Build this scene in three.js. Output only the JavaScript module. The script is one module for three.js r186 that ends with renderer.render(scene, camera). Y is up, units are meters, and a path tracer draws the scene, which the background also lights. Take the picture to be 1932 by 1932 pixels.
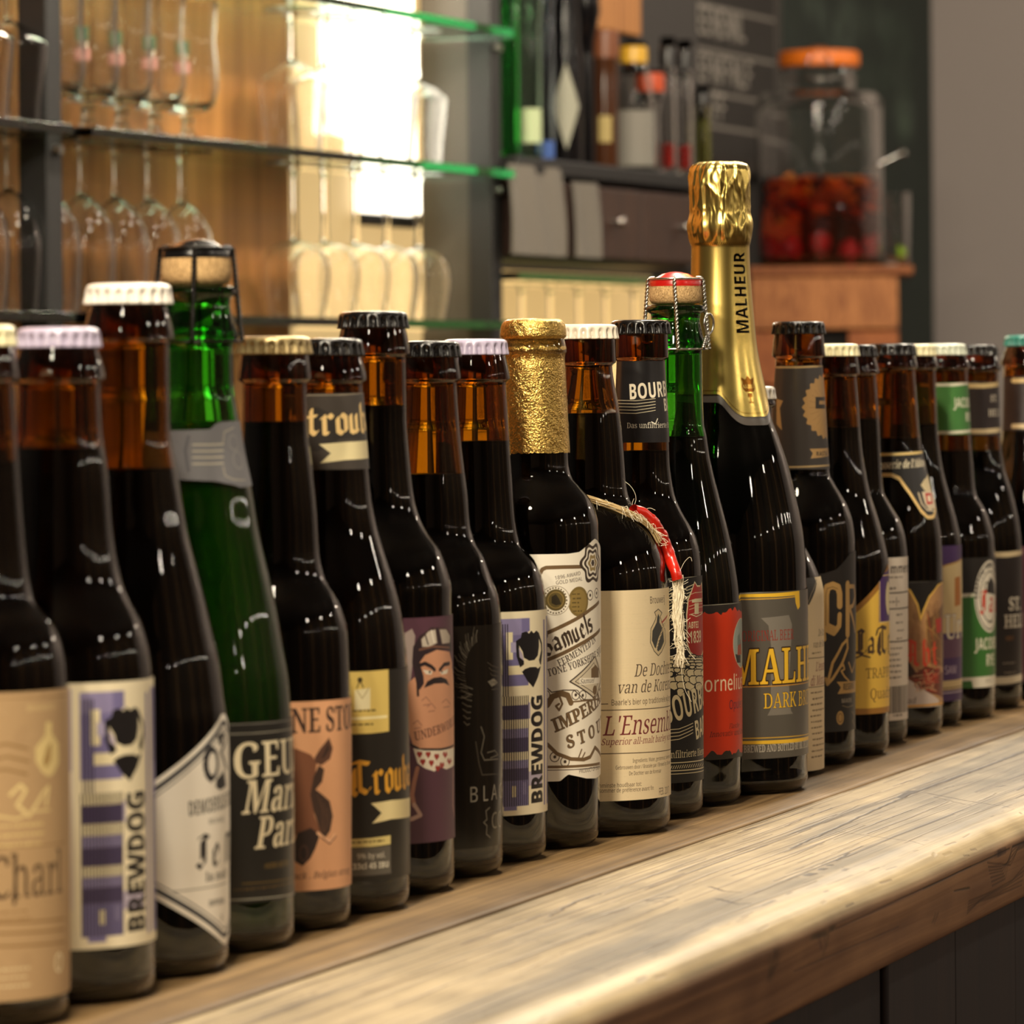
import * as THREE from 'three';
import { mergeGeometries, mergeVertices, toCreasedNormals } from 'three/addons/utils/BufferGeometryUtils.js';
import { RoundedBoxGeometry } from 'three/addons/geometries/RoundedBoxGeometry.js';
import { RectAreaLightUniformsLib } from 'three/addons/lights/RectAreaLightUniformsLib.js';

// ---------------------------------------------------------------- camera, light, exposure
RectAreaLightUniformsLib.init();
const scene = new THREE.Scene();
scene.background = new THREE.Color(0x050403);
const renderer = new THREE.WebGLRenderer({ antialias: true });
renderer.toneMapping = THREE.LinearToneMapping;
renderer.toneMappingExposure = 1.0;
renderer.shadowMap.enabled = true;

const F = 8500, EYE = 1.264, BAR_TOP = 1.05, ROLL = 0.0087, HOR = 705;       // focal length in pixels of the 1932 frame, eye height, bar height, roll, horizon row
const PHI = THREE.MathUtils.degToRad(22), SP = Math.sin(PHI), CP = Math.cos(PHI);
const camera = new THREE.PerspectiveCamera(2 * THREE.MathUtils.radToDeg(Math.atan(966 / F)), 1, 0.1, 60);
camera.position.set(0, EYE, 0);
camera.lookAt(CP, EYE, -SP);
camera.rotateZ(-ROLL);
camera.setViewOffset(1932, 1932, 0, 966 - HOR, 1932, 1932);
camera.updateMatrixWorld();
camera.focus = 2.14;
camera.userData.fStop = 19;
scene.add(camera);

const WARM = new THREE.Color(1, 0.87, 0.66), WHITE_WARM = new THREE.Color(1, 0.88, 0.72);
const PENDANT_POWER = 1.0, ROOM_POWER = 0.7, AISLE_POWER = 1.5, SHELF_GLOW = 0.66, STRIP = 60;

// ---------------------------------------------------------------- helpers
let seed = 7;
const rnd = () => { seed = (seed * 1664525 + 1013904223) >>> 0; return seed / 4294967296; };
const rr = (a, b) => a + (b - a) * rnd();
const lerp = THREE.MathUtils.lerp, clamp = THREE.MathUtils.clamp, smooth = THREE.MathUtils.smoothstep;
const V = (x, y, z) => new THREE.Vector3(x, y, z);
const hash = (x, y, z) => { let h = Math.imul(x, 374761393) ^ Math.imul(y, 668265263) ^ Math.imul(z, 2147483647 - 61); h = Math.imul(h ^ (h >>> 13), 1274126177); return ((h ^ (h >>> 16)) >>> 0) / 4294967296; };
function noise2(x, y, s = 0) {
  const ix = Math.floor(x), iy = Math.floor(y), fx = x - ix, fy = y - iy, u = fx * fx * (3 - 2 * fx), v = fy * fy * (3 - 2 * fy);
  return lerp(lerp(hash(ix, iy, s), hash(ix + 1, iy, s), u), lerp(hash(ix, iy + 1, s), hash(ix + 1, iy + 1, s), u), v) * 2 - 1;
}
const fbm = (x, y, o = 4, s = 0) => { let a = 0, w = 0.5; for (let i = 0; i < o; i++) { a += w * noise2(x, y, s + i); x *= 2.03; y *= 2.03; w *= 0.5; } return a; };

// A pixel of the photograph without the camera's roll, from the principal point.
const un = (px, py) => [px - 966 - (py - HOR) * ROLL, py - HOR + (px - 966) * ROLL];
// camera frame (right, up above the eye, depth) to world
const W = (xr, up, d) => V(SP * xr + CP * d, EYE + up, CP * xr - SP * d);
const at = (px, py, d) => { const [x, y] = un(px, py); return W((x / F) * d, (-y / F) * d, d); };
const atZ = (px, py, z) => { const [x] = un(px, py); return at(px, py, z / ((CP * x) / F - SP)); };   // where that sight line meets the plane at world z

const names = {};
function numbered(name) { const n = names[name] = (names[name] ?? -1) + 1; return n ? name + '_' + String(n).padStart(3, '0') : name; }
function thing(name, label, category, pos = [0, 0, 0], turn = 0, group) {
  const o = new THREE.Group(); o.name = numbered(name); scene.add(o);
  o.position.set(...pos); o.rotation.y = turn;
  o.userData = { label, category }; if (group) o.userData.group = group;
  return o;
}
function part(name, geo, mat, parent) {
  const m = new THREE.Mesh(geo, mat); m.name = name; m.castShadow = m.receiveShadow = true; parent.add(m); return m;
}
function single(name, geo, mat, label, category, pos = [0, 0, 0], turn = 0, group) {
  const m = part(numbered(name), geo, mat, scene); m.position.set(...pos); m.rotation.y = turn;
  m.userData = { label, category }; if (group) m.userData.group = group;
  return m;
}
function structure(name, geo, mat, pos = [0, 0, 0]) { const m = part(name, geo, mat, scene); m.position.set(...pos); m.userData.kind = 'structure'; return m; }
function copyOf(root, pos, turn, label) { const c = root.clone(); c.name = numbered(root.name.replace(/_\d{3}$/, '')); scene.add(c); c.position.set(...pos); c.rotation.y = turn; c.userData = { ...root.userData }; if (label) c.userData.label = label; return c; }
const merge = (list) => mergeGeometries(list.map((g) => { g = g.index ? g.toNonIndexed() : g; for (const k of Object.keys(g.attributes)) if (!['position', 'normal', 'uv'].includes(k)) g.deleteAttribute(k); return g; }));
const bx = (w, h, d, x = 0, y = 0, z = 0, r = 0.002) => { const g = new RoundedBoxGeometry(w, h, d, 2, Math.min(r, w / 2.1, h / 2.1, d / 2.1)); g.translate(x, y, z); return g; };
const lathe = (pts, seg = 64) => new THREE.LatheGeometry(pts.map(([r, y]) => new THREE.Vector2(Math.max(r, 0), y)), seg);
const tube = (pts, r, seg = 24, rad = 8, closed = false) => new THREE.TubeGeometry(new THREE.CatmullRomCurve3(pts, closed), seg, r, rad, closed);
const std = (color, roughness = 0.6, o = {}) => new THREE.MeshStandardMaterial({ color, roughness, ...o });
const phys = (color, roughness = 0.3, o = {}) => new THREE.MeshPhysicalMaterial({ color, roughness, ...o });
const glassMat = (r, g, b, dist, o = {}) => phys(0xffffff, 0.02, { transmission: 1, thickness: 0.003, ior: 1.5, attenuationColor: new THREE.Color().setRGB(r, g, b), attenuationDistance: dist, ...o });
function canvasTex(w, h, draw, srgb = true) {
  const c = document.createElement('canvas'); c.width = w; c.height = h; draw(c.getContext('2d'), w, h);
  const t = new THREE.CanvasTexture(c); if (srgb) t.colorSpace = THREE.SRGBColorSpace; t.wrapS = t.wrapT = THREE.ClampToEdgeWrapping; return t;
}
function dataTex(w, h, f, srgb = true) {          // f(x, y) -> [r, g, b] in 0..255
  const a = new Uint8Array(w * h * 4);
  for (let y = 0, i = 0; y < h; y++) for (let x = 0; x < w; x++, i += 4) { const c = f(x, y); a[i] = clamp(c[0], 0, 255); a[i + 1] = clamp(c[1], 0, 255); a[i + 2] = clamp(c[2], 0, 255); a[i + 3] = 255; }
  const t = new THREE.DataTexture(a, w, h); t.magFilter = THREE.LinearFilter; t.wrapS = t.wrapT = THREE.RepeatWrapping; if (srgb) t.colorSpace = THREE.SRGBColorSpace; t.needsUpdate = true; return t;
}
// noise that repeats over the tile
const tileNoise = (x, y, nx, ny, s) => { const ix = Math.floor(x), iy = Math.floor(y), fx = x - ix, fy = y - iy, u = fx * fx * (3 - 2 * fx), v = fy * fy * (3 - 2 * fy), m = (a, n) => ((a % n) + n) % n; return lerp(lerp(hash(m(ix, nx), m(iy, ny), s), hash(m(ix + 1, nx), m(iy, ny), s), u), lerp(hash(m(ix, nx), m(iy + 1, ny), s), hash(m(ix + 1, nx), m(iy + 1, ny), s), u), v) * 2 - 1; };

// ---------------------------------------------------------------- room
const plasterBump = dataTex(256, 256, (x, y) => { const v = 128 + 40 * tileNoise(x / 8, y / 8, 32, 32, 3) + 40 * tileNoise(x / 2, y / 2, 128, 128, 4); return [v, v, v]; }, false);
plasterBump.repeat.set(3, 3);
const M_wall = std(0xa59a94, 0.9, { bumpMap: plasterBump, bumpScale: 0.0008 });
const M_darkwall = std(0x2e2a27, 0.85, { bumpMap: plasterBump, bumpScale: 0.0008 });
const woodTile = (r, g, b, amp, nx, ny, s) => dataTex(512, 512, (x, y) => { const w = 2.2 * tileNoise(x / 64, y / 128, 8, 4, s); const v = amp * (0.6 * tileNoise(x / 6 + w, y / 128, 86, 4, s + 1) + 0.5 * tileNoise(x / 2, y / 64, 256, 8, s + 2) + 0.5 * tileNoise(x / 32 + w, y / 256, 16, 2, s + 3)); return [r + v, g + v * 0.85, b + v * 0.6]; });
const T_oak = woodTile(164, 108, 54, 30, 8, 4, 21), T_brown = woodTile(70, 50, 38, 14, 8, 4, 31), T_crate = woodTile(172, 108, 58, 30, 8, 4, 41), T_dark = woodTile(52, 38, 33, 12, 8, 4, 51);
const M_floor = std(0xffffff, 0.55, { map: T_brown });
const room = { x0: -3, x1: 6.96, z0: -2.1, z1: 3.2, h: 2.9 };
structure('floor', new THREE.BoxGeometry(10.3, 0.12, 5.6), M_floor, [1.98, -0.06, 0.55]);
structure('ceiling', new THREE.BoxGeometry(10.3, 0.12, 5.6), std(0x3a332d, 0.9), [1.98, room.h + 0.06, 0.55]);
structure('wall_back', new THREE.BoxGeometry(10.3, room.h, 0.12), M_darkwall, [1.98, room.h / 2, room.z0 - 0.06]);
structure('wall_front', new THREE.BoxGeometry(10.3, room.h, 0.12), std(0x4a3d31, 0.9, { bumpMap: plasterBump, bumpScale: 0.0008 }), [1.98, room.h / 2, room.z1 + 0.06]);
structure('wall_right', new THREE.BoxGeometry(0.12, room.h, 5.3), M_wall, [room.x1 + 0.06, room.h / 2, 0.55]);
structure('wall_left', new THREE.BoxGeometry(0.12, room.h, 5.3), std(0x6a5a4c, 0.9), [room.x0 - 0.06, room.h / 2, 0.55]);

// ---------------------------------------------------------------- the bar: frame of its own, x along the bar away from the camera, z towards the guests, z = 0 under the bottle row
const BAR_TURN = THREE.MathUtils.degToRad(2.6), BAR_0 = W(-0.0076, BAR_TOP - EYE, 2.0);
const barIn = (p) => p.clone().sub(BAR_0).applyAxisAngle(V(0, 1, 0), -BAR_TURN);
function barTop(px, py, up = 0) { const [x, y] = un(px, py), d = ((EYE - BAR_TOP - up) * F) / y; const p = barIn(W((x / F) * d, 0, d)); return [p.x, p.z]; }   // where a sight line meets the bar top: bar x, z
function barFace(px, py, z) {                       // where it meets the upright face at bar z
  const a = at(px, py, 1), o = barIn(V(0, EYE, 0)), q = barIn(a), t = (z - o.z) / (q.z - o.z); return [o.x + (q.x - o.x) * t, o.y + (q.y - o.y) * t];
}
const bar = thing('bar_counter', 'long bar counter with a worn pale plank top, chipped front edge and dark boarded front', 'bar counter', BAR_0.toArray(), BAR_TURN);
const BX0 = -1.75, BX1 = 2.3, TX0 = -0.72, TX1 = 1.28;      // length of the bar; stretch painted in full detail
const SEAM = 0.0665, EDGE = 0.170, FACE = 0.185;
function plankMesh(profile, nx, rows, paint, bumpScale, rough) {
  // profile: [z, y, s] around the section, s = unrolled length; the texture holds `rows` strips of the length one above the other
  const S = profile[profile.length - 1][2], strips = [];
  const tw = 2048, th = 2048, rh = th / rows;
  const col = document.createElement('canvas'), hgt = document.createElement('canvas'); col.width = hgt.width = tw; col.height = hgt.height = th;
  const c = col.getContext('2d'), h = hgt.getContext('2d');
  const L = (TX1 - TX0) / rows;
  paint(c, h, tw, rh, rows, L, S);
  const map = new THREE.CanvasTexture(col), bump = new THREE.CanvasTexture(hgt); map.colorSpace = THREE.SRGBColorSpace;
  for (const t of [map, bump]) { t.wrapS = t.wrapT = THREE.ClampToEdgeWrapping; }
  const mat = phys(0xffffff, rough, { map, bumpMap: bump, bumpScale, specularIntensity: 0.6 });
  const pos = [], uv = [], idx = [], P = profile.length;
  const strip = (xa, xb, row, n, mirror) => {
    const base = pos.length / 3;
    for (let i = 0; i <= n; i++) { const x = lerp(xa, xb, i / n); for (let j = 0; j < P; j++) { const [z, y, s] = profile[j], q = shapeOf(profile, x, z, y, s); pos.push(x, q[1], q[0]); const u = mirror ? 1 - i / n : i / n; uv.push(lerp(0.0015, 0.9985, u), 1 - (row + lerp(0.004, 0.996, s / S)) / rows); } }
    for (let i = 0; i < n; i++) for (let j = 0; j < P - 1; j++) { const a = base + i * P + j, b = a + P; idx.push(a, a + 1, b, b, a + 1, b + 1); }
  };
  strip(BX0, TX0, 0, Math.round(nx / 4), true);
  for (let r = 0; r < rows; r++) strip(TX0 + r * L, TX0 + (r + 1) * L, r, Math.round(nx / rows));
  strip(TX1, BX1, rows - 1, Math.round(nx / 4), true);
  const g = new THREE.BufferGeometry(); g.setAttribute('position', new THREE.Float32BufferAttribute(pos, 3)); g.setAttribute('uv', new THREE.Float32BufferAttribute(uv, 2)); g.setIndex(idx);
  // normals from positions shared across the strips
  const w = mergeVertices((() => { const k = new THREE.BufferGeometry(); k.setAttribute('position', g.attributes.position.clone()); k.setIndex(idx.slice()); return k; })(), 1e-6); w.computeVertexNormals();
  const key = (x, y, z) => Math.round(x * 2e5) + ',' + Math.round(y * 2e5) + ',' + Math.round(z * 2e5), look = new Map(), wp = w.attributes.position, wn = w.attributes.normal;
  for (let i = 0; i < wp.count; i++) look.set(key(wp.getX(i), wp.getY(i), wp.getZ(i)), i);
  const nor = new Float32Array(pos.length); g.computeVertexNormals();
  for (let i = 0; i < pos.length / 3; i++) { const k = look.get(key(pos[i * 3], pos[i * 3 + 1], pos[i * 3 + 2])); for (let q = 0; q < 3; q++) nor[i * 3 + q] = k === undefined ? g.attributes.normal.array[i * 3 + q] : wn.array[k * 3 + q]; }
  g.setAttribute('normal', new THREE.BufferAttribute(nor, 3));
  return [g, mat];
}
// wear of the wood: slow hollows, the edge chipped more in some places than in others
function shapeOf(profile, x, z, y, s) {
  if (profile.under) { return [z, y + 0.0005 * fbm(x * 6, z * 30, 3, 5) - (z > SEAM - 0.003 ? 0.0012 * smooth(z, SEAM - 0.003, SEAM) : 0)]; }
  const k = smooth(z, EDGE - 0.009, EDGE) * (y > -0.02 ? 1 : 0);
  let dy = 0.0006 * fbm(x * 5, z * 25, 3, 9), dz = 0.0012 * fbm(x * 4, y * 60 + 3, 3, 12);
  const far = smooth(x, 0.05, 0.35), wear = 0.0022 * (0.5 + fbm(x * 2.1, 2, 2, 15)) + far * 0.0014 * Math.max(0, fbm(x * 19, y * 80, 3, 18)) + (0.15 + 0.45 * far) * 0.0007 * fbm(x * 70, y * 160, 2, 19);
  dy -= k * wear; dz -= smooth(y, -0.02, -0.006) * k * wear * 0.9;
  if (z < SEAM + 0.003 && y > -0.004) dy -= 0.0017 * (1 - smooth(z, SEAM, SEAM + 0.0035)) * (0.7 + 0.6 * fbm(x * 7, 1, 2, 23));
  return [z + (y < -0.004 || z > EDGE ? dz : 0), y + dy];
}
const withLength = (pts) => { let s = 0; return pts.map(([z, y], i) => { if (i) s += Math.hypot(z - pts[i - 1][0], y - pts[i - 1][1]); return [z, y, s]; }); };
const frontPts = [[SEAM + 0.0009, -0.012], [SEAM + 0.0009, -0.003]];
for (let z = SEAM + 0.0011; z < EDGE; z += 0.0017) frontPts.push([z, 0]);
for (let i = 0; i <= 10; i++) { const a = (i / 10) * Math.PI / 2; frontPts.push([EDGE + (FACE - EDGE) * Math.sin(a), -0.011 * (1 - Math.cos(a))]); }
for (let i = 1; i <= 8; i++) frontPts.push([FACE - 0.0004 * i, -0.011 - i * 0.0033]);
for (let i = 1; i <= 4; i++) { const a = (i / 4) * Math.PI / 2; frontPts.push([FACE - 0.0036 - 0.004 * (1 - Math.cos(a)), -0.0375 - 0.004 * Math.sin(a)]); }
frontPts.push([0.14, -0.0415], [SEAM + 0.0009, -0.0415]);
const frontProfile = withLength(frontPts);
const S_TOP = 0.0115, S_EDGE = S_TOP + (EDGE - SEAM);
const stain = (c, h, pts, w, dark, deep, tint = '38,24,12') => { w *= w < 12 ? 0.95 : 0.8; c.strokeStyle = `rgba(${tint},${dark})`; h.strokeStyle = `rgba(0,0,0,${deep})`; for (const k of [c, h]) { k.lineWidth = w; k.lineCap = 'round'; k.lineJoin = 'round'; k.beginPath(); pts.forEach(([x, y], i) => i ? k.lineTo(x, y) : k.moveTo(x, y)); k.stroke(); } };
function paintFront(c, h, tw, rh, rows, L, S) {
  const th = rh * rows, im = c.createImageData(tw, th), ih = h.createImageData(tw, th);
  for (let row = 0; row < rows; row++) for (let y = 0; y < rh; y++) for (let x = 0; x < tw; x++) {
    const X = TX0 + (row + x / tw) * L, s = (y / rh) * S, i = ((row * rh + y) * tw + x) * 4;
    const bend = 0.012 * fbm(X * 2.2, s * 9, 3, 61), t = s + bend;
    const grain = fbm(X * 3, t * 420, 3, 62), fine = fbm(X * 14, s * 1500, 2, 64), broad = fbm(X * 2.6, t * 26, 3, 66), spot = fbm(X * 30, s * 60, 3, 68), face = smooth(s, S_EDGE + 0.014, S_EDGE + 0.02);
    const edge = smooth(s, S_EDGE - 0.006, S_EDGE + 0.004) * (1 - face);
    let r = 137, g = 120, b = 91;
    const v = 24 * grain + 20 * fine + 26 * broad + 22 * spot + 16 * fbm(X * 9, t * 150, 3, 75) + 14 * fbm(X * 5, s * 14, 3, 76);
    r += v; g += v * 0.93; b += v * 0.8;
    const grey = smooth(fbm(X * 4 + 9, t * 40, 3, 71), 0.02, 0.35); r -= 24 * grey; g -= 19 * grey; b -= 9 * grey;
    r += edge * 14; g += edge * 12; b += edge * 6;
    if (face > 0) { const rings = Math.sin((t - 0.15) * 900 + 5 * fbm(X * 3, 1, 2, 81)) * 0.5; const fv = 34 * grain + 34 * broad + 12 * rings + 22 * spot; r = lerp(r, 148 + fv, face); g = lerp(g, 106 + fv * 0.85, face); b = lerp(b, 72 + fv * 0.6, face); }
    im.data[i] = clamp(r, 0, 255); im.data[i + 1] = clamp(g, 0, 255); im.data[i + 2] = clamp(b, 0, 255); im.data[i + 3] = 255;
    const hv = 150 + 30 * grain + 26 * fine + 20 * spot; ih.data[i] = ih.data[i + 1] = ih.data[i + 2] = clamp(hv, 0, 255); ih.data[i + 3] = 255;
  }
  c.putImageData(im, 0, 0); h.putImageData(ih, 0, 0);
  const kx = tw / L, ky = rh / S;
  const put = (line, w, dark, deep, tint) => {                 // line in bar x and unrolled s; drawn in every strip that it crosses
    for (let row = 0; row < rows; row++) {
      const p = line.map(([X, s]) => [(X - TX0 - row * L) * kx, row * rh + s * ky]);
      if (p.every((q) => q[0] < -50) || p.every((q) => q[0] > tw + 50)) continue;
      for (const k of [c, h]) { k.save(); k.beginPath(); k.rect(0, row * rh + 2, tw, rh - 4); k.clip(); }
      stain(c, h, p, w, dark, deep, tint);
      c.restore(); h.restore();
    }
  };
  const T = (list) => list.map(([px, py]) => { const [X, z] = barTop(px, py); return [X, S_TOP + z - SEAM]; });
  const wob = (line, n = 14, amp = 0.0005) => { const out = []; for (let i = 0; i < line.length - 1; i++) for (let k = 0; k < n; k++) { const f = k / n; out.push([lerp(line[i][0], line[i + 1][0], f), lerp(line[i][1], line[i + 1][1], f) + amp * rr(-1, 1)]); } out.push(line[line.length - 1]); return out; };
  const fc = (list) => list.map(([px, py]) => { const [X, y] = barFace(px, py, FACE - 0.001); return [X, S_EDGE + 0.0205 + Math.max(0, -y - 0.011)]; });
  // the long crack and the shorter checks seen in the top
  for (const [l, w, d] of [
    [[[1491, 1600], [1565, 1567], [1662, 1523], [1719, 1498]], 3.2, 0.75], [[[1719, 1498], [1800, 1468], [1870, 1442], [1932, 1418]], 5, 0.85], [[[1700, 1505], [1712, 1497], [1722, 1492]], 9, 0.8],
    [[[1037, 1728], [1091, 1700], [1133, 1687]], 3, 0.6], [[[1133, 1687], [1288, 1633]], 2, 0.4], [[[1253, 1700], [1215, 1698], [1270, 1690]], 4, 0.7], [[[1150, 1722], [1185, 1712]], 3, 0.5],
    [[[1340, 1672], [1365, 1680], [1395, 1683]], 4, 0.7], [[[1352, 1695], [1390, 1706], [1412, 1704]], 5, 0.8], [[[1520, 1651], [1532, 1646]], 8, 0.75], [[[1548, 1640], [1553, 1637]], 6, 0.8], [[[1562, 1632], [1566, 1630]], 5, 0.8], [[[1575, 1623], [1600, 1608]], 3, 0.7], [[[1588, 1641], [1596, 1637]], 4, 0.5],
    [[[1576, 1568], [1650, 1578], [1740, 1590]], 2.4, 0.45], [[[1745, 1496], [1830, 1512], [1900, 1522]], 4, 0.5], [[[1760, 1503], [1830, 1520]], 2, 0.5], [[[1780, 1488], [1835, 1475]], 2, 0.5], [[[1880, 1485], [1895, 1482]], 4, 0.6], [[[1700, 1480], [1720, 1473]], 2, 0.5], [[[1480, 1560], [1570, 1525]], 2, 0.5],
    [[[1425, 1600], [1530, 1560], [1620, 1520]], 1.6, 0.45], [[[1400, 1565], [1500, 1530], [1700, 1460]], 1.6, 0.35], [[[1405, 1568], [1425, 1562]], 4, 0.5], [[[1210, 1795], [1250, 1800]], 3, 0.3], [[[1080, 1825], [1140, 1836]], 4, 0.3], [[[1540, 1445], [1640, 1440], [1700, 1425]], 2, 0.3], [[[1500, 1640], [1620, 1590]], 1.5, 0.35],
    [[[980, 1775], [1000, 1770], [1045, 1780]], 3, 0.25], [[[1000, 1826], [1060, 1822]], 3, 0.25],
  ]) put(wob(T(l)), w, d, d * 0.9);
  for (let i = 0; i < 170; i++) { const X = rr(TX0, TX1), s = rr(S_TOP, S_EDGE - 0.004), l = rr(0.04, 0.3); put(wob([[X, s], [X + l * 0.5, s + rr(-0.001, 0.001)], [X + l, s + rr(-0.002, 0.002)]], 8, 0.0002), rr(0.9, 1.9), rr(0.3, 0.7), rr(0.3, 0.8)); }
  for (let i = 0; i < 320; i++) { const X = rr(TX0, TX1), s = rr(S_TOP, S_EDGE), l = rr(0.004, 0.05); put([[X, s], [X + l, s + rr(-0.0006, 0.0006)]], rr(0.8, 2), rr(0.08, 0.35), rr(0.05, 0.3)); }
  for (let i = 0; i < 120; i++) { const X = rr(TX0, TX1), s = rr(S_EDGE - 0.012, S_EDGE + 0.016), l = rr(0.003, 0.02); put([[X, s], [X + l, s + rr(-0.001, 0.001)]], rr(1, 3), rr(0.1, 0.5), rr(0.2, 0.6)); }
  for (let i = 0; i < 24; i++) { const X = rr(TX0, TX1), s = rr(S_TOP, S_EDGE - 0.01); put([[X, s], [X + rr(0.01, 0.05), s + rr(-0.002, 0.002)]], rr(6, 22), 0.07, 0.0, '90,70,50'); }
  // stains and knots of the upright face
  for (const [l, w, d] of [[[[1465, 1770], [1462, 1800], [1458, 1835]], 26, 0.35], [[[1452, 1790], [1455, 1845]], 16, 0.3], [[[1530, 1745], [1560, 1752], [1556, 1800]], 14, 0.3], [[[1545, 1735], [1556, 1780]], 22, 0.22], [[[1572, 1716], [1566, 1728]], 14, 0.5], [[[1575, 1745], [1700, 1680], [1830, 1610]], 3, 0.5], [[[1740, 1640], [1830, 1605], [1900, 1575]], 4, 0.5], [[[1880, 1585], [1886, 1595]], 20, 0.6], [[[1770, 1720], [1765, 1738]], 10, 0.4], [[[1800, 1678], [1830, 1672]], 5, 0.5], [[[1500, 1830], [1700, 1745]], 2, 0.3]]) for (let q = 0; q < 9; q++) put(fc(l.map(([x, y]) => [x + rr(-0.4, 0.4) * w, y + rr(-0.3, 0.3) * w])), Math.max(1, w * 0.3), d * 0.22, d * 0.12);
  for (let k = 0; k < 7; k++) put(fc([[1860 + k * 2, 1640 + 8 * k - 18], [1885 + k * 2, 1646 + 5 * k - 20], [1905, 1630 - 9 * k], [1915 + 2 * k, 1600 - 4 * k], [1932, 1592 - 2 * k]].map(([x, y]) => [x, Math.max(y, 1575)])), 1.6, 0.4, 0.2);
  for (let k = 0; k < 5; k++) put(fc([[1830, 1722 - k * 6], [1850 + k * 6, 1700 - k * 5], [1880 + k * 8, 1690 - k * 8], [1932, 1668 - k * 9]]), 1.6, 0.35, 0.2);
}
const [gFront, mFront] = plankMesh(frontProfile, 1000, 4, paintFront, 0.0005, 0.52);
part('plank', gFront, mFront, bar);
const backPts = [];
for (let z = -0.13; z < SEAM - 0.0007; z += 0.002) backPts.push([z, 0]);
backPts.push([SEAM - 0.0007, -0.0002], [SEAM - 0.0007, -0.012], [SEAM - 0.0007, -0.0415], [-0.13, -0.0415]);
const backProfile = withLength(backPts); backProfile.under = true;
function paintBack(c, h, tw, rh, rows, L, S) {
  const th = rh * rows, im = c.createImageData(tw, th), ih = h.createImageData(tw, th);
  for (let row = 0; row < rows; row++) for (let y = 0; y < rh; y++) for (let x = 0; x < tw; x++) {
    const X = TX0 + (row + x / tw) * L, s = (y / rh) * S, i = ((row * rh + y) * tw + x) * 4, t = s + 0.01 * fbm(X * 2, s * 8, 3, 161);
    const v = 44 * fbm(X * 3, t * 360, 3, 162) + 26 * fbm(X * 12, s * 1300, 2, 164) + 44 * fbm(X * 2.2, t * 24, 3, 166) + 22 * fbm(X * 30, s * 60, 3, 168);
    im.data[i] = clamp(100 + v * 0.8, 0, 255); im.data[i + 1] = clamp(77 + v * 0.7, 0, 255); im.data[i + 2] = clamp(47 + v * 0.5, 0, 255); im.data[i + 3] = 255;
    const hv = 150 + 40 * fbm(X * 3, t * 360, 3, 162) + 26 * fbm(X * 12, s * 1300, 2, 164); ih.data[i] = ih.data[i + 1] = ih.data[i + 2] = clamp(hv, 0, 255); ih.data[i + 3] = 255;
  }
  c.putImageData(im, 0, 0); h.putImageData(ih, 0, 0);
  for (let i = 0; i < 200; i++) { const y = rr(0, th), x = rr(0, tw); stain(c, h, [[x, y], [x + rr(6, 70), y + rr(-2, 2)]], rr(1, 3), rr(0.1, 0.4), rr(0.05, 0.3)); }
}
const [gBack, mBack] = plankMesh(backProfile, 480, 2, paintBack, 0.0005, 0.6);
part('plank', gBack, mBack, bar);
part('plank', bx(BX1 - BX0, 0.041, 0.2, (BX0 + BX1) / 2, -0.0208, -0.2315, 0.003), std(0xffffff, 0.55, { map: T_oak }), bar);
for (let x = BX0 + 0.075, k = 0; x < BX1; x += 0.13, k++) {          // boards of the bar front, each with its own depth
  const g = bx(0.1288, 0.92, 0.02, x, -0.5025, 0.145 + 0.0015 * Math.sin(k * 2.3), 0.003);
  part('front_board', g, std([0xb09a90, 0xa38d84, 0xbaa398][k % 3], 0.6, { map: T_dark }), bar);
}
part('plinth', bx(BX1 - BX0, 0.085, 0.3, (BX0 + BX1) / 2, -1.0055, -0.03), std(0x241d1a, 0.7), bar);
part('carcass', bx(BX1 - BX0, 0.92, 0.4, (BX0 + BX1) / 2, -0.5025, -0.07), std(0x2c2420, 0.8), bar);

// ---------------------------------------------------------------- the bottles on the bar
const shiny = { ior: 1.52, clearcoat: 0.3, clearcoatRoughness: 0.02 }, amber = glassMat(0.52, 0.32, 0.05, 0.003, shiny), amberDark = glassMat(0.5, 0.2, 0.02, 0.0036, shiny), green = glassMat(0.13, 0.53, 0.09, 0.0036, shiny), greenDark = glassMat(0.05, 0.25, 0.05, 0.003, shiny);
const stout = phys(0x060403, 0.3, { specularIntensity: 0.05 }), ale = phys(0x0c0603, 0.3, { specularIntensity: 0.05 }), gueuze = phys(0x5c5222, 0.3, { specularIntensity: 0.05 });
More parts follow.
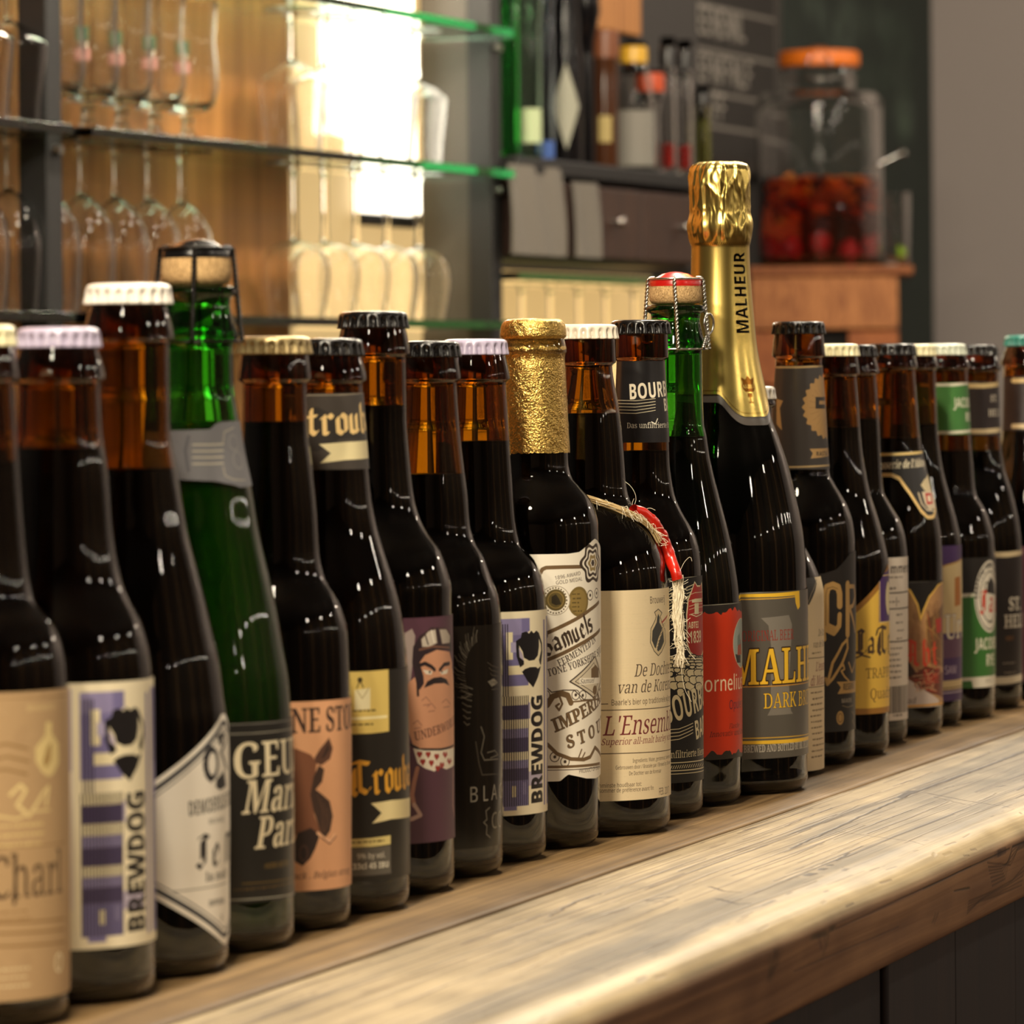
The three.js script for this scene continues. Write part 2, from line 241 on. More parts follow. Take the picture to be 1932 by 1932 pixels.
// Right outlines read off the photograph: [column, row] pairs below the collar.
const OUT = {
  longneck: [[955, 721], [959, 783], [964, 860], [970, 938], [974, 977], [984.6, 1029], [993.6, 1040], [1012, 1062], [1024, 1092], [1029, 1120], [1031, 1152], [1032, 1300], [1032, 1598]],
  brew: [[190, 740], [193, 810], [204, 888], [213, 1000], [222, 1060], [232, 1100], [250, 1142], [266, 1172], [276, 1201], [284, 1238], [288, 1285], [290, 1400], [293, 1780]],
  white: [[320, 655], [322, 810], [334, 888], [348, 966], [354, 1000], [380, 1100], [401, 1190], [414, 1245], [424, 1317], [429, 1354], [431, 1450], [432, 1571], [431, 1662]],
  gueuze: [[440, 655], [442, 733], [450, 785], [463, 862], [476, 924], [489, 1000], [512, 1100], [525, 1160], [537, 1227], [546, 1281], [551, 1354], [554, 1500], [555, 1643]],
  ne: [[578.6, 728], [581, 809], [590, 886], [598, 964], [603, 1042], [614, 1090], [635, 1125], [648, 1155], [657, 1194], [660.5, 1263], [662, 1354], [662, 1643]],
  trou: [[684, 728], [686, 755], [694, 863], [701, 938], [711, 990], [729, 1050], [745, 1100], [756, 1145], [763, 1190], [768, 1252], [771.5, 1426], [773, 1571], [773, 1650]],
  under: [[766, 685], [767.5, 783], [773, 860], [782, 938], [793, 977], [811, 1011], [830, 1036], [843, 1068], [850, 1094], [853, 1109], [852.6, 1116], [853, 1159], [855, 1326], [857, 1543], [858, 1600]],
  black: [[862, 726], [868, 809], [877, 886], [883, 933], [888, 990], [897, 1022], [914, 1050], [930, 1094], [941, 1123], [946, 1163], [948, 1362], [949, 1580]],
  sam: [[1062, 690], [1068, 770], [1072, 851], [1073, 873], [1079, 899], [1096, 920], [1114, 943], [1125, 969], [1130, 990], [1132, 1040], [1133, 1250], [1132, 1471], [1131, 1561]],
  lens: [[1155, 695], [1158, 716], [1170, 783], [1178, 860], [1182, 912], [1190, 945], [1210, 965], [1232, 1000], [1249, 1040], [1258, 1076], [1261, 1108], [1263.5, 1282], [1265, 1500]],
  bour: [[1254, 680], [1255, 700], [1261.5, 809], [1264, 873], [1267, 899], [1274.5, 936], [1290, 969], [1305.6, 995], [1315, 1016], [1321, 1042], [1324, 1083], [1326, 1282], [1327, 1500]],
  corn: [[1325, 663], [1326, 741], [1329, 800], [1334, 822], [1339, 855], [1348, 895], [1360, 940], [1376, 1000], [1388, 1058], [1396, 1116], [1399, 1174], [1400, 1406], [1399, 1460]],
  malh: [[1414, 335], [1412, 470], [1418, 591], [1425, 642], [1433, 690], [1444, 740], [1458, 790], [1472, 827], [1486, 868], [1499, 918], [1510.5, 970], [1519, 1022], [1522, 1074], [1524, 1200], [1524, 1445]],
  lit: [[1457, 765], [1460, 830], [1470, 900], [1490, 965], [1515, 1020], [1536, 1060], [1547, 1090], [1552, 1120], [1553, 1300], [1553, 1440]],
  rye: [[1551, 689], [1557, 762], [1564, 879], [1566, 897], [1573, 910], [1599, 954], [1609, 985], [1613, 1022], [1614, 1150], [1613, 1375]],
  trap: [[1616, 715], [1621, 775], [1626, 840], [1640, 923], [1656, 975], [1671, 1030], [1676, 1060], [1677, 1150], [1677, 1390]],
  mmer: [[1653, 710], [1658.5, 788], [1664, 892], [1667, 925], [1679, 949], [1700, 985], [1709, 1016], [1712, 1048], [1712, 1360]],
  abt: [[1726, 700], [1729, 736], [1736.5, 827], [1740, 853], [1752, 905], [1768, 965], [1776, 1016], [1778, 1060], [1778, 1350]],
  urt: [[1765, 700], [1770, 814], [1778, 879], [1791, 931], [1806, 985], [1813, 1022], [1814, 1100], [1814, 1330]],
  jac: [[1825, 700], [1831, 814], [1835, 866], [1841, 928], [1861, 965], [1871, 996], [1875.6, 1016], [1877, 1060], [1877, 1320]],
  sth: [[1883, 705], [1887, 814], [1895, 879], [1911, 931], [1924, 990], [1928, 1030], [1928, 1300]],
};
// name: cap centre column, cap top row, right edge [column, row], front base row, outline, glass, drink, fill row, cap colour, collar bottom row
const ROW = [
  { id: 'kraft', cx: -52, ct: 613, re: [129, 1500], yb: 1937, like: 'longneck', fill: 870, cap: 'cream', collar: 716, label: 'bottle with a tan kraft paper label, cut off by the left edge of the picture' },
  { id: 'brew', cx: 110, ct: 617, re: [291, 1500], yb: 1903, fill: 845, cap: 'lilac', collar: 716, label: 'blurred bottle with lilac cap and striped purple shield label, beside the tan kraft label' },
  { id: 'white', cx: 242, ct: 534, re: [431, 1500], yb: 1850, fill: 884, cap: 'white', collar: 640, label: 'tall dark bottle with white cap and white hexagonal label edged in navy', drink: 'stout', capR: 0.0163 },
  { id: 'gueuze', cx: 370, ct: 450, re: [554, 1500], yb: 1812, fill: 795, cap: 'cork', collar: 641, glass: 'green', drink: 'gueuze', label: 'green corked bottle with black wire cage and black label in cream lettering' },
  { id: 'ne', cx: 517, ct: 634, re: [661, 1450], yb: 1762, fill: 795, cap: 'gold', collar: 716, drink: 'stout', label: 'brown bottle with dull gold cap and peach label showing a horse head' },
  { id: 'trou', cx: 617, ct: 638, re: [773, 1550], yb: 1728, fill: 820, cap: 'black', collar: 718, label: 'dark bottle with black cap, yellow gothic lettering on black labels and cream ribbons' },
  { id: 'under', cx: 704, ct: 587, re: [857, 1400], yb: 1692, fill: 764, cap: 'black', collar: 668, drink: 'stout', label: 'taller black-capped bottle with a plum label of a moustached man in heart-patterned shorts' },
  { id: 'black', cx: 805, ct: 643, re: [948, 1362], yb: 1660, fill: 894, cap: 'black', collar: 716, drink: 'stout', label: 'black bottle with faint grey feathered emblem printed straight on the glass' },
  { id: 'brew2', cx: 896, ct: 639, re: [1031, 1300], yb: 1633, like: 'longneck', own: true, fill: 832, cap: 'lilac', collar: 716, drink: 'stout', label: 'bottle with lilac cap and striped purple shield label, beside the gold foil bottle' },
  { id: 'sam', cx: 1006, ct: 606, re: [1133, 1250], yb: 1605, fill: 700, cap: 'goldfoil', collar: 666, drink: 'stout', label: 'black bottle with glittering gold foil over its neck and an ornate cream label' },
  { id: 'lens', cx: 1107, ct: 611, re: [1263, 1300], yb: 1583, fill: 780, cap: 'ivory', collar: 684, label: 'wide-shouldered bottle with an ivory cap and a large plain beige text label' },
  { id: 'bour', cx: 1208, ct: 603, re: [1326, 1250], yb: 1548, fill: 850, cap: 'black', collar: 675, label: 'brown bottle with black cap, red crest and drawn hop cones on a black label' },
  { id: 'corn', cx: 1274, ct: 512, re: [1399.5, 1200], yb: 1525, fill: 824, cap: 'redcork', collar: 656, glass: 'green', label: 'green corked bottle with a red plaque, silver wire cage and a bright red label' },
  { id: 'malh', cx: 1358, ct: 306, re: [1524, 1250], yb: 1503, fill: 640, cap: 'capsule', collar: 330, glass: 'greenDark', drink: 'stout', label: 'tallest bottle, with crumpled gold capsule and grey label in yellow capitals' },
  { id: 'lit', cx: 1412, ct: 728, re: [1553, 1250], yb: 1468, fill: 800, cap: 'white', collar: 765, drink: 'stout', label: 'short wide bottle half hidden behind the tallest bottle, with a beige label' },
  { id: 'rye', cx: 1506.5, ct: 606, re: [1614, 1150], yb: 1448, fill: 690, cap: 'black', collar: 672, drink: 'stout', label: 'bottle with tan rosette on its neck and tan script on black label' },
  { id: 'trap', cx: 1572, ct: 648, re: [1677, 1150], yb: 1430, fill: 806, cap: 'cream', collar: 706, label: 'bottle with pale yellow cap and golden yellow label with violet square' },
  { id: 'mmer', cx: 1607, ct: 650, re: [1712, 1150], yb: 1408, fill: 790, cap: 'black', collar: 704, drink: 'stout', label: 'dark bottle turned to show a narrow white back label with a barcode' },
  { id: 'abt', cx: 1682, ct: 648, re: [1778, 1150], yb: 1390, fill: 826, cap: 'black', collar: 694, label: 'bottle with black scroll label on its shoulder and gothic arch label below' },
  { id: 'urt', cx: 1721, ct: 649, re: [1814, 1150], yb: 1372, fill: 800, cap: 'cream', collar: 694, drink: 'stout', label: 'dark bottle with a pale yellow cap and a violet and beige label, mostly hidden' },
  { id: 'jac', cx: 1779, ct: 648, re: [1877, 1150], yb: 1360, fill: 850, cap: 'mint', collar: 694, label: 'brown bottle with green neck label and a green label with a round white badge' },
  { id: 'sth', cx: 1839, ct: 650, re: [1928, 1150], yb: 1340, fill: 850, cap: 'black', collar: 698, drink: 'stout', label: 'dark-labelled bottle with beige bands, last whole one before the right edge' },
  { id: 'teal', cx: 1937, ct: 632, re: [2026, 1150], yb: 1322, like: 'sth', fill: 800, cap: 'teal', collar: 688, label: 'bottle with a teal and white cap, cut off by the right edge of the picture' },
];
// depth from the row where each base meets the wood, then nudged along its sight line until neighbours no longer touch
for (const b of ROW) {
  const X = un(b.cx, b.ct)[0], xr = un(...b.re)[0], yy = un(b.cx, b.yb)[1];
  b.r = 0.03; for (let k = 0; k < 5; k++) { b.d = (EYE - BAR_TOP) * F / yy + b.r * 0.93; b.r = (xr - X) * b.d / F; }
  b.X = X; b.dX = xr - X;
}
for (let n = 0; n < 400; n++) for (let i = 0; i < ROW.length; i++) for (const j of [i + 1, i + 2]) {
  const a = ROW[i], b = ROW[j]; if (!b) continue;
  a.r = a.dX * a.d / F; b.r = b.dX * b.d / F;
  const gap = Math.hypot(a.X * a.d / F - b.X * b.d / F, a.d - b.d) - a.r - b.r - 0.0012;
  if (gap < 0) { a.d += gap * 0.3; b.d -= gap * 0.3; }
}
function pchip(pts) {
  const n = pts.length, m = new Array(n).fill(0), s = [];
  for (let i = 0; i < n - 1; i++) s.push((pts[i + 1][1] - pts[i][1]) / (pts[i + 1][0] - pts[i][0]));
  m[0] = s[0]; m[n - 1] = s[n - 2];
  for (let i = 1; i < n - 1; i++) m[i] = s[i - 1] * s[i] <= 0 ? 0 : 2 / (1 / s[i - 1] + 1 / s[i]);
  return (x) => {
    if (x <= pts[0][0]) return pts[0][1]; if (x >= pts[n - 1][0]) return pts[n - 1][1];
    let i = 0; while (x > pts[i + 1][0]) i++;
    const h = pts[i + 1][0] - pts[i][0], t = (x - pts[i][0]) / h, t2 = t * t, t3 = t2 * t;
    return (2 * t3 - 3 * t2 + 1) * pts[i][1] + (t3 - 2 * t2 + t) * h * m[i] + (-2 * t3 + 3 * t2) * pts[i + 1][1] + (t3 - t2) * h * m[i + 1];
  };
}
const upAt = (px, py, d) => (EYE - BAR_TOP) - un(px, py)[1] / F * d;        // height above the bar
for (const b of ROW) {
  b.s = F / b.d; b.xc = b.X / b.s; b.H = upAt(b.cx, b.ct, b.d);
  b.pos = W(b.xc, BAR_TOP - EYE, b.d);
  b.turn = Math.atan2(-b.pos.x, -b.pos.z);
}
const byId = Object.fromEntries(ROW.map((b) => [b.id, b]));
for (const b of ROW) {
  const src = b.like === 'longneck' ? byId.brew2 : b.like === 'sth' ? byId.sth : b;
  const pts = OUT[b.like ?? b.id].map(([px, py]) => [upAt(px, py, src.d), un(px, py)[0] * src.d / F - src.xc]);
  if (src !== b) { const k = b.r / src.r, kh = b.H / src.H; pts.forEach((p) => { p[0] *= kh; p[1] *= k; }); }
  pts.reverse(); const last = pts[0];
  if (last[0] > 0.012) pts.unshift([0.008, last[1]]);
  for (let i = 1; i < pts.length; i++) if (pts[i][0] <= pts[i - 1][0]) pts[i][0] = pts[i - 1][0] + 0.0005;
  b.rad = pchip(pts); b.rBody = pts[0][1]; b.rNeck = pts[pts.length - 1][1];
  b.yc = upAt(b.cx, b.collar, b.d);
  if (b.cap === 'capsule') { b.skin = b.rad; b.glassRad = (y) => b.skin(y) - 0.0004 - 0.0026 * smooth(y, upAt(b.cx, 480, b.d), upAt(b.cx, 455, b.d)); }
}
// angle round the bottle (0 towards the camera, positive to the right) and height of a point seen on its skin
const angleOf = (b, px, py, r) => Math.asin(clamp((un(px, py)[0] / b.s - b.xc) / r, -1, 1));
function onSkin(b, px, py) {
  let y = upAt(px, py, b.d), th = 0;
  for (let k = 0; k < 4; k++) { const r = b.rad(y); th = angleOf(b, px, py, r); y = upAt(px, py, b.d - r * Math.cos(th)); }
  return [th, y];
}
const arc = (cx, cy, r, a0, a1, n) => Array.from({ length: n + 1 }, (_, i) => { const a = lerp(a0, a1, i / n); return [cx + r * Math.cos(a), cy + r * Math.sin(a)]; });

const capGeo = (() => {                        // crown cap, radius 1, height 0.45: domed top, 21 flutes round the skirt
  const prof = [[0, 0], [0.45, -0.003], [0.74, -0.008], [0.86, -0.03], [0.925, -0.075], [0.95, -0.14], [0.96, -0.2], [0.97, -0.27], [0.985, -0.36], [1.005, -0.44], [1, -0.475], [0.96, -0.475], [0.9, -0.36], [0.86, -0.2], [0.8, -0.1], [0, -0.06]];
  const N = 252, pos = [], idx = [];
  prof.forEach(([r, y], k) => { for (let i = 0; i <= N; i++) { const a = (i / N) * Math.PI * 2, amp = k >= 5 && k <= 11 ? 0.11 * smooth(-y, 0.11, 0.26) : 0, q = r - amp * Math.pow(0.5 - 0.5 * Math.cos(21 * a), 1.5); pos.push(q * Math.sin(a), y, q * Math.cos(a)); } });
  for (let k = 0; k < prof.length - 1; k++) for (let i = 0; i < N; i++) { const a = k * (N + 1) + i, b = a + N + 1; idx.push(a, b, a + 1, a + 1, b, b + 1); }
  const g = new THREE.BufferGeometry(); g.setAttribute('position', new THREE.Float32BufferAttribute(pos, 3)); g.setIndex(idx); g.computeVertexNormals();
  const nor = g.attributes.normal; for (let k = 0; k < prof.length; k++) { const a = k * (N + 1), b = a + N; const n = V(nor.getX(a) + nor.getX(b), nor.getY(a) + nor.getY(b), nor.getZ(a) + nor.getZ(b)).normalize(); for (const q of [a, b]) nor.setXYZ(q, n.x, n.y, n.z); }
  return g;
})();
const enamel = (c, o = {}) => phys(c, 0.32, { clearcoat: 0.6, clearcoatRoughness: 0.12, ...o });
const CAP = { white: enamel(0xe6e0d6), ivory: enamel(0xe2d8c6), cream: enamel(0xe6deb4), lilac: enamel(0xb3a9c2), gold: phys(0xa8946a, 0.38, { metalness: 0.8 }), black: enamel(0x0c0a0a, { roughness: 0.22 }), teal: enamel(0x2f7d72), mint: enamel(0xcfd6c4), goldfoil: phys(0xd8b66a, 0.35, { metalness: 1 }) };
function crown(b, parent, mat) { const m = part('crown_cap', capGeo, mat, parent); const r = b.capR ?? 0.0151; m.scale.setScalar(r); m.position.y = b.H; m.rotation.y = rr(0, 0.3); return m; }

function bottleBody(b, t) {
  if (b.glassRad) b.rad = b.glassRad;
  const top = b.H - 0.0012, yc = b.yc, R = b.rBody, pts = [[0, 0.006], [R * 0.45, 0.0035], [R - 0.0095, 0.0004], [R - 0.0062, 0]];
  for (let i = 1; i <= 6; i++) { const a = (i / 6) * Math.PI / 2; pts.push([R - 0.0062 + 0.0062 * Math.sin(a), 0.0075 * (1 - Math.cos(a))]); }
  const n = Math.round((yc - 0.0135) / 0.0022); for (let i = 1; i <= n; i++) { const y = lerp(0.0085, yc - 0.0016, i / n); pts.push([b.rad(y), y]); }
  const rn = b.rad(yc - 0.0016), rc = b.rc ?? rn + 0.0017, inner = [];
  const isCork = /cork|capsule/.test(b.cap);
  if (isCork) {                                // champagne finish: ring below, waist, rolled lip
    const h = top - yc; b.lipTop = b.cap === 'capsule' ? top - 0.004 : upAt(b.cx, b.id === 'gueuze' ? 540 : 575, b.d); const L = b.lipTop - yc;
    for (const [r, y] of [[rn + 0.0012, yc - 0.0006], [rn + 0.0022, yc + 0.001], [rn + 0.0022, yc + 0.002], [rn + 0.0004, yc + L * 0.3], [rn - 0.001, yc + L * 0.62], [rn - 0.0006, b.lipTop - 0.0045], [rn + 0.0014, b.lipTop - 0.0034], [rn + 0.0018, b.lipTop - 0.002], [rn + 0.001, b.lipTop - 0.0004], [rn - 0.001, b.lipTop]]) pts.push([r, y]);
    inner.push([0.0092, b.lipTop], [0.009, b.lipTop - 0.002]);
  } else {
    const low = b.H - 0.0062;
    pts.push([rn + 0.0006, yc - 0.0009], [rc, yc - 0.0001], [rc + 0.0002, yc + 0.0006]);
    for (let i = 1; i <= 4; i++) { const f = i / 4; pts.push([lerp(rc + 0.0001, Math.min(0.0132, rc), f * f * 0.35 + f * 0.65), lerp(yc + 0.0012, low, f)]); }
    pts.push([0.0126, b.H - 0.003], [0.0122, top - 0.0008], [0.0112, top]);
    inner.push([0.0092, top], [0.009, top - 0.002]);
  }
  const rin = (y) => Math.max(0.007, b.rad(Math.min(y, yc - 0.002)) - (y > yc - 0.02 ? 0.0034 : 0.0029));
  for (let i = 0; i <= n; i++) { const y = lerp(yc - 0.001, 0.011, i / n); inner.push([rin(y), y]); }
  inner.push([R - 0.0052, 0.0085], [R - 0.0105, 0.0072], [R * 0.45, 0.0085], [0, 0.0105]);
  const g = lathe([...pts, ...inner], 72);
  part('glass_body', g, { green, greenDark, amberDark }[b.glass] ?? amber, t);
  // the drink
  const fy = upAt(b.cx, b.fill, b.d), bp = [[0, 0.0101], [R * 0.45, 0.0081], [R - 0.0104, 0.0068], [R - 0.0048, 0.0082]];
  for (let i = 0; i <= n; i++) { const y = lerp(0.011, fy, i / n); bp.push([rin(y) + 0.0004, y]); }
  bp.push([rin(fy) - 0.0012, fy - 0.0004], [rin(fy) * 0.7, fy - 0.0008], [0, fy - 0.0009]);
  part('beer', lathe(bp, 56), { stout, gueuze }[b.drink] ?? ale, t);
  b.group = t; if (b.skin) b.rad = b.skin;
}
// A sheet on the bottle's skin between two outlines (rows of the photograph or heights), printed with what draw() paints.
function sheet(b, t, o) {
  const K = o.K ?? 1.7, pad = o.lift ?? 0.00022, toTY = (list) => list.map(([px, py]) => onSkin(b, px, py)).sort((p, q) => p[0] - q[0]);
  const top = o.topTY ?? toTY(o.top), bot = o.botTY ?? toTY(o.bot), a0 = o.a0 * Math.PI / 180, a1 = o.a1 * Math.PI / 180;
  const along = (list, th) => { if (th <= list[0][0]) return list[0][1]; const e = list[list.length - 1]; if (th >= e[0]) return e[1]; let i = 0; while (th > list[i + 1][0]) i++; return lerp(list[i][1], list[i + 1][1], (th - list[i][0]) / (list[i + 1][0] - list[i][0])); };
  const yHi = Math.max(...top.map((p) => p[1])), yLo = Math.min(...bot.map((p) => p[1])), rMid = b.rad((yHi + yLo) / 2);
  const ppm = Math.min(b.s * K, 2000 / (rMid * (a1 - a0)), 2000 / (yHi - yLo)), w = Math.round(rMid * (a1 - a0) * ppm), h = Math.round((yHi - yLo) * ppm);
  const NX = o.nx ?? 64, NY = o.ny ?? 30, pos = [], nor = [], uv = [], idx = [];
  const put = (th, y, lift) => { const r = b.rad(y) + lift, sl = (b.rad(y + 0.0005) - b.rad(y - 0.0005)) / 0.001, k = 1 / Math.hypot(1, sl); pos.push(r * Math.sin(th), y, r * Math.cos(th)); nor.push(Math.sin(th) * k, -sl * k, Math.cos(th) * k); uv.push((th - a0) / (a1 - a0), (y - yLo) / (yHi - yLo)); };
  for (let i = 0; i <= NX; i++) { const th = lerp(a0, a1, i / NX), yt = along(top, th), yb = along(bot, th); for (let j = 0; j <= NY; j++) put(th, lerp(yb, yt, j / NY), pad); }
  for (let i = 0; i < NX; i++) for (let j = 0; j < NY; j++) { const a = i * (NY + 1) + j, c = a + NY + 1; idx.push(a, c, a + 1, a + 1, c, c + 1); }
  const g = new THREE.BufferGeometry(); g.setAttribute('position', new THREE.Float32BufferAttribute(pos, 3)); g.setAttribute('normal', new THREE.Float32BufferAttribute(nor, 3)); g.setAttribute('uv', new THREE.Float32BufferAttribute(uv, 2)); g.setIndex(idx);
  const map = o.draw && canvasTex(w, h, (c) => {
    const k = ppm / b.s;                       // texture pixels to one pixel of the photograph
    const P = { c, w, h, k, K: ppm,
      at(px, py) { const [th, y] = onSkin(b, px, py); return [(th - a0) / (a1 - a0) * w, (yHi - y) / (yHi - yLo) * h]; },
      deg(a) { return (a * Math.PI / 180 - a0) / (a1 - a0) * w; },
      fill(col) { c.fillStyle = col; c.fillRect(0, 0, w, h); },
      path(list, close) { c.beginPath(); list.forEach(([x, y], i) => { const q = P.at(x, y); i ? c.lineTo(...q) : c.moveTo(...q); }); if (close) c.closePath(); },
      poly(list, col) { P.path(list, true); c.fillStyle = col; c.fill(); },
      line(list, col, lw = 1.5) { P.path(list); c.strokeStyle = col; c.lineWidth = lw * k; c.lineJoin = c.lineCap = 'round'; c.stroke(); },
      loop(list, col, lw = 1.5) { P.path(list, true); c.strokeStyle = col; c.lineWidth = lw * k; c.lineJoin = 'round'; c.stroke(); },
      oval(px, py, rx, ry, col, lw) { const [x, y] = P.at(px, py); c.beginPath(); c.ellipse(x, y, rx * k, ry * k, 0, 0, 7); if (lw) { c.strokeStyle = col; c.lineWidth = lw * k; c.stroke(); } else { c.fillStyle = col; c.fill(); } },
      text(str, px, py, hgt, col, o2 = {}) {
        const [x, y] = P.at(px, py), size = hgt * k / (o2.low ? 0.54 : 0.72);
        c.save(); c.translate(x, y); c.rotate((o2.rot ?? 0) * Math.PI / 180); c.transform(1, 0, -(o2.slant ?? 0), 1, 0, 0); c.scale(o2.sx ?? 1, 1);
        c.font = `${o2.bold ? 'bold ' : ''}${size}px ${o2.font ?? 'sans-serif'}`; c.textBaseline = 'alphabetic'; c.textAlign = o2.align ?? 'left';
        if (o2.edge) { c.strokeStyle = o2.edge; c.lineWidth = (o2.ew ?? 2) * k; c.lineJoin = 'round'; c.strokeText(str, 0, 0); }
        c.fillStyle = col; c.fillText(str, 0, 0); c.restore();
      },
      rows(px, py, dx, n, gap, col, hgt = 3) { for (let i = 0; i < n; i++) { const [x, y] = P.at(px + rr(-2, 4), py + i * gap); c.fillStyle = col; let q = x; const end = x + dx * k * rr(0.75, 1.05); while (q < end) { const l = rr(4, 12) * k; c.fillRect(q, y, Math.min(l, end - q), hgt * k * rr(0.7, 1)); q += l + 2.5 * k; } } },
    };
    o.draw(P);
  });
  const mat = phys(0xffffff, o.rough ?? 0.5, { map, clearcoat: o.coat ?? 0.0, clearcoatRoughness: 0.15, metalness: o.metal ?? 0 });
  return part(o.name ?? 'label', g, mat, t);
}
// blackletter capitals and smalls, drawn with a slanted broad nib
const GOTH = {
  T: [[0.1, 0.95, 0.75, 0.95], [0.1, 0.95, 0.02, 0.8], [0.45, 0.95, 0.45, 0.1], [0.45, 0.1, 0.75, 0.06], [0.2, 0.7, 0.1, 0.3], [0.1, 0.3, 0.4, 0.02], [0.75, 0.95, 0.85, 0.85]],
  t: [[0.15, 0.85, 0.15, 0.1], [0.15, 0.1, 0.32, 0.05], [0.0, 0.62, 0.34, 0.62]], r: [[0.12, 0.6, 0.12, 0.05], [0.04, 0.55, 0.14, 0.64], [0.14, 0.56, 0.3, 0.64], [0.3, 0.64, 0.38, 0.55]], o: [[0.08, 0.55, 0.08, 0.12], [0.38, 0.55, 0.38, 0.12], [0.08, 0.55, 0.24, 0.66], [0.24, 0.66, 0.38, 0.55], [0.08, 0.12, 0.22, 0.02], [0.22, 0.02, 0.38, 0.12]],
  u: [[0.1, 0.62, 0.1, 0.1], [0.36, 0.62, 0.36, 0.05], [0.1, 0.1, 0.24, 0.03], [0.36, 0.05, 0.46, 0.1]], b: [[0.1, 0.98, 0.1, 0.1], [0.38, 0.55, 0.38, 0.12], [0.1, 0.5, 0.26, 0.65], [0.26, 0.65, 0.38, 0.55], [0.1, 0.1, 0.24, 0.02], [0.24, 0.02, 0.38, 0.12]], a: [[0.38, 0.55, 0.38, 0.05], [0.08, 0.32, 0.08, 0.12], [0.1, 0.58, 0.24, 0.66], [0.24, 0.66, 0.38, 0.55], [0.08, 0.32, 0.38, 0.38], [0.08, 0.1, 0.36, 0.1], [0.38, 0.05, 0.47, 0.1]],
  d: [[0.38, 0.9, 0.38, 0.1], [0.08, 0.55, 0.08, 0.12], [0.08, 0.55, 0.22, 0.65], [0.22, 0.65, 0.38, 0.55], [0.08, 0.12, 0.24, 0.02], [0.24, 0.02, 0.4, 0.1], [0.38, 0.9, 0.2, 0.98]], L: [[0.2, 0.98, 0.2, 0.15], [0.2, 0.98, 0.42, 0.9], [0.34, 0.9, 0.34, 0.3], [0.02, 0.1, 0.3, 0.04], [0.3, 0.04, 0.62, 0.16]], p: [[0.1, 0.65, 0.1, -0.28], [0.38, 0.55, 0.38, 0.12], [0.1, 0.55, 0.24, 0.65], [0.24, 0.65, 0.38, 0.55], [0.1, 0.06, 0.38, 0.1]], e: [[0.1, 0.52, 0.1, 0.12], [0.1, 0.52, 0.24, 0.66], [0.24, 0.66, 0.36, 0.5], [0.1, 0.3, 0.36, 0.44], [0.1, 0.12, 0.24, 0.02], [0.24, 0.02, 0.4, 0.12]],
  A: [[0.55, 0.95, 0.55, 0.05], [0.2, 0.7, 0.1, 0.15], [0.2, 0.7, 0.55, 0.95], [0.12, 0.42, 0.55, 0.42], [0.02, 0.12, 0.2, 0.05], [0.55, 0.05, 0.68, 0.12]], J: [[0.35, 0.95, 0.35, 0.15], [0.35, 0.15, 0.1, 0.02], [0.15, 0.95, 0.5, 0.95]], M: [[0.1, 0.9, 0.1, 0.05], [0.4, 0.9, 0.4, 0.08], [0.7, 0.9, 0.7, 0.05], [0.1, 0.9, 0.4, 0.8], [0.4, 0.9, 0.7, 0.85]], N: [[0.1, 0.9, 0.1, 0.02], [0.1, 0.9, 0.48, 0.15], [0.5, 0.95, 0.5, 0.08]], m: [[0.1, 0.62, 0.1, 0.05], [0.34, 0.6, 0.34, 0.05], [0.58, 0.58, 0.58, 0.05], [0.1, 0.55, 0.24, 0.66], [0.24, 0.66, 0.34, 0.58], [0.34, 0.55, 0.48, 0.66], [0.48, 0.66, 0.58, 0.58]], n: [[0.1, 0.62, 0.1, 0.05], [0.36, 0.58, 0.36, 0.05], [0.1, 0.55, 0.26, 0.66], [0.26, 0.66, 0.36, 0.58]], s: [[0.34, 0.58, 0.14, 0.62], [0.1, 0.58, 0.1, 0.4], [0.1, 0.4, 0.34, 0.28], [0.34, 0.28, 0.34, 0.1], [0.3, 0.04, 0.06, 0.08]], i: [[0.12, 0.62, 0.12, 0.05], [0.12, 0.86, 0.14, 0.84]], l: [[0.12, 0.98, 0.12, 0.05]], h: [[0.1, 0.98, 0.1, 0.05], [0.36, 0.58, 0.36, 0.0], [0.1, 0.55, 0.26, 0.66], [0.26, 0.66, 0.36, 0.58]],
};
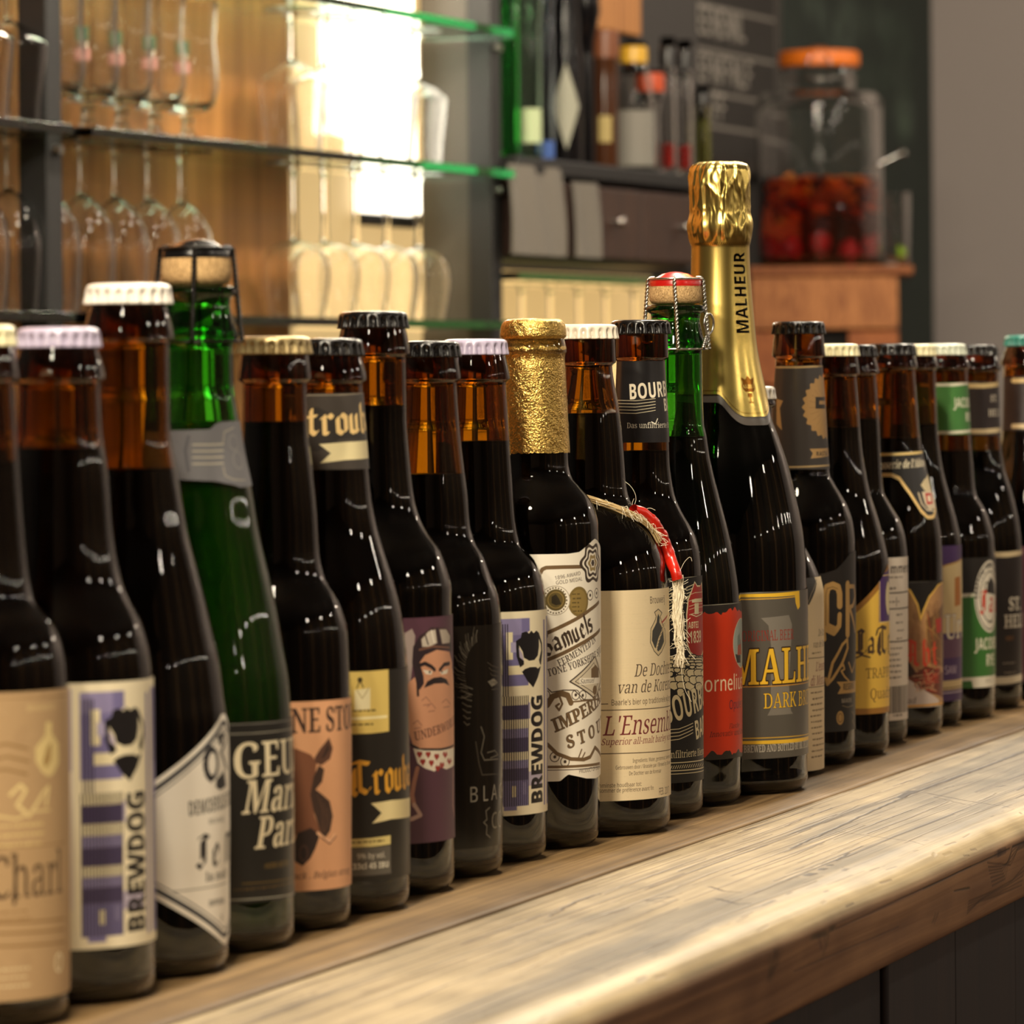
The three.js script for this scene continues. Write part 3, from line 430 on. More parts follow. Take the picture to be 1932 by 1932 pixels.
Object.assign(GOTH, {
  T: [[0.12, 0.9, 0.42, 0.98], [0.42, 0.98, 0.86, 0.9], [0.12, 0.9, 0.06, 0.72], [0.5, 0.92, 0.5, 0.18], [0.5, 0.18, 0.74, 0.06], [0.74, 0.06, 0.88, 0.18], [0.24, 0.66, 0.16, 0.4], [0.16, 0.4, 0.16, 0.16], [0.16, 0.16, 0.34, 0.02], [0.34, 0.02, 0.5, 0.14], [0.3, 0.76, 0.3, 0.2]],
  t: [[0.18, 0.86, 0.18, 0.14], [0.18, 0.14, 0.32, 0.03], [0.32, 0.03, 0.4, 0.12], [0.04, 0.62, 0.36, 0.64]],
  r: [[0.14, 0.6, 0.14, 0.08], [0.04, 0.56, 0.14, 0.64], [0.14, 0.06, 0.24, 0.03], [0.2, 0.58, 0.32, 0.66], [0.32, 0.66, 0.42, 0.56]],
  L: [[0.16, 0.92, 0.3, 0.98], [0.3, 0.98, 0.52, 0.88], [0.22, 0.92, 0.22, 0.14], [0.38, 0.86, 0.38, 0.2], [0.02, 0.1, 0.22, 0.1], [0.22, 0.1, 0.44, 0.02], [0.44, 0.02, 0.66, 0.16]],
  A: [[0.14, 0.84, 0.3, 0.98], [0.3, 0.98, 0.56, 0.88], [0.56, 0.88, 0.56, 0.12], [0.56, 0.12, 0.72, 0.04], [0.2, 0.8, 0.14, 0.44], [0.14, 0.44, 0.14, 0.14], [0.14, 0.14, 0.02, 0.06], [0.14, 0.42, 0.54, 0.46], [0.36, 0.9, 0.36, 0.2]],
  J: [[0.1, 0.9, 0.3, 0.98], [0.3, 0.98, 0.54, 0.9], [0.36, 0.94, 0.36, 0.14], [0.36, 0.14, 0.2, 0.0], [0.2, 0.0, 0.04, 0.12], [0.22, 0.8, 0.22, 0.3]],
  S: [[0.56, 0.84, 0.36, 0.98], [0.36, 0.98, 0.12, 0.82], [0.12, 0.82, 0.14, 0.62], [0.14, 0.62, 0.5, 0.42], [0.5, 0.42, 0.54, 0.2], [0.54, 0.2, 0.34, 0.02], [0.34, 0.02, 0.06, 0.14], [0.3, 0.86, 0.3, 0.6]],
});
function gothic(P, str, px, py, hgt, col, o = {}) {
  const { c, k } = P, [x0, y0] = P.at(px, py), H = hgt * k, sx = o.sx ?? 1, nib = (o.nib ?? 0.17) * H; let x = 0;
  c.save(); c.translate(x0, y0); c.rotate((o.rot ?? 0) * Math.PI / 180); c.fillStyle = col;
  const nx = nib * 0.5 * sx, ny = -nib * 0.36;
  for (const ch of str) {
    const S = GOTH[ch]; if (!S) { x += 0.3 * H * sx; continue; }
    let wMax = 0;
    for (const [a, b, d, e] of S) {
      wMax = Math.max(wMax, a, d); const p = [x + a * H * sx, -b * H], q = [x + d * H * sx, -e * H];
      c.beginPath(); c.moveTo(p[0] - nx, p[1] - ny); c.lineTo(p[0] + nx, p[1] + ny); c.lineTo(q[0] + nx, q[1] + ny); c.lineTo(q[0] - nx, q[1] - ny); c.closePath(); c.fill();
      for (const r of [p, q]) { c.beginPath(); c.moveTo(r[0] - nx, r[1] - ny); c.lineTo(r[0], r[1] + ny * 0.6); c.lineTo(r[0] + nx, r[1] + ny); c.lineTo(r[0], r[1] - ny * 0.6); c.closePath(); c.fill(); }
    }
    x += (wMax + (o.gap ?? 0.2)) * H * sx;
  }
  c.restore();
}
for (const b of ROW) {
  const t = thing('beer_bottle', b.label, 'bottle', b.pos.toArray(), b.turn, 'beer bottles in a row along the bar');
  bottleBody(b, t);
  if (CAP[b.cap] && b.cap !== 'goldfoil') crown(b, t, CAP[b.cap]);
}

// ---------------------------------------------------------------- labels, neck labels and foils
const flat = (b, px, py) => { const y = onSkin(b, px, py)[1]; return [[-1, y], [3, y]]; };
const blot = (P, n, cols, s0, s1, alpha = 0.06) => { for (let i = 0; i < n; i++) { P.c.fillStyle = `rgba(${cols[i % cols.length]},${alpha})`; P.c.beginPath(); P.c.ellipse(rr(0, P.w), rr(0, P.h), rr(s0, s1) * P.k, rr(s0, s1) * P.k * 0.6, rr(0, 3), 0, 7); P.c.fill(); } };
const fibre = (P, n = 500, a = 0.05) => { for (let i = 0; i < n; i++) { P.c.fillStyle = `rgba(${i % 2 ? '60,40,20' : '255,250,235'},${a})`; P.c.fillRect(rr(0, P.w), rr(0, P.h), rr(1, 6) * P.k, rr(0.5, 1.2) * P.k); } };
{ // tan kraft label at the far left
  const b = byId.kraft;
  sheet(b, b.group, { a0: -40, a1: 150, topTY: flat(b, 60, 1305), botTY: flat(b, 60, 1887), rough: 0.75, draw(P) {
    P.fill('#b1926a'); fibre(P, 2500, 0.07); blot(P, 60, ['90,64,36', '220,190,140'], 6, 30, 0.05);
    P.line([[-30, 1318], [60, 1317], [124, 1313]], '#8a6a42', 2);
    P.text('Brouwerij', 48, 1343, 12, '#d3ba84', { font: 'serif', sx: 0.9 });
    P.poly([[84, 1363], [94, 1364], [94, 1385], [107, 1405], [108, 1440], [97, 1462], [88, 1467], [76, 1458], [64, 1436], [64, 1412], [82, 1388]], '#d9c286');
    P.poly([[86, 1410], [94, 1402], [92, 1436], [82, 1452], [78, 1438]], '#a5854f');
    for (const [x, y] of [[10, 1412], [12, 1436], [8, 1460]]) P.line([[x - 40, y], [x, y - 8], [x + 40, y + 2]], '#8f7046', 5);
    P.line([[18, 1500], [36, 1482], [46, 1492], [30, 1520], [52, 1540], [78, 1498], [88, 1486], [84, 1520]], '#dcc58c', 7);
    P.line([[-10, 1540], [30, 1546], [60, 1532], [90, 1530]], '#d3ba84', 5);
    P.rows(-30, 1558, 120, 3, 18, '#d0b67e', 6);
    P.line([[-40, 1600], [60, 1598], [120, 1590]], '#86663e', 2);
    P.text('Charl', -22, 1697, 78, '#3e2a18', { font: 'serif', sx: 0.62 });
    P.line([[26, 1622], [27, 1660], [25, 1706]], '#33220f', 6);
    P.rows(-40, 1722, 120, 2, 14, '#8a683e', 4);
    for (const y of [1742, 1762, 1786]) P.line([[-40, y], [50, y - 1], [118, y - 7]], '#86653a', 4);
    P.oval(108, 1818, 12, 16, '#e6d6b0', 5); P.rows(-40, 1830, 100, 3, 16, '#d8c49c', 4);
  } });
}
function shieldLabel(b, A0, yT, yB) {
  sheet(b, b.group, { a0: A0, a1: A0 + 150, topTY: flat(b, ...yT), botTY: flat(b, ...yB), rough: 0.42, nx: 56, draw(P) {
    const { c, w, h } = P, Q = (a, v) => [P.deg(A0 + a), v * h];
    const box = (a0, v0, a1, v1, col) => { const p = Q(a0, v0), q = Q(a1, v1); c.fillStyle = col; c.fillRect(p[0], p[1], q[0] - p[0], q[1] - p[1]); };
    const shape = (l, col) => { c.beginPath(); l.forEach((p, i) => i ? c.lineTo(...Q(...p)) : c.moveTo(...Q(...p))); c.closePath(); c.fillStyle = col; c.fill(); };
    P.fill('#e6dabb');
    const p1 = '#756e9b', p2 = '#8d85ad', p3 = '#4b4164', cream = '#e8dcb6';
    box(8, 0.035, 37, 0.365, p1); box(8, 0.035, 37, 0.115, p2); box(15, 0.1, 21, 0.235, cream); box(19, 0.15, 30, 0.2, '#a79fc0'); box(16, 0.265, 33, 0.31, cream); box(30, 0.035, 39, 0.1, p1);
    for (const a of [9.5, 11.6, 13.7, 15.8]) box(a, 0.06, a + 0.9, 0.43, '#221a28');
    box(0, 0.33, 3.5, 0.85, '#ded2c4'); box(1, 0.02, 3, 0.33, '#a59db4');
    [[0.415, 0.46, cream], [0.46, 0.53, p3], [0.53, 0.575, cream], [0.575, 0.62, p2], [0.62, 0.69, p3], [0.69, 0.73, cream], [0.73, 0.77, p2], [0.77, 0.83, p3], [0.83, 0.955, p1]].forEach(([v0, v1, col]) => box(8, v0, 36.5, v1, col));
    box(19, 0.855, 24, 0.91, cream); box(30, 0.84, 34, 0.9, p2); box(12, 0.955, 24, 0.975, p1); box(36.5, 0.45, 39, 0.53, '#9c93ad'); box(36.5, 0.79, 57, 0.86, '#b0a6b8');
    for (let a = 8; a < 37; a += 2.15) box(a, 0.415, a + 0.95, 0.955, '#241c28');
    const text = Q(57.5, 0.955); c.save(); c.translate(...text); c.rotate(-Math.PI / 2); const hh = Q(17, 0)[0] - Q(0, 0)[0]; c.font = `bold ${hh / 0.72}px sans-serif`; const m = c.measureText('BREWDOG').width; c.scale(0.54 * h / m, 1); c.fillStyle = '#140e10'; c.fillText('BREWDOG', 0, 0); c.lineWidth = hh * 0.06; c.strokeStyle = '#140e10'; c.strokeText('BREWDOG', 0, 0); c.restore();
    box(61, 0.05, 65, 0.965, '#7c739b'); box(70, 0.035, 150, 0.965, p1); for (let a = 74; a < 146; a += 9) box(a, 0.1 + 0.06 * Math.sin(a), a + 6, 0.32, a % 2 > 1 ? cream : p3); for (let a = 74; a < 146; a += 2.3) box(a, 0.45, a + 1, 0.93, '#241c28');
    const X = (l) => l.map(([a, v]) => [a + 41, v]);
    shape(X([[-17, 0.145], [-12, 0.13], [-11, 0.105], [-6, 0.1], [-3, 0.112], [0, 0.098], [3, 0.112], [7, 0.1], [11, 0.112], [14, 0.14], [17, 0.165], [17.5, 0.21], [14, 0.28], [9, 0.33], [2, 0.378], [-5, 0.345], [-12, 0.29], [-16.5, 0.22]]), '#120d0e');
    shape(X([[-14, 0.165], [-10, 0.2], [-9, 0.228], [-3, 0.245], [4, 0.243], [9, 0.222], [11, 0.18], [11, 0.14], [14.5, 0.17], [15, 0.2], [11, 0.245], [12, 0.262], [15, 0.275], [9, 0.288], [6, 0.279], [-2, 0.277], [-8, 0.285], [-11, 0.297], [-14, 0.277], [-9, 0.262], [-9, 0.245], [-13, 0.21]]), '#e8dcba');
    shape(X([[-14.5, 0.175], [-10.5, 0.21], [-9, 0.245], [-13.5, 0.225]]), '#b3a7bb');
  } });
}
shieldLabel(byId.brew, 3, [200, 1288], [200, 1790]);
shieldLabel(byId.brew2, 9, [990, 1153], [990, 1537]);
{ // white hexagon
  const b = byId.white, [, yt] = onSkin(b, 418, 1348), [, ytl] = onSkin(b, 292, 1472), [, yb] = onSkin(b, 415, 1786), [, ybl] = onSkin(b, 292, 1697);
  const d = Math.PI / 180, th = onSkin(b, 292, 1472)[0] / d, top = [[th * d, ytl], [65 * d, yt - 0.0012], [68 * d, yt], [74 * d, yt], [77 * d, yt - 0.0012], [(142 - th) * d, ytl]], bot = [[th * d, ybl], [66 * d, yb + 0.0008], [71 * d, yb], [76 * d, yb + 0.0008], [(142 - th) * d, ybl]];
  const ext = (l, s) => { const k = (l[1][1] - l[0][1]) / (l[1][0] - l[0][0]); return [[0, l[0][1] - k * l[0][0]], ...l, [142 * d, l[0][1] - k * l[0][0]]]; };
  const T = ext(top), B = ext(bot);
  sheet(b, b.group, { a0: 0, a1: 142, topTY: T, botTY: B, nx: 90, rough: 0.5, draw(P) {
    P.fill('#e9e1d3'); const { c, w, h, k } = P, hi = Math.max(...T.map((p) => p[1])), lo = Math.min(...B.map((p) => p[1])), q = (l, off) => l.map(([a, y]) => [(a / d) / 142 * w, (hi - y) / (hi - lo) * h + off]);
    for (const [off, col, lw] of [[17, '#20242e', 9], [30, '#20242e', 2.2]]) { c.beginPath(); q(T, off * k).forEach((p, i) => i ? c.lineTo(...p) : c.moveTo(...p)); q(B, -off * k).reverse().forEach((p) => c.lineTo(...p)); c.closePath(); c.strokeStyle = col; c.lineWidth = lw * k; c.stroke(); }
    const dk = '#1d1c20';
    P.oval(398, 1442, 18, 26, dk, 9); for (let a = 0; a < 7; a += 0.7) P.oval(398 - 13 * Math.abs(Math.cos(a)) * 1.1, 1442 + 30 * Math.sin(a), 6, 6, dk); P.oval(399, 1442, 8, 13, '#e9e1d3');
    P.line([[408, 1392], [420, 1386], [424, 1400], [414, 1420], [425, 1452]], dk, 7); P.poly([[405, 1472], [420, 1455], [424, 1484], [412, 1492], [404, 1486]], dk); P.oval(414, 1396, 10, 12, dk);
    P.text('DEMOERSLEUTEL', 353, 1541, 27, '#3a3734', { bold: true, sx: 0.56, rot: -3 }); P.text('BROUWERIJ', 391, 1556, 9, '#4a4744', { sx: 0.9 });
    gothic(P, 'Je Mens', 368, 1640, 62, '#232022', { nib: 0.14, sx: 0.95 }); P.text('la nuit', 385, 1665, 17, '#232022', { font: 'serif', bold: true, low: false, sx: 1.1 });
    P.line([[322, 1683], [380, 1677], [426, 1666]], '#8c857a', 2.5); P.text('IMPERIAL', 391, 1712, 11, '#33302e', { bold: true, sx: 0.9 }); P.text('0', 413, 1740, 14, '#33302e', { font: 'serif' });
  } });
}
{ // black label of the green corked bottle and its grey neck label
  const b = byId.gueuze;
  sheet(b, b.group, { a0: -20, a1: 160, topTY: flat(b, 490, 1362), botTY: flat(b, 490, 1703), rough: 0.32, draw(P) {
    P.fill('#24221f'); const cr = '#e6d8b6';
    P.line([[400, 1386], [490, 1383], [553, 1372]], '#8f8a7c', 2.2); P.line([[400, 1368], [490, 1365], [553, 1356]], '#77736a', 2);
    P.text('GEUZE', 436, 1470, 66, cr, { font: 'serif', bold: true, sx: 0.9 }); P.text('Mariage', 452, 1537, 62, cr, { font: 'serif', bold: true, slant: 0.22, sx: 0.8 }); P.text('Parfait', 476, 1603, 60, cr, { font: 'serif', bold: true, slant: 0.22, sx: 0.82 });
    P.text('OUDE GEUZE', 497, 1640, 9, '#9c7a35', { font: 'serif' }); P.line([[455, 1668], [500, 1665], [552, 1656]], '#6e5628', 2); P.rows(440, 1678, 300, 1, 9, '#5a4526', 4);
    P.line([[400, 1699], [490, 1696], [553, 1686]], '#a9a697', 2.4);
  } });
  sheet(b, b.group, { name: 'neck_label', a0: -75, a1: 88, top: [[335, 812], [396, 810], [406, 800], [416, 796], [446, 794]], bot: [[340, 905], [405, 908], [440, 915], [452, 920], [474, 916]], nx: 60, rough: 0.55, draw(P) {
    P.fill('#5d5b5e'); fibre(P, 400, 0.05); for (const y of [839, 851, 863, 875]) P.line([[364, y], [395, y], [420, y - 1]], '#98917f', 3);
    P.line([[356, 824], [350, 850], [356, 888]], '#47464b', 6); P.line([[420, 836], [422, 815], [440, 806]], '#8d8676', 2); P.line([[420, 880], [424, 898], [440, 905], [462, 906]], '#8d8676', 2);
    P.oval(440, 835, 14, 14, '#6f6c6a', 3); P.oval(448, 868, 14, 16, '#716e6c', 3);
  } });
}
{ // peach label with the horse
  const b = byId.ne;
  sheet(b, b.group, { a0: -30, a1: 150, topTY: flat(b, 610, 1322), botTY: flat(b, 610, 1679), rough: 0.55, draw(P) {
    P.fill('#dba277'); fibre(P, 900, 0.05); const dk = '#33201a';
    P.text('WINE STOUT', 486, 1384, 46, dk, { font: 'serif', bold: true, sx: 0.66 });
    P.poly([[536, 1420], [556, 1412], [585, 1424], [596, 1438], [592, 1470], [584, 1500], [592, 1540], [604, 1570], [590, 1578], [560, 1572], [538, 1600], [520, 1560], [520, 1450]], '#7d4e35');
    P.poly([[619, 1392], [626, 1412], [621, 1432], [605, 1444], [594, 1440], [592, 1430], [603, 1412]], '#5b3a2b'); P.poly([[617, 1400], [621, 1414], [610, 1430], [604, 1432]], '#3a241b');
    P.poly([[600, 1444], [610, 1452], [606, 1475], [594, 1490], [602, 1496], [620, 1512], [626, 1540], [621, 1568], [608, 1586], [600, 1560], [590, 1530], [584, 1500], [590, 1466]], '#3f2a20');
    for (let i = 0; i < 8; i++) P.line([[594 + i * 3, 1495 + i * 4], [604 + i * 2, 1530 + i * 3], [603 + i, 1570]], i % 2 ? '#6b4a36' : '#2a1a14', 1.4);
    P.poly([[560, 1572], [585, 1562], [602, 1575], [594, 1600], [584, 1620], [570, 1634], [556, 1626], [552, 1600]], '#2c1b16'); P.oval(572, 1610, 8, 14, '#51342a', 3);
    P.line([[598, 1572], [612, 1584], [624, 1588], [629, 1575]], '#e8b48c', 6); P.line([[604, 1580], [620, 1593], [632, 1578]], '#5a3424', 2);
    P.text('Black . Belgian strong', 535, 1660, 12, dk, { font: 'serif', slant: 0.3 });
  } });
}
const banner = (P, x, y, dx, hgt, notch, rise, col) => P.poly([[x, y], [x + dx / 2, y - rise / 2], [x + dx, y - rise], [x + dx, y - rise + hgt], [x + dx / 2, y - rise / 2 + hgt], [x + 2, y + hgt + 2], [x + notch, y + hgt / 2]], col);
{ // gothic yellow
  const b = byId.trou;
  sheet(b, b.group, { a0: -30, a1: 150, topTY: flat(b, 720, 1264), botTY: flat(b, 720, 1660), rough: 0.35, draw(P) {
    P.fill('#25211c'); const gold = '#d79c35';
    P.poly([[640, 1268], [700, 1266], [731, 1263], [732, 1380], [700, 1384], [640, 1386]], '#d8bd6a'); P.oval(678, 1283, 5, 5, '#453a22'); P.line([[672, 1298], [678, 1284], [684, 1297]], '#453a22', 2);
    P.poly([[668, 1302], [697, 1298], [697, 1338], [668, 1340]], '#e6dbb0'); P.line([[672, 1302], [682, 1318], [694, 1299]], '#b8a878', 2); P.rows(664, 1340, 58, 1, 8, '#6a5a30', 4); P.rows(664, 1366, 58, 1, 8, '#6a5a30', 4); P.line([[664, 1356], [727, 1352]], '#f0e3b0', 5);
    gothic(P, 'Troubadour', 654, 1503, 64, gold, { nib: 0.16, gap: 0.12, sx: 0.82, rot: -2 });
    banner(P, 698, 1516, 76, 36, 20, 12, '#e0cf9a');
    P.poly([[640, 1584], [700, 1581], [735, 1576], [735, 1593], [700, 1598], [640, 1600]], '#d3c07c'); P.rows(664, 1588, 66, 1, 8, '#6a5a30', 4);
    P.poly([[640, 1602], [700, 1599], [735, 1595], [736, 1648], [700, 1652], [640, 1654]], '#5d574e'); P.text('9% by vol.', 672, 1622, 11, '#d8d0bc', { sx: 0.9 }); P.text('33cl 45 IBU', 664, 1641, 11, '#d8d0bc', { bold: true });
  } });
  sheet(b, b.group, { name: 'neck_label', a0: -60, a1: 150, topTY: flat(b, 640, 742), botTY: flat(b, 640, 886), rough: 0.45, draw(P) {
    P.fill('#3d3630'); P.line([[560, 746], [640, 745], [688, 741]], '#8b8170', 2); P.poly([[560, 775], [600, 768], [640, 790], [690, 780], [694, 830], [640, 828], [600, 852], [560, 846]], '#2b2622');
    gothic(P, 'troubadour', 580, 822, 56, '#e3c283', { nib: 0.17, gap: 0.12, sx: 0.95, rot: -2 });
    banner(P, 602, 838, 96, 34, 22, 8, '#d9cb9d');
  } });
}
{ // plum label with the moustached man
  const b = byId.under;
  sheet(b, b.group, { a0: -20, a1: 160, topTY: flat(b, 815, 1164), botTY: flat(b, 815, 1589), rough: 0.5, K: 2, draw(P) {
    P.fill('#573442'); const skin = '#d59a76', dk = '#241618';
    P.poly([[760, 1196], [776, 1186], [782, 1200], [778, 1240], [774, 1280], [768, 1300], [750, 1300], [750, 1200]], '#a9978f');
    P.poly([[768, 1292], [772, 1285], [800, 1262], [852, 1262], [855, 1300], [856, 1410], [848, 1420], [800, 1420], [778, 1408], [770, 1380], [766, 1330]], skin);
    P.poly([[784, 1290], [776, 1250], [778, 1220], [790, 1200], [812, 1184], [838, 1184], [850, 1200], [852, 1230], [838, 1226], [806, 1236], [796, 1250], [798, 1290], [790, 1302]], '#2c1c22');
    P.poly([[790, 1250], [800, 1236], [822, 1226], [846, 1230], [851, 1250], [852, 1282], [832, 1290], [800, 1286]], skin);
    P.poly([[792, 1206], [806, 1190], [820, 1186], [824, 1214], [808, 1222], [794, 1222]], '#cbbfae'); P.poly([[826, 1186], [840, 1186], [848, 1200], [847, 1214], [832, 1216]], '#b9ac9c'); P.loop([[792, 1206], [806, 1190], [820, 1186], [824, 1214], [808, 1222], [794, 1222]], '#4b3430', 3); P.loop([[826, 1186], [840, 1186], [848, 1200], [847, 1214], [832, 1216]], '#4b3430', 3); P.line([[800, 1196], [806, 1216]], '#3b2c2c', 3); P.line([[812, 1190], [817, 1212]], '#f1e8d8', 3);
    P.line([[790, 1226], [814, 1220], [846, 1222]], '#7a5340', 4);
    P.line([[788, 1256], [800, 1252], [812, 1258], [818, 1264]], dk, 7); P.line([[846, 1252], [836, 1254], [828, 1264]], dk, 7); P.poly([[796, 1264], [814, 1266], [812, 1273], [802, 1272]], '#efe3cf'); P.poly([[828, 1268], [844, 1262], [842, 1271], [832, 1273]], '#efe3cf'); P.oval(809, 1268, 2.4, 2.4, dk); P.oval(832, 1268, 2.4, 2.4, dk);
    P.poly([[798, 1298], [804, 1286], [816, 1279], [830, 1277], [841, 1282], [846, 1294], [836, 1289], [818, 1290]], dk); P.line([[786, 1290], [787, 1312]], dk, 5);
    for (const [x, y] of [[802, 1322], [812, 1334], [786, 1366], [840, 1326]]) { P.line([[x - 8, y], [x, y - 7], [x + 8, y + 3]], '#a06e58', 1.6); P.line([[x - 5, y + 9], [x + 6, y + 7]], '#a06e58', 1.6); }
    P.text('UNDERWORLD', 781, 1398, 17, '#6b4335', { font: 'serif', bold: true, rot: -9, sx: 0.8 });
    P.line([[772, 1404], [790, 1414], [830, 1414], [855, 1406]], dk, 4);
    P.poly([[778, 1412], [800, 1416], [830, 1416], [855, 1410], [855, 1444], [840, 1452], [826, 1446], [818, 1456], [800, 1450], [786, 1440]], '#eadfca');
    for (const [x, y] of [[790, 1424], [806, 1424], [796, 1438], [812, 1440], [822, 1428], [838, 1424], [846, 1436], [832, 1444], [824, 1450]]) { P.oval(x - 2.2, y - 2, 3.4, 3.6, '#9c2b20'); P.oval(x + 2.2, y - 2, 3.4, 3.6, '#9c2b20'); P.poly([[x - 5, y - 1], [x + 5, y - 1], [x, y + 7]], '#9c2b20'); }
    P.line([[786, 1450], [780, 1476], [776, 1500], [780, 1520]], '#b27c66', 9); P.line([[780, 1518], [792, 1538], [774, 1546]], '#c3a092', 8); P.line([[854, 1452], [853, 1520], [856, 1540]], '#c59080', 4);
  } });
}
{ // black printed glass
  const b = byId.black;
  sheet(b, b.group, { name: 'printed_emblem', a0: -30, a1: 170, topTY: flat(b, 900, 1180), botTY: flat(b, 900, 1600), rough: 0.16, K: 2, draw(P) {
    P.fill('#1a1612'); const g = 'rgba(150,142,126,0.55)', g2 = 'rgba(120,112,98,0.4)';
    for (let i = 0; i < 26; i++) { const a = 1.9 + i * 0.085, r0 = 60, r1 = 80 + 8 * Math.sin(i * 1.7); P.line([[908 + r0 * 0.55 * Math.cos(a), 1268 - r0 * Math.sin(a)], [908 + (r1 - 8) * 0.6 * Math.cos(a - 0.06), 1268 - (r1 - 8) * Math.sin(a - 0.06)], [908 + r1 * 0.62 * Math.cos(a - 0.14), 1268 - r1 * Math.sin(a - 0.14)]], i % 3 ? g2 : g, 2.4); }
    for (let i = 0; i < 7; i++) P.line([[868 + i, 1290 + i * 12], [880, 1296 + i * 12], [890 - i, 1300 + i * 11]], g, 2.6);
    for (let i = 0; i < 6; i++) P.line([[918 + 3 * i, 1250 + 10 * i], [926, 1256 + 9 * i], [938, 1260 + 8 * i]], g2, 2.2); P.poly([[918, 1286], [930, 1280], [938, 1288], [926, 1296]], 'rgba(190,180,160,0.5)');
    P.line([[906, 1372], [912, 1390], [906, 1420], [912, 1434], [938, 1432]], g, 3); P.line([[896, 1400], [902, 1440], [908, 1462], [938, 1460]], g2, 3); P.line([[918, 1420], [932, 1416], [938, 1424], [924, 1430]], g, 2.5);
    P.text('B L A C K', 883, 1514, 29, 'rgba(160,152,136,0.8)', { sx: 0.9 }); P.line([[922, 1524], [915, 1530], [917, 1546], [911, 1552], [917, 1558], [916, 1574], [923, 1580]], g, 3); P.text('COLA', 925, 1564, 30, 'rgba(140,132,116,0.7)', { sx: 0.95 });
  } });
}
{ // ornate cream label and glittering foil
  const b = byId.sam, br = '#6e5638', dk = '#3b2c1f';
  const [, y1] = onSkin(b, 1090, 1044), D = Math.PI / 180, yk = onSkin(b, 1124, 1016)[1], yb = onSkin(b, 1050, 1474)[1], yd = onSkin(b, 1085, 1460)[1], thr = 66;
  const T = [[-1, y1], [30 * D, y1], [42 * D, y1 + 0.0006], [54 * D, y1 + 0.0038], [62 * D, yk - 0.0006], [thr * D, yk], [70 * D, yk - 0.0006], [78 * D, y1 + 0.0038], [92 * D, y1 + 0.0004], [160 * D, y1]];
  const B = [[-1, yb], [21 * D, yb], [24 * D, yb + 0.0012], [29 * D, yd], [34 * D, yd - 0.0006], [50 * D, yb + 0.0004], [66 * D, yb - 0.0002], [90 * D, yb + 0.001], [100 * D, yd], [110 * D, yb], [160 * D, yb]];
  sheet(b, b.group, { a0: -25, a1: 158, topTY: T, botTY: B, nx: 110, rough: 0.5, K: 2.4, draw(P) {
    P.fill('#ebe3d2'); fibre(P, 500, 0.03);
    P.line([[1019, 1082], [1023, 1074], [1030, 1071], [1060, 1070], [1098, 1069]], br, 7);
    for (const [s, col] of [[1, dk], [0.82, '#ebe3d2'], [0.7, dk], [0.55, '#ebe3d2'], [0.42, '#9a8350'], [0.24, '#ebe3d2'], [0.16, dk]]) { P.c.beginPath(); for (let i = 0; i <= 60; i++) { const a = i / 60 * Math.PI * 2, q = P.at(1117, 1062), rad = s * (1 + 0.13 * Math.cos(6 * a)); P.c.lineTo(q[0] + rad * 36 * P.k * Math.cos(a), q[1] + rad * 36 * P.k * Math.sin(a)); } P.c.fillStyle = col; P.c.fill(); }
    P.text('1896 AWARD', 1046, 1094, 7, dk, { sx: 1, rot: -8 }); P.text('GOLD MEDAL', 1048, 1103, 7, dk, { rot: -6 });
    P.oval(1091, 1135, 25, 28, '#7b6634'); P.oval(1091, 1135, 20, 23, '#8d763f'); P.rows(1078, 1120, 22, 5, 8, '#5c4b22', 3); P.oval(1047, 1133, 30, 28, '#ebe3d2'); P.oval(1047, 1133, 29, 27, '#8a7c66', 1); P.oval(1048, 1132, 20, 20, '#5f5027'); P.oval(1048, 1132, 15, 15, '#8b7440', 2); P.poly([[1040, 1126], [1048, 1121], [1054, 1130], [1058, 1140], [1048, 1142], [1040, 1138]], '#2c2412');
    for (let a = 0; a < 6.3; a += 0.25) P.oval(1047 + 22 * Math.cos(a) * 0.96, 1133 + 24 * Math.sin(a), 1.6, 1.6, '#6f624c');
    for (const [x, y] of [[1112, 1123], [1124, 1119], [1085, 1311], [1098, 1312], [1028, 1311], [1046, 1428], [1065, 1437]]) { P.oval(x, y, 9, 9, dk, 1.6); P.oval(x, y, 3, 3, dk); }
    P.line([[1030, 1195], [1060, 1181], [1092, 1164], [1112, 1150], [1128, 1136]], br, 7); P.line([[1030, 1246], [1060, 1233], [1092, 1216], [1112, 1204], [1130, 1188]], br, 7);
    gothic(P, 'Samuels', 1028, 1240, 40, dk, { nib: 0.16, rot: -22, gap: 0.12, sx: 0.82 });
    P.text('FERMENTED IN', 1054, 1258, 13.5, dk, { font: 'serif', bold: true, rot: -24, sx: 0.72 }); P.text('STONE YORKSHIRE SQUARES', 1026, 1279, 14, dk, { font: 'serif', bold: true, rot: -14, sx: 0.7 });
    P.poly([[1074, 1286], [1122, 1236], [1133, 1280], [1122, 1318]], '#cfc3ab'); P.loop([[1074, 1286], [1121, 1238], [1132, 1282], [1121, 1319]], dk, 2.6); P.loop([[1084, 1286], [1119, 1250], [1128, 1282], [1119, 1308]], dk, 1.2); P.poly([[1114, 1262], [1122, 1254], [1128, 1262], [1128, 1280], [1114, 1280]], br); P.oval(1121, 1302, 9, 9, br); P.poly([[1092, 1279], [1130, 1278], [1130, 1288], [1092, 1292]], '#ebe3d2'); P.text('Samuel', 1092, 1290, 9, dk, { font: 'serif', slant: 0.4 });
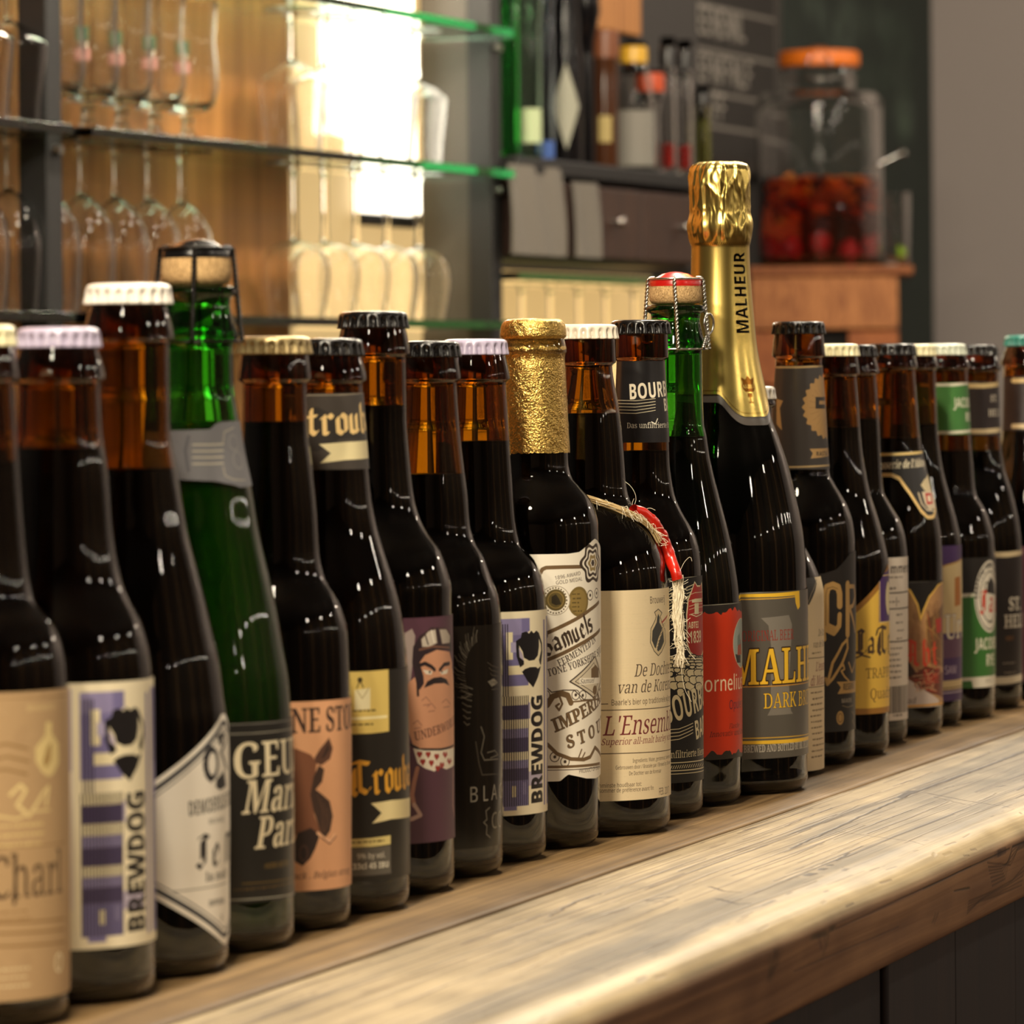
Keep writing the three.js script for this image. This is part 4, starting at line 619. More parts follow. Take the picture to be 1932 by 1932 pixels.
    P.line([[1030, 1296], [1040, 1306], [1062, 1302], [1082, 1302], [1100, 1320], [1126, 1320]], dk, 2); P.line([[1032, 1330], [1042, 1314], [1058, 1308], [1070, 1312], [1076, 1326]], br, 11); P.line([[1054, 1312], [1060, 1328], [1054, 1340], [1048, 1332], [1054, 1328]], br, 4); P.line([[1080, 1324], [1100, 1322], [1130, 1318]], br, 3);
    P.text('IMPERIAL', 1046, 1382, 25, br, { font: 'serif', bold: true, rot: -20, sx: 0.92, edge: dk, ew: 1.6 }); P.text('S T O U T', 1070, 1413, 24, br, { font: 'serif', bold: true, rot: -14, sx: 0.95, edge: dk, ew: 1.6 });
    P.line([[1032, 1404], [1050, 1422], [1076, 1432], [1100, 1433], [1112, 1428], [1121, 1410], [1132, 1426]], br, 7); P.line([[1090, 1430], [1096, 1414]], br, 3); P.line([[1096, 1432], [1102, 1420]], br, 3);
    P.line([[1032, 1447], [1080, 1446], [1130, 1440]], br, 5); P.line([[1032, 1453], [1080, 1452], [1130, 1446]], dk, 1.4); P.text('PRODUCT OF ENGLAND', 1091, 1459, 8, dk, { sx: 0.8, rot: -2 });
  } });
  // foil drawn over the cap and neck
  const yLow = onSkin(b, 1010, 855)[1], N = 120, R = 90, pos = [], idx = [], uv = [];
  const fr = pchip([[yLow, b.rad(yLow) + 0.0009], [b.yc - 0.006, b.rad(b.yc - 0.006) + 0.001], [b.yc - 0.0025, 0.0141], [b.yc + 0.0015, 0.0151], [b.H - 0.0085, 0.0136], [b.H - 0.0068, 0.0151], [b.H - 0.0025, 0.0147], [b.H + 0.0002, 0.0132], [b.H + 0.0009, 0.0115]]);
  for (let j = 0; j <= R; j++) for (let i = 0; i <= N; i++) { const v = j / R, a = (i / N) * Math.PI * 2, y = lerp(yLow, b.H + 0.0009, v), w = Math.cos(a), z = Math.sin(a), cr = 0.00022 * (fbm(w * 5 + 9, z * 5 + y * 300, 3, 33) + 0.8 * fbm(w * 16, z * 16 + y * 700, 2, 36)), cut = j === 0 ? 0.0004 * noise2(w * 20, z * 20, 5) : 0; pos.push((fr(y) + cr) * z, y + cut, (fr(y) + cr) * w); uv.push(i / N, v); }
  for (let i = 0; i <= N; i++) { pos.push(0.004 * Math.sin(i / N * 6.2832), b.H + 0.0014, 0.004 * Math.cos(i / N * 6.2832)); uv.push(i / N, 1); }
  for (let j = 0; j <= R; j++) for (let i = 0; i < N; i++) { const q = j * (N + 1) + i, p = q + N + 1; idx.push(q, q + 1, p, p, q + 1, p + 1); }
  const g = new THREE.BufferGeometry(); g.setAttribute('position', new THREE.Float32BufferAttribute(pos, 3)); g.setAttribute('uv', new THREE.Float32BufferAttribute(uv, 2)); g.setIndex(idx); g.computeVertexNormals();
  const crink = dataTex(512, 512, (x, y) => { const v = 128 + 70 * tileNoise(x / 4, y / 4, 128, 128, 7) + 50 * tileNoise(x / 9, y / 9, 57, 57, 8) + 40 * tileNoise(x / 2, y / 2, 256, 256, 9); return [v, v, v]; }, false);
  crink.repeat.set(2, 1.3);
  part('gold_foil', g, phys(0xd9b464, 0.26, { metalness: 1, bumpMap: crink, bumpScale: 0.00035 }), b.group);
}
{ // large beige text label
  const b = byId.lens, dk = '#4a392a', rd = '#6b2023';
  sheet(b, b.group, { a0: -30, a1: 150, topTY: flat(b, 1200, 1113), botTY: flat(b, 1200, 1509), rough: 0.6, K: 2.2, draw(P) {
    P.fill('#dcc9a4'); fibre(P, 3000, 0.04); for (let i = 0; i < 60; i++) { P.c.fillStyle = 'rgba(90,60,30,0.03)'; P.c.fillRect(0, rr(0, P.h), P.w, 1); P.c.fillRect(rr(0, P.w), 0, 1, P.h); }
    P.text('Brouwerij', 1224, 1139, 13, dk, { sx: 0.72 });
    P.poly([[1240, 1149], [1247, 1156], [1244, 1163], [1246, 1172], [1253, 1188], [1254, 1212], [1246, 1230], [1240, 1237], [1232, 1228], [1225, 1212], [1226, 1186], [1234, 1170], [1236, 1163], [1233, 1155]], '#cdb991'); P.loop([[1240, 1149], [1247, 1156], [1244, 1163], [1246, 1172], [1253, 1188], [1254, 1212], [1246, 1230], [1240, 1237], [1232, 1228], [1225, 1212], [1226, 1186], [1234, 1170], [1236, 1163], [1233, 1155]], '#3a322a', 1.6);
    P.poly([[1240, 1158], [1243, 1165], [1242, 1174], [1249, 1188], [1251, 1210], [1245, 1224], [1240, 1229], [1233, 1221], [1228, 1208], [1229, 1190], [1237, 1174], [1238, 1164]], '#3b3a36'); P.line([[1236, 1226], [1241, 1206], [1248, 1188], [1256, 1170]], '#cdb991', 5); for (let i = 0; i < 8; i++) P.line([[1237 + i * 1.6, 1222 - i * 6], [1241 + i * 1.6, 1217 - i * 6]], '#6a5a40', 1); P.line([[1247, 1174], [1257, 1162]], '#a3473a', 4);
    P.text('De Dochter', 1194, 1277, 23, dk, { font: 'serif', slant: 0.22, sx: 0.78 }); P.text('van de Korenaar', 1162, 1309, 22, dk, { font: 'serif', slant: 0.22, sx: 0.8 });
    P.line([[1100, 1329], [1146, 1328]], dk, 1.5); P.text("Baarle's bier op traditionele wijze gebrouwen", 1152, 1331, 11, dk, { sx: 0.74 });
    P.line([[1080, 1340], [1180, 1339], [1263, 1331]], dk, 1.5);
    P.text("L'Ensemble", 1135, 1388, 36, rd, { font: 'serif', slant: 0.2, sx: 0.78 });
    P.text('Superior all-malt barley wine', 1133, 1406, 12, rd, { font: 'serif', slant: 0.25, sx: 0.86 });
    P.line([[1080, 1422], [1180, 1421], [1264, 1413]], dk, 1.5);
    P.text('Ingredients: Water, gerstemout, tarwemout', 1192, 1439, 7, dk, { sx: 0.7 }); P.text('Gebrouwen door / Brassée par / Brewed by: Brouwerij', 1160, 1452, 7, dk, { sx: 0.72 }); P.text('De Dochter van de Korenaar', 1185, 1463, 7, dk, { sx: 0.7 });
    P.text('tenminste houdbaar tot:', 1122, 1486, 8, dk, { sx: 0.78 }); P.text('à consommer de préférence avant fin', 1110, 1496, 8, dk, { sx: 0.74 }); P.text('FEB. 2017', 1241, 1500, 13, '#554433', { sx: 0.62 });
  } });
}
{ // black label with crest and hops, and its neck label
  const b = byId.bour, cr = '#dccfa8', rd = '#a92a22';
  const cone = (P, cx, cy, rx, ry) => { P.oval(cx, cy, rx * 0.95, ry, '#14110d'); for (let r = 0; r < 5; r++) { const y = cy - ry + (r + 0.6) * ry / 2.7, wv = rx * Math.sin(Math.PI * (r + 1.1) / 6.4), n = r === 4 ? 1 : r === 0 ? 2 : 3; for (let q = 0; q < n; q++) { const x = cx + (q - (n - 1) / 2) * wv * 0.62 + (r % 2 ? 1.5 : -1.5), sx = wv * 0.36 + 1.5, sy = ry * 0.25; const l = [[x - sx, y - sy * 0.5], [x - sx * 0.5, y - sy], [x + sx * 0.5, y - sy], [x + sx, y - sy * 0.5], [x + sx * 0.8, y + sy * 0.5], [x, y + sy], [x - sx * 0.8, y + sy * 0.5]]; P.poly(l, cr); P.loop(l, '#14110d', 1.8); } } };
  sheet(b, b.group, { a0: -30, a1: 150, topTY: flat(b, 1300, 1088), botTY: flat(b, 1300, 1475), rough: 0.4, K: 2.2, draw(P) {
    P.fill('#14110d');
    P.line([[1230, 1094], [1290, 1090], [1328, 1082]], '#8c8674', 1.5);
    for (let i = 0; i < 9; i++) P.line([[1252, 1120 + i * 6], [1268, 1112 + i * 6]], cr, 1.6); for (let i = 0; i < 6; i++) P.line([[1294, 1108 + i * 6], [1310, 1101 + i * 6]], cr, 1.6);
    const crest = [[1309, 1096], [1314, 1104], [1320, 1104], [1323, 1097], [1327, 1140], [1328, 1225], [1322, 1240], [1313, 1243], [1300, 1232], [1294, 1215], [1293, 1160], [1296, 1130]];
    P.poly(crest, cr); P.poly(crest.map(([x, y]) => [lerp(1312, x, 0.88), lerp(1170, y, 0.955)]), rd);
    for (const y of [1118, 1130, 1140, 1146, 1156]) P.line([[1299, y + 4], [1310, y], [1325, y - 2]], cr, 1.2); P.poly([[1304, 1131], [1322, 1129], [1324, 1135], [1304, 1137]], cr); P.poly([[1309, 1138], [1317, 1137], [1317, 1158], [1309, 1159]], cr); P.line([[1302, 1159], [1312, 1163], [1324, 1156]], cr, 2);
    P.text('ABTEI', 1297, 1186, 12, cr, { bold: true, sx: 0.8 }); P.text('1839', 1299, 1214, 22, cr, { bold: true, sx: 0.72 });
    cone(P, 1284, 1283, 26, 34); cone(P, 1318, 1272, 22, 34); cone(P, 1306, 1249, 18, 14); cone(P, 1266, 1258, 16, 20);
    P.line([[1290, 1270], [1300, 1300], [1310, 1316]], cr, 1.6);
    P.text('BOURBON', 1252, 1368, 48, cr, { bold: true, sx: 0.52, rot: -13, edge: '#14110d', ew: 1 }); P.text('BARREL', 1311, 1396, 36, cr, { bold: true, sx: 0.6, rot: -10 });
    for (let i = 0; i < 4; i++) P.line([[1240, 1378 + i * 7], [1280, 1375 + i * 6.5], [1306, 1364 + i * 6]], cr, 1.6);
    P.text('unfiltrierte Bierspezialität', 1256, 1431, 13, cr, { font: 'serif', low: false, sx: 0.8 });
    P.line([[1240, 1440], [1290, 1438], [1327, 1431]], cr, 2); P.line([[1240, 1455], [1290, 1453], [1327, 1446]], cr, 2); for (let i = 0; i < 16; i++) P.line([[1264 + i * 4.2, 1451 - i * 0.4], [1267 + i * 4.2, 1445 - i * 0.4]], cr, 1.6); P.line([[1240, 1461], [1290, 1459], [1327, 1452]], cr, 1.5);
  } });
  sheet(b, b.group, { name: 'neck_label', a0: -80, a1: 150, topTY: flat(b, 1215, 681), botTY: flat(b, 1215, 835), rough: 0.3, coat: 0.4, K: 2.2, draw(P) {
    P.fill('#1d1b1c');
    P.text('BOURBON', 1187, 754, 29, '#e9dfc6', { bold: true, sx: 0.66, rot: -4, edge: '#6a655c', ew: 1 }); P.text('BARREL', 1252, 776, 24, '#e0d6be', { bold: true, sx: 0.66, rot: -4 });
    for (let i = 0; i < 5; i++) P.line([[1165, 755 + i * 6], [1200, 756 + i * 6], [1236, 752 + i * 5.5]], '#cfc4a4', 1.3);
    P.text('Das unfiltrierte Bier', 1183, 808, 10, '#d6cfba', { font: 'serif', sx: 0.82 }); P.line([[1229, 796], [1236, 800], [1240, 790]], '#e2dcc8', 2);
  } });
}
{ // bright red label
  const b = byId.corn;
  sheet(b, b.group, { a0: -30, a1: 150, topTY: flat(b, 1365, 1139), botTY: flat(b, 1365, 1432), rough: 0.35, K: 2.2, draw(P) {
    P.fill('#211a13'); const { c, w, h } = P; P.line([[1310, 1143], [1360, 1140], [1401, 1134]], '#8f8a7a', 1.5);
    c.beginPath(); const y0 = P.at(1360, 1154)[1], y1 = P.at(1360, 1424)[1]; c.moveTo(0, y0); for (let i = 0; i <= 90; i++) c.lineTo(i / 90 * w, y0 + P.k * (4 * noise2(i * 0.7, 1, 3) + 5 * noise2(i * 0.17, 2, 4))); for (let i = 90; i >= 0; i--) c.lineTo(i / 90 * w, y1 + P.k * (4 * noise2(i * 0.7, 5, 3) + 6 * noise2(i * 0.2, 7, 4))); c.closePath(); c.fillStyle = '#c4330f'; c.fill();
    const q = P.at(1398, 1212); c.beginPath(); c.ellipse(P.deg(78), q[1], 40 * P.k, 46 * P.k, 0, 0, 7); c.fillStyle = '#9aa49b'; c.fill(); c.strokeStyle = '#c9b79a'; c.lineWidth = 2 * P.k; c.stroke();
    P.poly([[1386, 1234], [1396, 1236], [1396, 1250], [1389, 1250]], '#221b18'); P.poly([[1391, 1212], [1396, 1206], [1398, 1234], [1390, 1236]], '#a5482f'); P.poly([[1390, 1200], [1394, 1194], [1396, 1214], [1390, 1218]], '#6e7c72');
    P.text('Cornelius', 1307, 1306, 29, '#efd9b8', { sx: 0.86 }); P.text('Opulentia', 1374, 1338, 17, '#4a1f3a', { sx: 0.8 });
    P.text('Flasche', 1374, 1374, 9, '#3a1512', { font: 'serif', slant: 0.2, sx: 0.9 }); P.text('Innovativ und kreativ', 1337, 1391, 10, '#2c1010', { font: 'serif', slant: 0.25, sx: 0.95 });
  } });
}
{ // grey label of the tallest bottle, and its gold capsule
  const b = byId.malh, gold = '#e6b733', bz = '#b8863a';
  sheet(b, b.group, { a0: -25, a1: 150, topTY: flat(b, 1460, 1116), botTY: flat(b, 1460, 1430), rough: 0.32, K: 2.2, draw(P) {
    P.fill('#57524a');
    P.line([[1395, 1120], [1460, 1115], [1524, 1105]], '#8c8778', 1.6);
    P.poly([[1395, 1121], [1460, 1119], [1506, 1114], [1506, 1122], [1460, 1126], [1395, 1127]], gold); P.line([[1395, 1131], [1460, 1129], [1500, 1125]], '#d6a53a', 2); P.poly([[1497, 1120], [1506, 1116], [1507, 1144], [1503, 1150], [1499, 1138]], gold);
    P.poly([[1434, 1166], [1486, 1160], [1492, 1178], [1486, 1290], [1490, 1340], [1494, 1346], [1446, 1350], [1452, 1338], [1453, 1220], [1448, 1180]], '#7b756b');
    P.text('ORIGINAL BEER', 1398, 1210, 19, '#8c2a20', { font: 'serif', sx: 0.58 });
    P.text('MALHEUR', 1373, 1293, 66, gold, { font: 'serif', bold: true, sx: 0.7, edge: '#2d1a10', ew: 5 }); P.line([[1395, 1296], [1460, 1294], [1523, 1286]], bz, 2.2);
    P.text('DARK BRUT', 1438, 1337, 28, gold, { font: 'serif', sx: 0.78, edge: '#33250f', ew: 1.4 });
    P.poly([[1395, 1398], [1460, 1396], [1524, 1387], [1524, 1394], [1460, 1403], [1395, 1404]], gold); P.line([[1395, 1393], [1460, 1391], [1524, 1383]], '#caa03a', 2);
    P.text('BREWED AND BOTTLED BY BR. DE LANDTSHEER', 1402, 1420, 13, '#c9c0ae', { font: 'serif', sx: 0.56 });
  } });
  const D = Math.PI / 180, yBack = onSkin(b, 1340, 744)[1], yFront = onSkin(b, 1432, 786)[1], yTop = b.H, N = 200, R = 150, pos = [], uv = [], idx = [], nor = [];
  const yTear = upAt(b.cx, 463, b.d), base = pchip([[yFront, b.rad(yFront) + 0.0006], [yBack, b.rad(yBack) + 0.0006], [upAt(b.cx, 640, b.d), b.rad(upAt(b.cx, 640, b.d)) + 0.0006], [yTear - 0.0006, b.rad(yTear) + 0.0006], [yTear + 0.0012, b.rad(yTear) + 0.0012], [upAt(b.cx, 425, b.d), 0.0171], [upAt(b.cx, 400, b.d), 0.0158], [upAt(b.cx, 340, b.d), 0.0156], [upAt(b.cx, 322, b.d), 0.0153], [upAt(b.cx, 312, b.d), 0.0138], [yTop, 0.0105]]);
  const low = (a) => { const k = Math.cos(a - 42 * D); return lerp(yBack, yFront, Math.pow(smooth(k, 0.66, 0.985), 1.2)); };
  for (let j = 0; j <= R; j++) for (let i = 0; i <= N; i++) {
    const v = j / R, a = (i / N) * Math.PI * 2, y = lerp(low(a), yTop, v), cw = Math.cos(a), cz = Math.sin(a);
    const rdg = (A, B, sd) => 1 - Math.min(1, Math.abs(noise2(A, B, sd)) * 2.6), rg = rdg(a * 2.3 + 0.8 * noise2(a * 3, y * 70, 91), y * 34 + 3, 81) * 0.6 + rdg(a * 4.1 + 5, y * 80 - a, 83) * 0.3 + rdg(a * 7.3, y * 150, 85) * 0.14, k = smooth(y, yTear, yTear + 0.005), wig = 1.2 * fbm(y * 60, cw, 2, 45), fold = Math.abs(fbm(a * 1.9 + 0.25 * wig + 4, y * 16, 3, 43)), crease = Math.abs(fbm(a * 2.6 + wig * 0.5, y * 45, 2, 47));
    const down = Math.max(0, Math.sin(a * 7 + 2.4 * fbm(a * 0.8, y * 25, 2, 44)));
    const dr = k * (0.0017 * (rg - 0.42) + 0.0003 * down) + (1 - k) * 0.00012 * Math.max(0, Math.cos(5 * (a - 0.9)));
    const r = base(y) + dr; pos.push(r * cz, y + k * 0.0005 * fbm(cw * 6, cz * 6, 2, 48), r * cw); uv.push(i / N, (y - yFront) / (yTop - yFront));
  }
  for (let q = 1; q <= 5; q++) for (let i = 0; i <= N; i++) { const a = i / N * Math.PI * 2, r = 0.0105 * (1 - q / 5), y = yTop + 0.0006 * q / 5 + 0.0009 * fbm(r * 260 * Math.cos(a) + 7, r * 260 * Math.sin(a), 3, 49) * (1 - q / 6) * smooth(q, 0, 1.5); pos.push(r * Math.sin(a), y, r * Math.cos(a)); uv.push(i / N, 0.999); }
  const rows = R + 5; for (let j = 0; j < rows; j++) for (let i = 0; i < N; i++) { const q = j * (N + 1) + i, p = q + N + 1; idx.push(q, q + 1, p, p, q + 1, p + 1); }
  const g = new THREE.BufferGeometry(); g.setAttribute('position', new THREE.Float32BufferAttribute(pos, 3)); g.setAttribute('uv', new THREE.Float32BufferAttribute(uv, 2)); g.setIndex(idx); g.computeVertexNormals();
  const map = canvasTex(1536, 1280, (c, w, h) => {
    c.fillStyle = '#dcc26e'; c.fillRect(0, 0, w, h);
    const Y = (py) => (1 - (upAt(b.cx, py, b.d) - yFront) / (yTop - yFront)) * h, U = (deg) => ((deg + 360) % 360) / 360 * w;
    c.save(); c.translate(U(54), Y(632)); c.rotate(-Math.PI / 2); const hh = w * 28 / 360; c.font = `bold ${hh / 0.72}px sans-serif`; const m = c.measureText('MALHEUR').width; c.scale((Y(632) - Y(477)) / m, 1); c.fillStyle = '#16110b'; c.fillText('MALHEUR', 0, 0); c.restore();
    c.strokeStyle = '#7d5a1d'; c.lineWidth = 3; c.beginPath(); for (let d = -140; d <= 200; d += 2) { const a = d * D, y = (1 - (low(a) + 0.0018 - yFront) / (yTop - yFront)) * h; const x = (d + 140) / 360 * w; const xx = ((d + 360) % 360) / 360 * w; if (d === -140 || Math.abs(d) < 1.5) c.moveTo(xx, y); else c.lineTo(xx, y); } c.stroke();
    c.strokeStyle = '#8a6424'; c.lineWidth = 4; for (let d = 0; d < 360; d += 4) { c.beginPath(); c.moveTo(d / 360 * w, Y(464)); c.lineTo((d + 3) / 360 * w, Y(458)); c.stroke(); }
    const cx = U(38), cy = Y(738); c.fillStyle = '#8a5a22'; c.beginPath(); [[-46, -70], [-16, -58], [0, -78], [18, -58], [46, -70], [34, -40], [46, -20], [26, 4], [-22, 4], [-46, -22], [-34, -42]].forEach(([x, y], i) => i ? c.lineTo(cx + x * 1.1, cy + y) : c.moveTo(cx + x * 1.1, cy + y)); c.fill();
    c.fillStyle = '#dcc26e'; c.font = 'bold 26px serif'; c.textAlign = 'center'; c.fillText('MALHEUR', cx, cy - 14); c.fillStyle = '#8a5a22'; c.fillRect(cx - 14, cy + 10, 28, 20); c.fillRect(cx - 4, cy + 30, 8, 24); c.fillRect(cx - 18, cy + 54, 36, 6);
  });
  map.wrapS = THREE.RepeatWrapping;
  const rim = []; for (let d = -100; d <= 180; d += 3) rim.push([d * D, low(d * D) + 0.0004]);
  sheet(b, b.group, { name: 'capsule_border', a0: -95, a1: 175, topTY: rim, botTY: rim.map(([a, y]) => [a, y - 0.0042 - 0.0006 * Math.cos(a - 42 * D)]), nx: 100, ny: 6, rough: 0.3, draw(P) { P.fill('#4b4540'); } });
  part('gold_capsule', g, phys(0xffffff, 0.27, { metalness: 1, map }), b.group);
}
{ // short wide bottle
  const b = byId.lit, dk = '#4a392a';
  sheet(b, b.group, { a0: -20, a1: 112, topTY: flat(b, 1540, 1088), botTY: flat(b, 1540, 1452), rough: 0.6, lift: 0.0005, draw(P) {
    P.fill('#d8c19a'); fibre(P, 1200, 0.04); P.poly([[1500, 1080], [1530, 1080], [1538, 1100], [1524, 1140], [1500, 1150]], '#2c2620'); P.line([[1538, 1092], [1528, 1120], [1522, 1136]], '#8a7b62', 2);
    P.text('De Dochter', 1541, 1200, 13, dk, { font: 'serif', slant: 0.2, sx: 0.7 }); P.text('van de Korenaar', 1531, 1222, 12, dk, { font: 'serif', slant: 0.2, sx: 0.7 }); P.rows(1528, 1231, 40, 1, 8, '#7a6448', 3); P.line([[1500, 1243], [1553, 1238]], dk, 1.3);
    P.text("L'ensemble", 1536, 1266, 17, '#6b2023', { font: 'serif', slant: 0.2, sx: 0.62 }); P.text('di Montalcino', 1526, 1294, 18, '#6b2023', { font: 'serif', slant: 0.2, sx: 0.68 }); P.line([[1500, 1298], [1553, 1292]], dk, 1.3);
    P.rows(1528, 1306, 60, 12, 11, '#6a543a', 3);
  } });
}
{ // tan script on black
  const b = byId.rye, tan = '#a8834c';
  const yl = onSkin(b, 1552, 1082)[1], yr = onSkin(b, 1612, 1038)[1], D = Math.PI / 180;
  sheet(b, b.group, { a0: -20, a1: 150, topTY: [[-1, yl], [24 * D, yl], [40 * D, yl + 0.002], [64 * D, yr - 0.001], [78 * D, yr], [92 * D, yr - 0.001], [116 * D, yl + 0.002], [132 * D, yl], [160 * D, yl]], botTY: flat(b, 1580, 1380), nx: 80, rough: 0.4, K: 2.2, draw(P) {
    P.fill('#1f1a16'); const { c } = P;
    P.line([[1557, 1180], [1557, 1122], [1560, 1108], [1570, 1104], [1580, 1108], [1583, 1120], [1583, 1142]], tan, 14); P.line([[1583, 1160], [1582, 1180], [1572, 1194], [1560, 1188]], tan, 11); P.line([[1554, 1206], [1552, 1186], [1562, 1180], [1578, 1188]], tan, 9); P.line([[1557, 1180], [1557, 1122], [1560, 1110], [1570, 1107], [1579, 1111]], '#5d4526', 1.2);
    P.line([[1598, 1196], [1598, 1102]], tan, 14); P.line([[1598, 1106], [1610, 1106], [1612, 1124], [1608, 1142], [1600, 1146]], tan, 8); P.line([[1602, 1148], [1612, 1190]], tan, 8);
    P.line([[1560, 1290], [1570, 1250], [1588, 1216], [1597, 1206], [1598, 1222], [1588, 1250], [1570, 1280], [1560, 1291], [1557, 1280]], tan, 6); P.line([[1584, 1258], [1590, 1254], [1592, 1262], [1586, 1266], [1592, 1276], [1603, 1288]], tan, 4); P.line([[1600, 1250], [1606, 1268], [1612, 1246]], tan, 4);
    banner(P, 1577, 1286, 70, 21, 8, 4, tan); P.text('RESERVE', 1589, 1302, 12, '#241c14', { bold: true, sx: 0.7 }); P.text('MADE', 1586, 1326, 8, '#8d8272', { bold: true, sx: 1.2 }); P.line([[1588, 1331], [1598, 1334], [1608, 1330]], '#7a6a50', 1.6);
    P.oval(1584, 1354, 10, 13, tan); P.oval(1584, 1354, 6, 8, '#6b5128', 2); P.line([[1606, 1342], [1611, 1350], [1607, 1360], [1612, 1370]], '#7a6a50', 2);
  } });
  sheet(b, b.group, { name: 'neck_label', a0: -85, a1: 150, topTY: flat(b, 1500, 690), botTY: flat(b, 1500, 886), rough: 0.38, K: 2.2, draw(P) {
    P.fill('#38322e'); P.line([[1455, 693], [1505, 693], [1552, 690]], '#a98f62', 4); P.line([[1455, 881], [1505, 881], [1566, 877]], '#a98f62', 3.4);
    const q = P.at(1545, 768), r = 0.0172 * P.K; P.c.fillStyle = '#a07c4c'; P.c.beginPath(); for (let a = 0; a < 6.29; a += 0.05) P.c.lineTo(P.deg(76) + r * (1 + 0.05 * Math.cos(24 * a)) * Math.cos(a), q[1] + r * (1 + 0.05 * Math.cos(24 * a)) * Math.sin(a)); P.c.fill();
    P.c.strokeStyle = '#6b5130'; P.c.lineWidth = 1; for (let a = 0; a < 6.28; a += 0.26) { P.c.beginPath(); P.c.moveTo(P.deg(76) + r * 0.45 * Math.cos(a), q[1] + r * 0.45 * Math.sin(a)); P.c.lineTo(P.deg(76) + r * 0.8 * Math.cos(a), q[1] + r * 0.8 * Math.sin(a)); P.c.stroke(); }
    P.poly([[1538, 749], [1556, 749], [1556, 756], [1545, 756], [1545, 763], [1556, 763], [1556, 771], [1538, 771]], '#2a231d'); banner(P, 1527, 847, 60, 16, 6, 3, '#a58252'); P.text('RASTA', 1539, 860, 8, '#2a231d', { bold: true }); P.poly([[1466, 752], [1478, 756], [1472, 770], [1476, 812], [1466, 800]], '#a58252');
  } });
}
{ // golden label
  const b = byId.trap, d = Math.PI / 180, [tl, yl] = onSkin(b, 1616, 1142), [tr, yr] = onSkin(b, 1674, 1062), gr = '#4a3423';
  const pk = 78 * d, T = [[-0.5, yl - (yr - yl) * 0.9], [tl, yl], [tr, yr], [pk, yr + 0.001], [2 * pk - tr, yr], [2 * pk - tl, yl], [2 * pk + 0.5, yl - (yr - yl) * 0.9]];
  sheet(b, b.group, { a0: -20, a1: 170, topTY: T, botTY: flat(b, 1640, 1347), nx: 90, rough: 0.45, K: 2.2, draw(P) {
    P.fill('#e4b94c'); const { c, w, h } = P, hi = yr + 0.001, lo = flat(b, 1640, 1347)[0][1]; c.beginPath(); T.forEach(([a, y], i) => { const p = [(a + 20 * d) / (190 * d) * w, (hi - y) / (hi - lo) * h]; i ? c.lineTo(...p) : c.moveTo(...p); }); c.strokeStyle = '#a2702a'; c.lineWidth = 20 * P.k; c.stroke();
    P.poly([[1600, 1337], [1640, 1336], [1677, 1330], [1677, 1352], [1640, 1354], [1600, 1352]], '#a2702a');
    P.poly([[1657, 1095], [1668, 1080], [1690, 1070], [1690, 1172], [1657, 1174]], '#49286a'); c.fillStyle = '#49286a'; c.fillRect(P.deg(55), P.at(1660, 1086)[1], P.deg(100) - P.deg(55), P.at(1660, 1174)[1] - P.at(1660, 1086)[1]); c.strokeStyle = '#e9cf86'; c.lineWidth = 2 * P.k; c.strokeRect(P.deg(55), P.at(1660, 1086)[1], P.deg(100) - P.deg(55), P.at(1660, 1174)[1] - P.at(1660, 1086)[1]); c.beginPath(); c.ellipse(P.deg(78), P.at(1660, 1130)[1], 17 * P.k, 32 * P.k, 0, 0, 7); c.fillStyle = '#e8d9a8'; c.fill();
    gothic(P, 'La', 1613, 1236, 48, gr, { nib: 0.15, sx: 0.72, gap: 0.1 }); gothic(P, 'Trappe', 1651, 1236, 54, gr, { nib: 0.15, sx: 0.8 }); P.line([[1612, 1242], [1625, 1236], [1640, 1240]], gr, 3);
    P.text('TRAPPIST', 1632, 1280, 19, '#6d4d20', { font: 'serif', sx: 0.9 }); P.text('Quadrupel', 1640, 1319, 20, '#6b4420', { font: 'serif', sx: 0.9 });
  } });
}
{ // narrow white back label
  const b = byId.mmer, dk = '#3d352f';
  sheet(b, b.group, { a0: 30, a1: 84, topTY: flat(b, 1695, 1051), botTY: flat(b, 1695, 1358), rough: 0.55, K: 2.2, draw(P) {
    P.fill('#ddd0c0'); P.text('mmerc', 1678, 1082, 13, dk, { bold: true, low: true, sx: 0.9 }); P.rows(1676, 1088, 40, 1, 8, '#8d7f72', 4); P.rows(1676, 1108, 18, 1, 8, '#6d6158', 5);
    for (const y of [1119, 1149, 1211]) P.line([[1670, y], [1695, y - 1], [1713, y - 5]], dk, 2.4); P.line([[1690, 1127], [1690, 1144]], dk, 1.5); P.rows(1676, 1134, 36, 1, 6, '#8d7f72', 4); P.rows(1690, 1158, 24, 4, 15, '#8d7f72', 4); P.rows(1676, 1222, 36, 6, 11, '#7d7066', 4);
    P.c.fillStyle = '#b9ac9d'; P.c.fillRect(0, P.at(1690, 1294)[1], P.w, P.at(1690, 1345)[1] - P.at(1690, 1294)[1]); P.c.fillStyle = '#4a423c'; for (let x = P.w * 0.06; x < P.w * 0.95; x += rr(3, 9)) P.c.fillRect(x, P.at(1690, 1294)[1], rr(1, 5), P.at(1690, 1345)[1] - P.at(1690, 1294)[1]); P.rows(1680, 1348, 30, 1, 6, '#7d7066', 4);
  } });
}
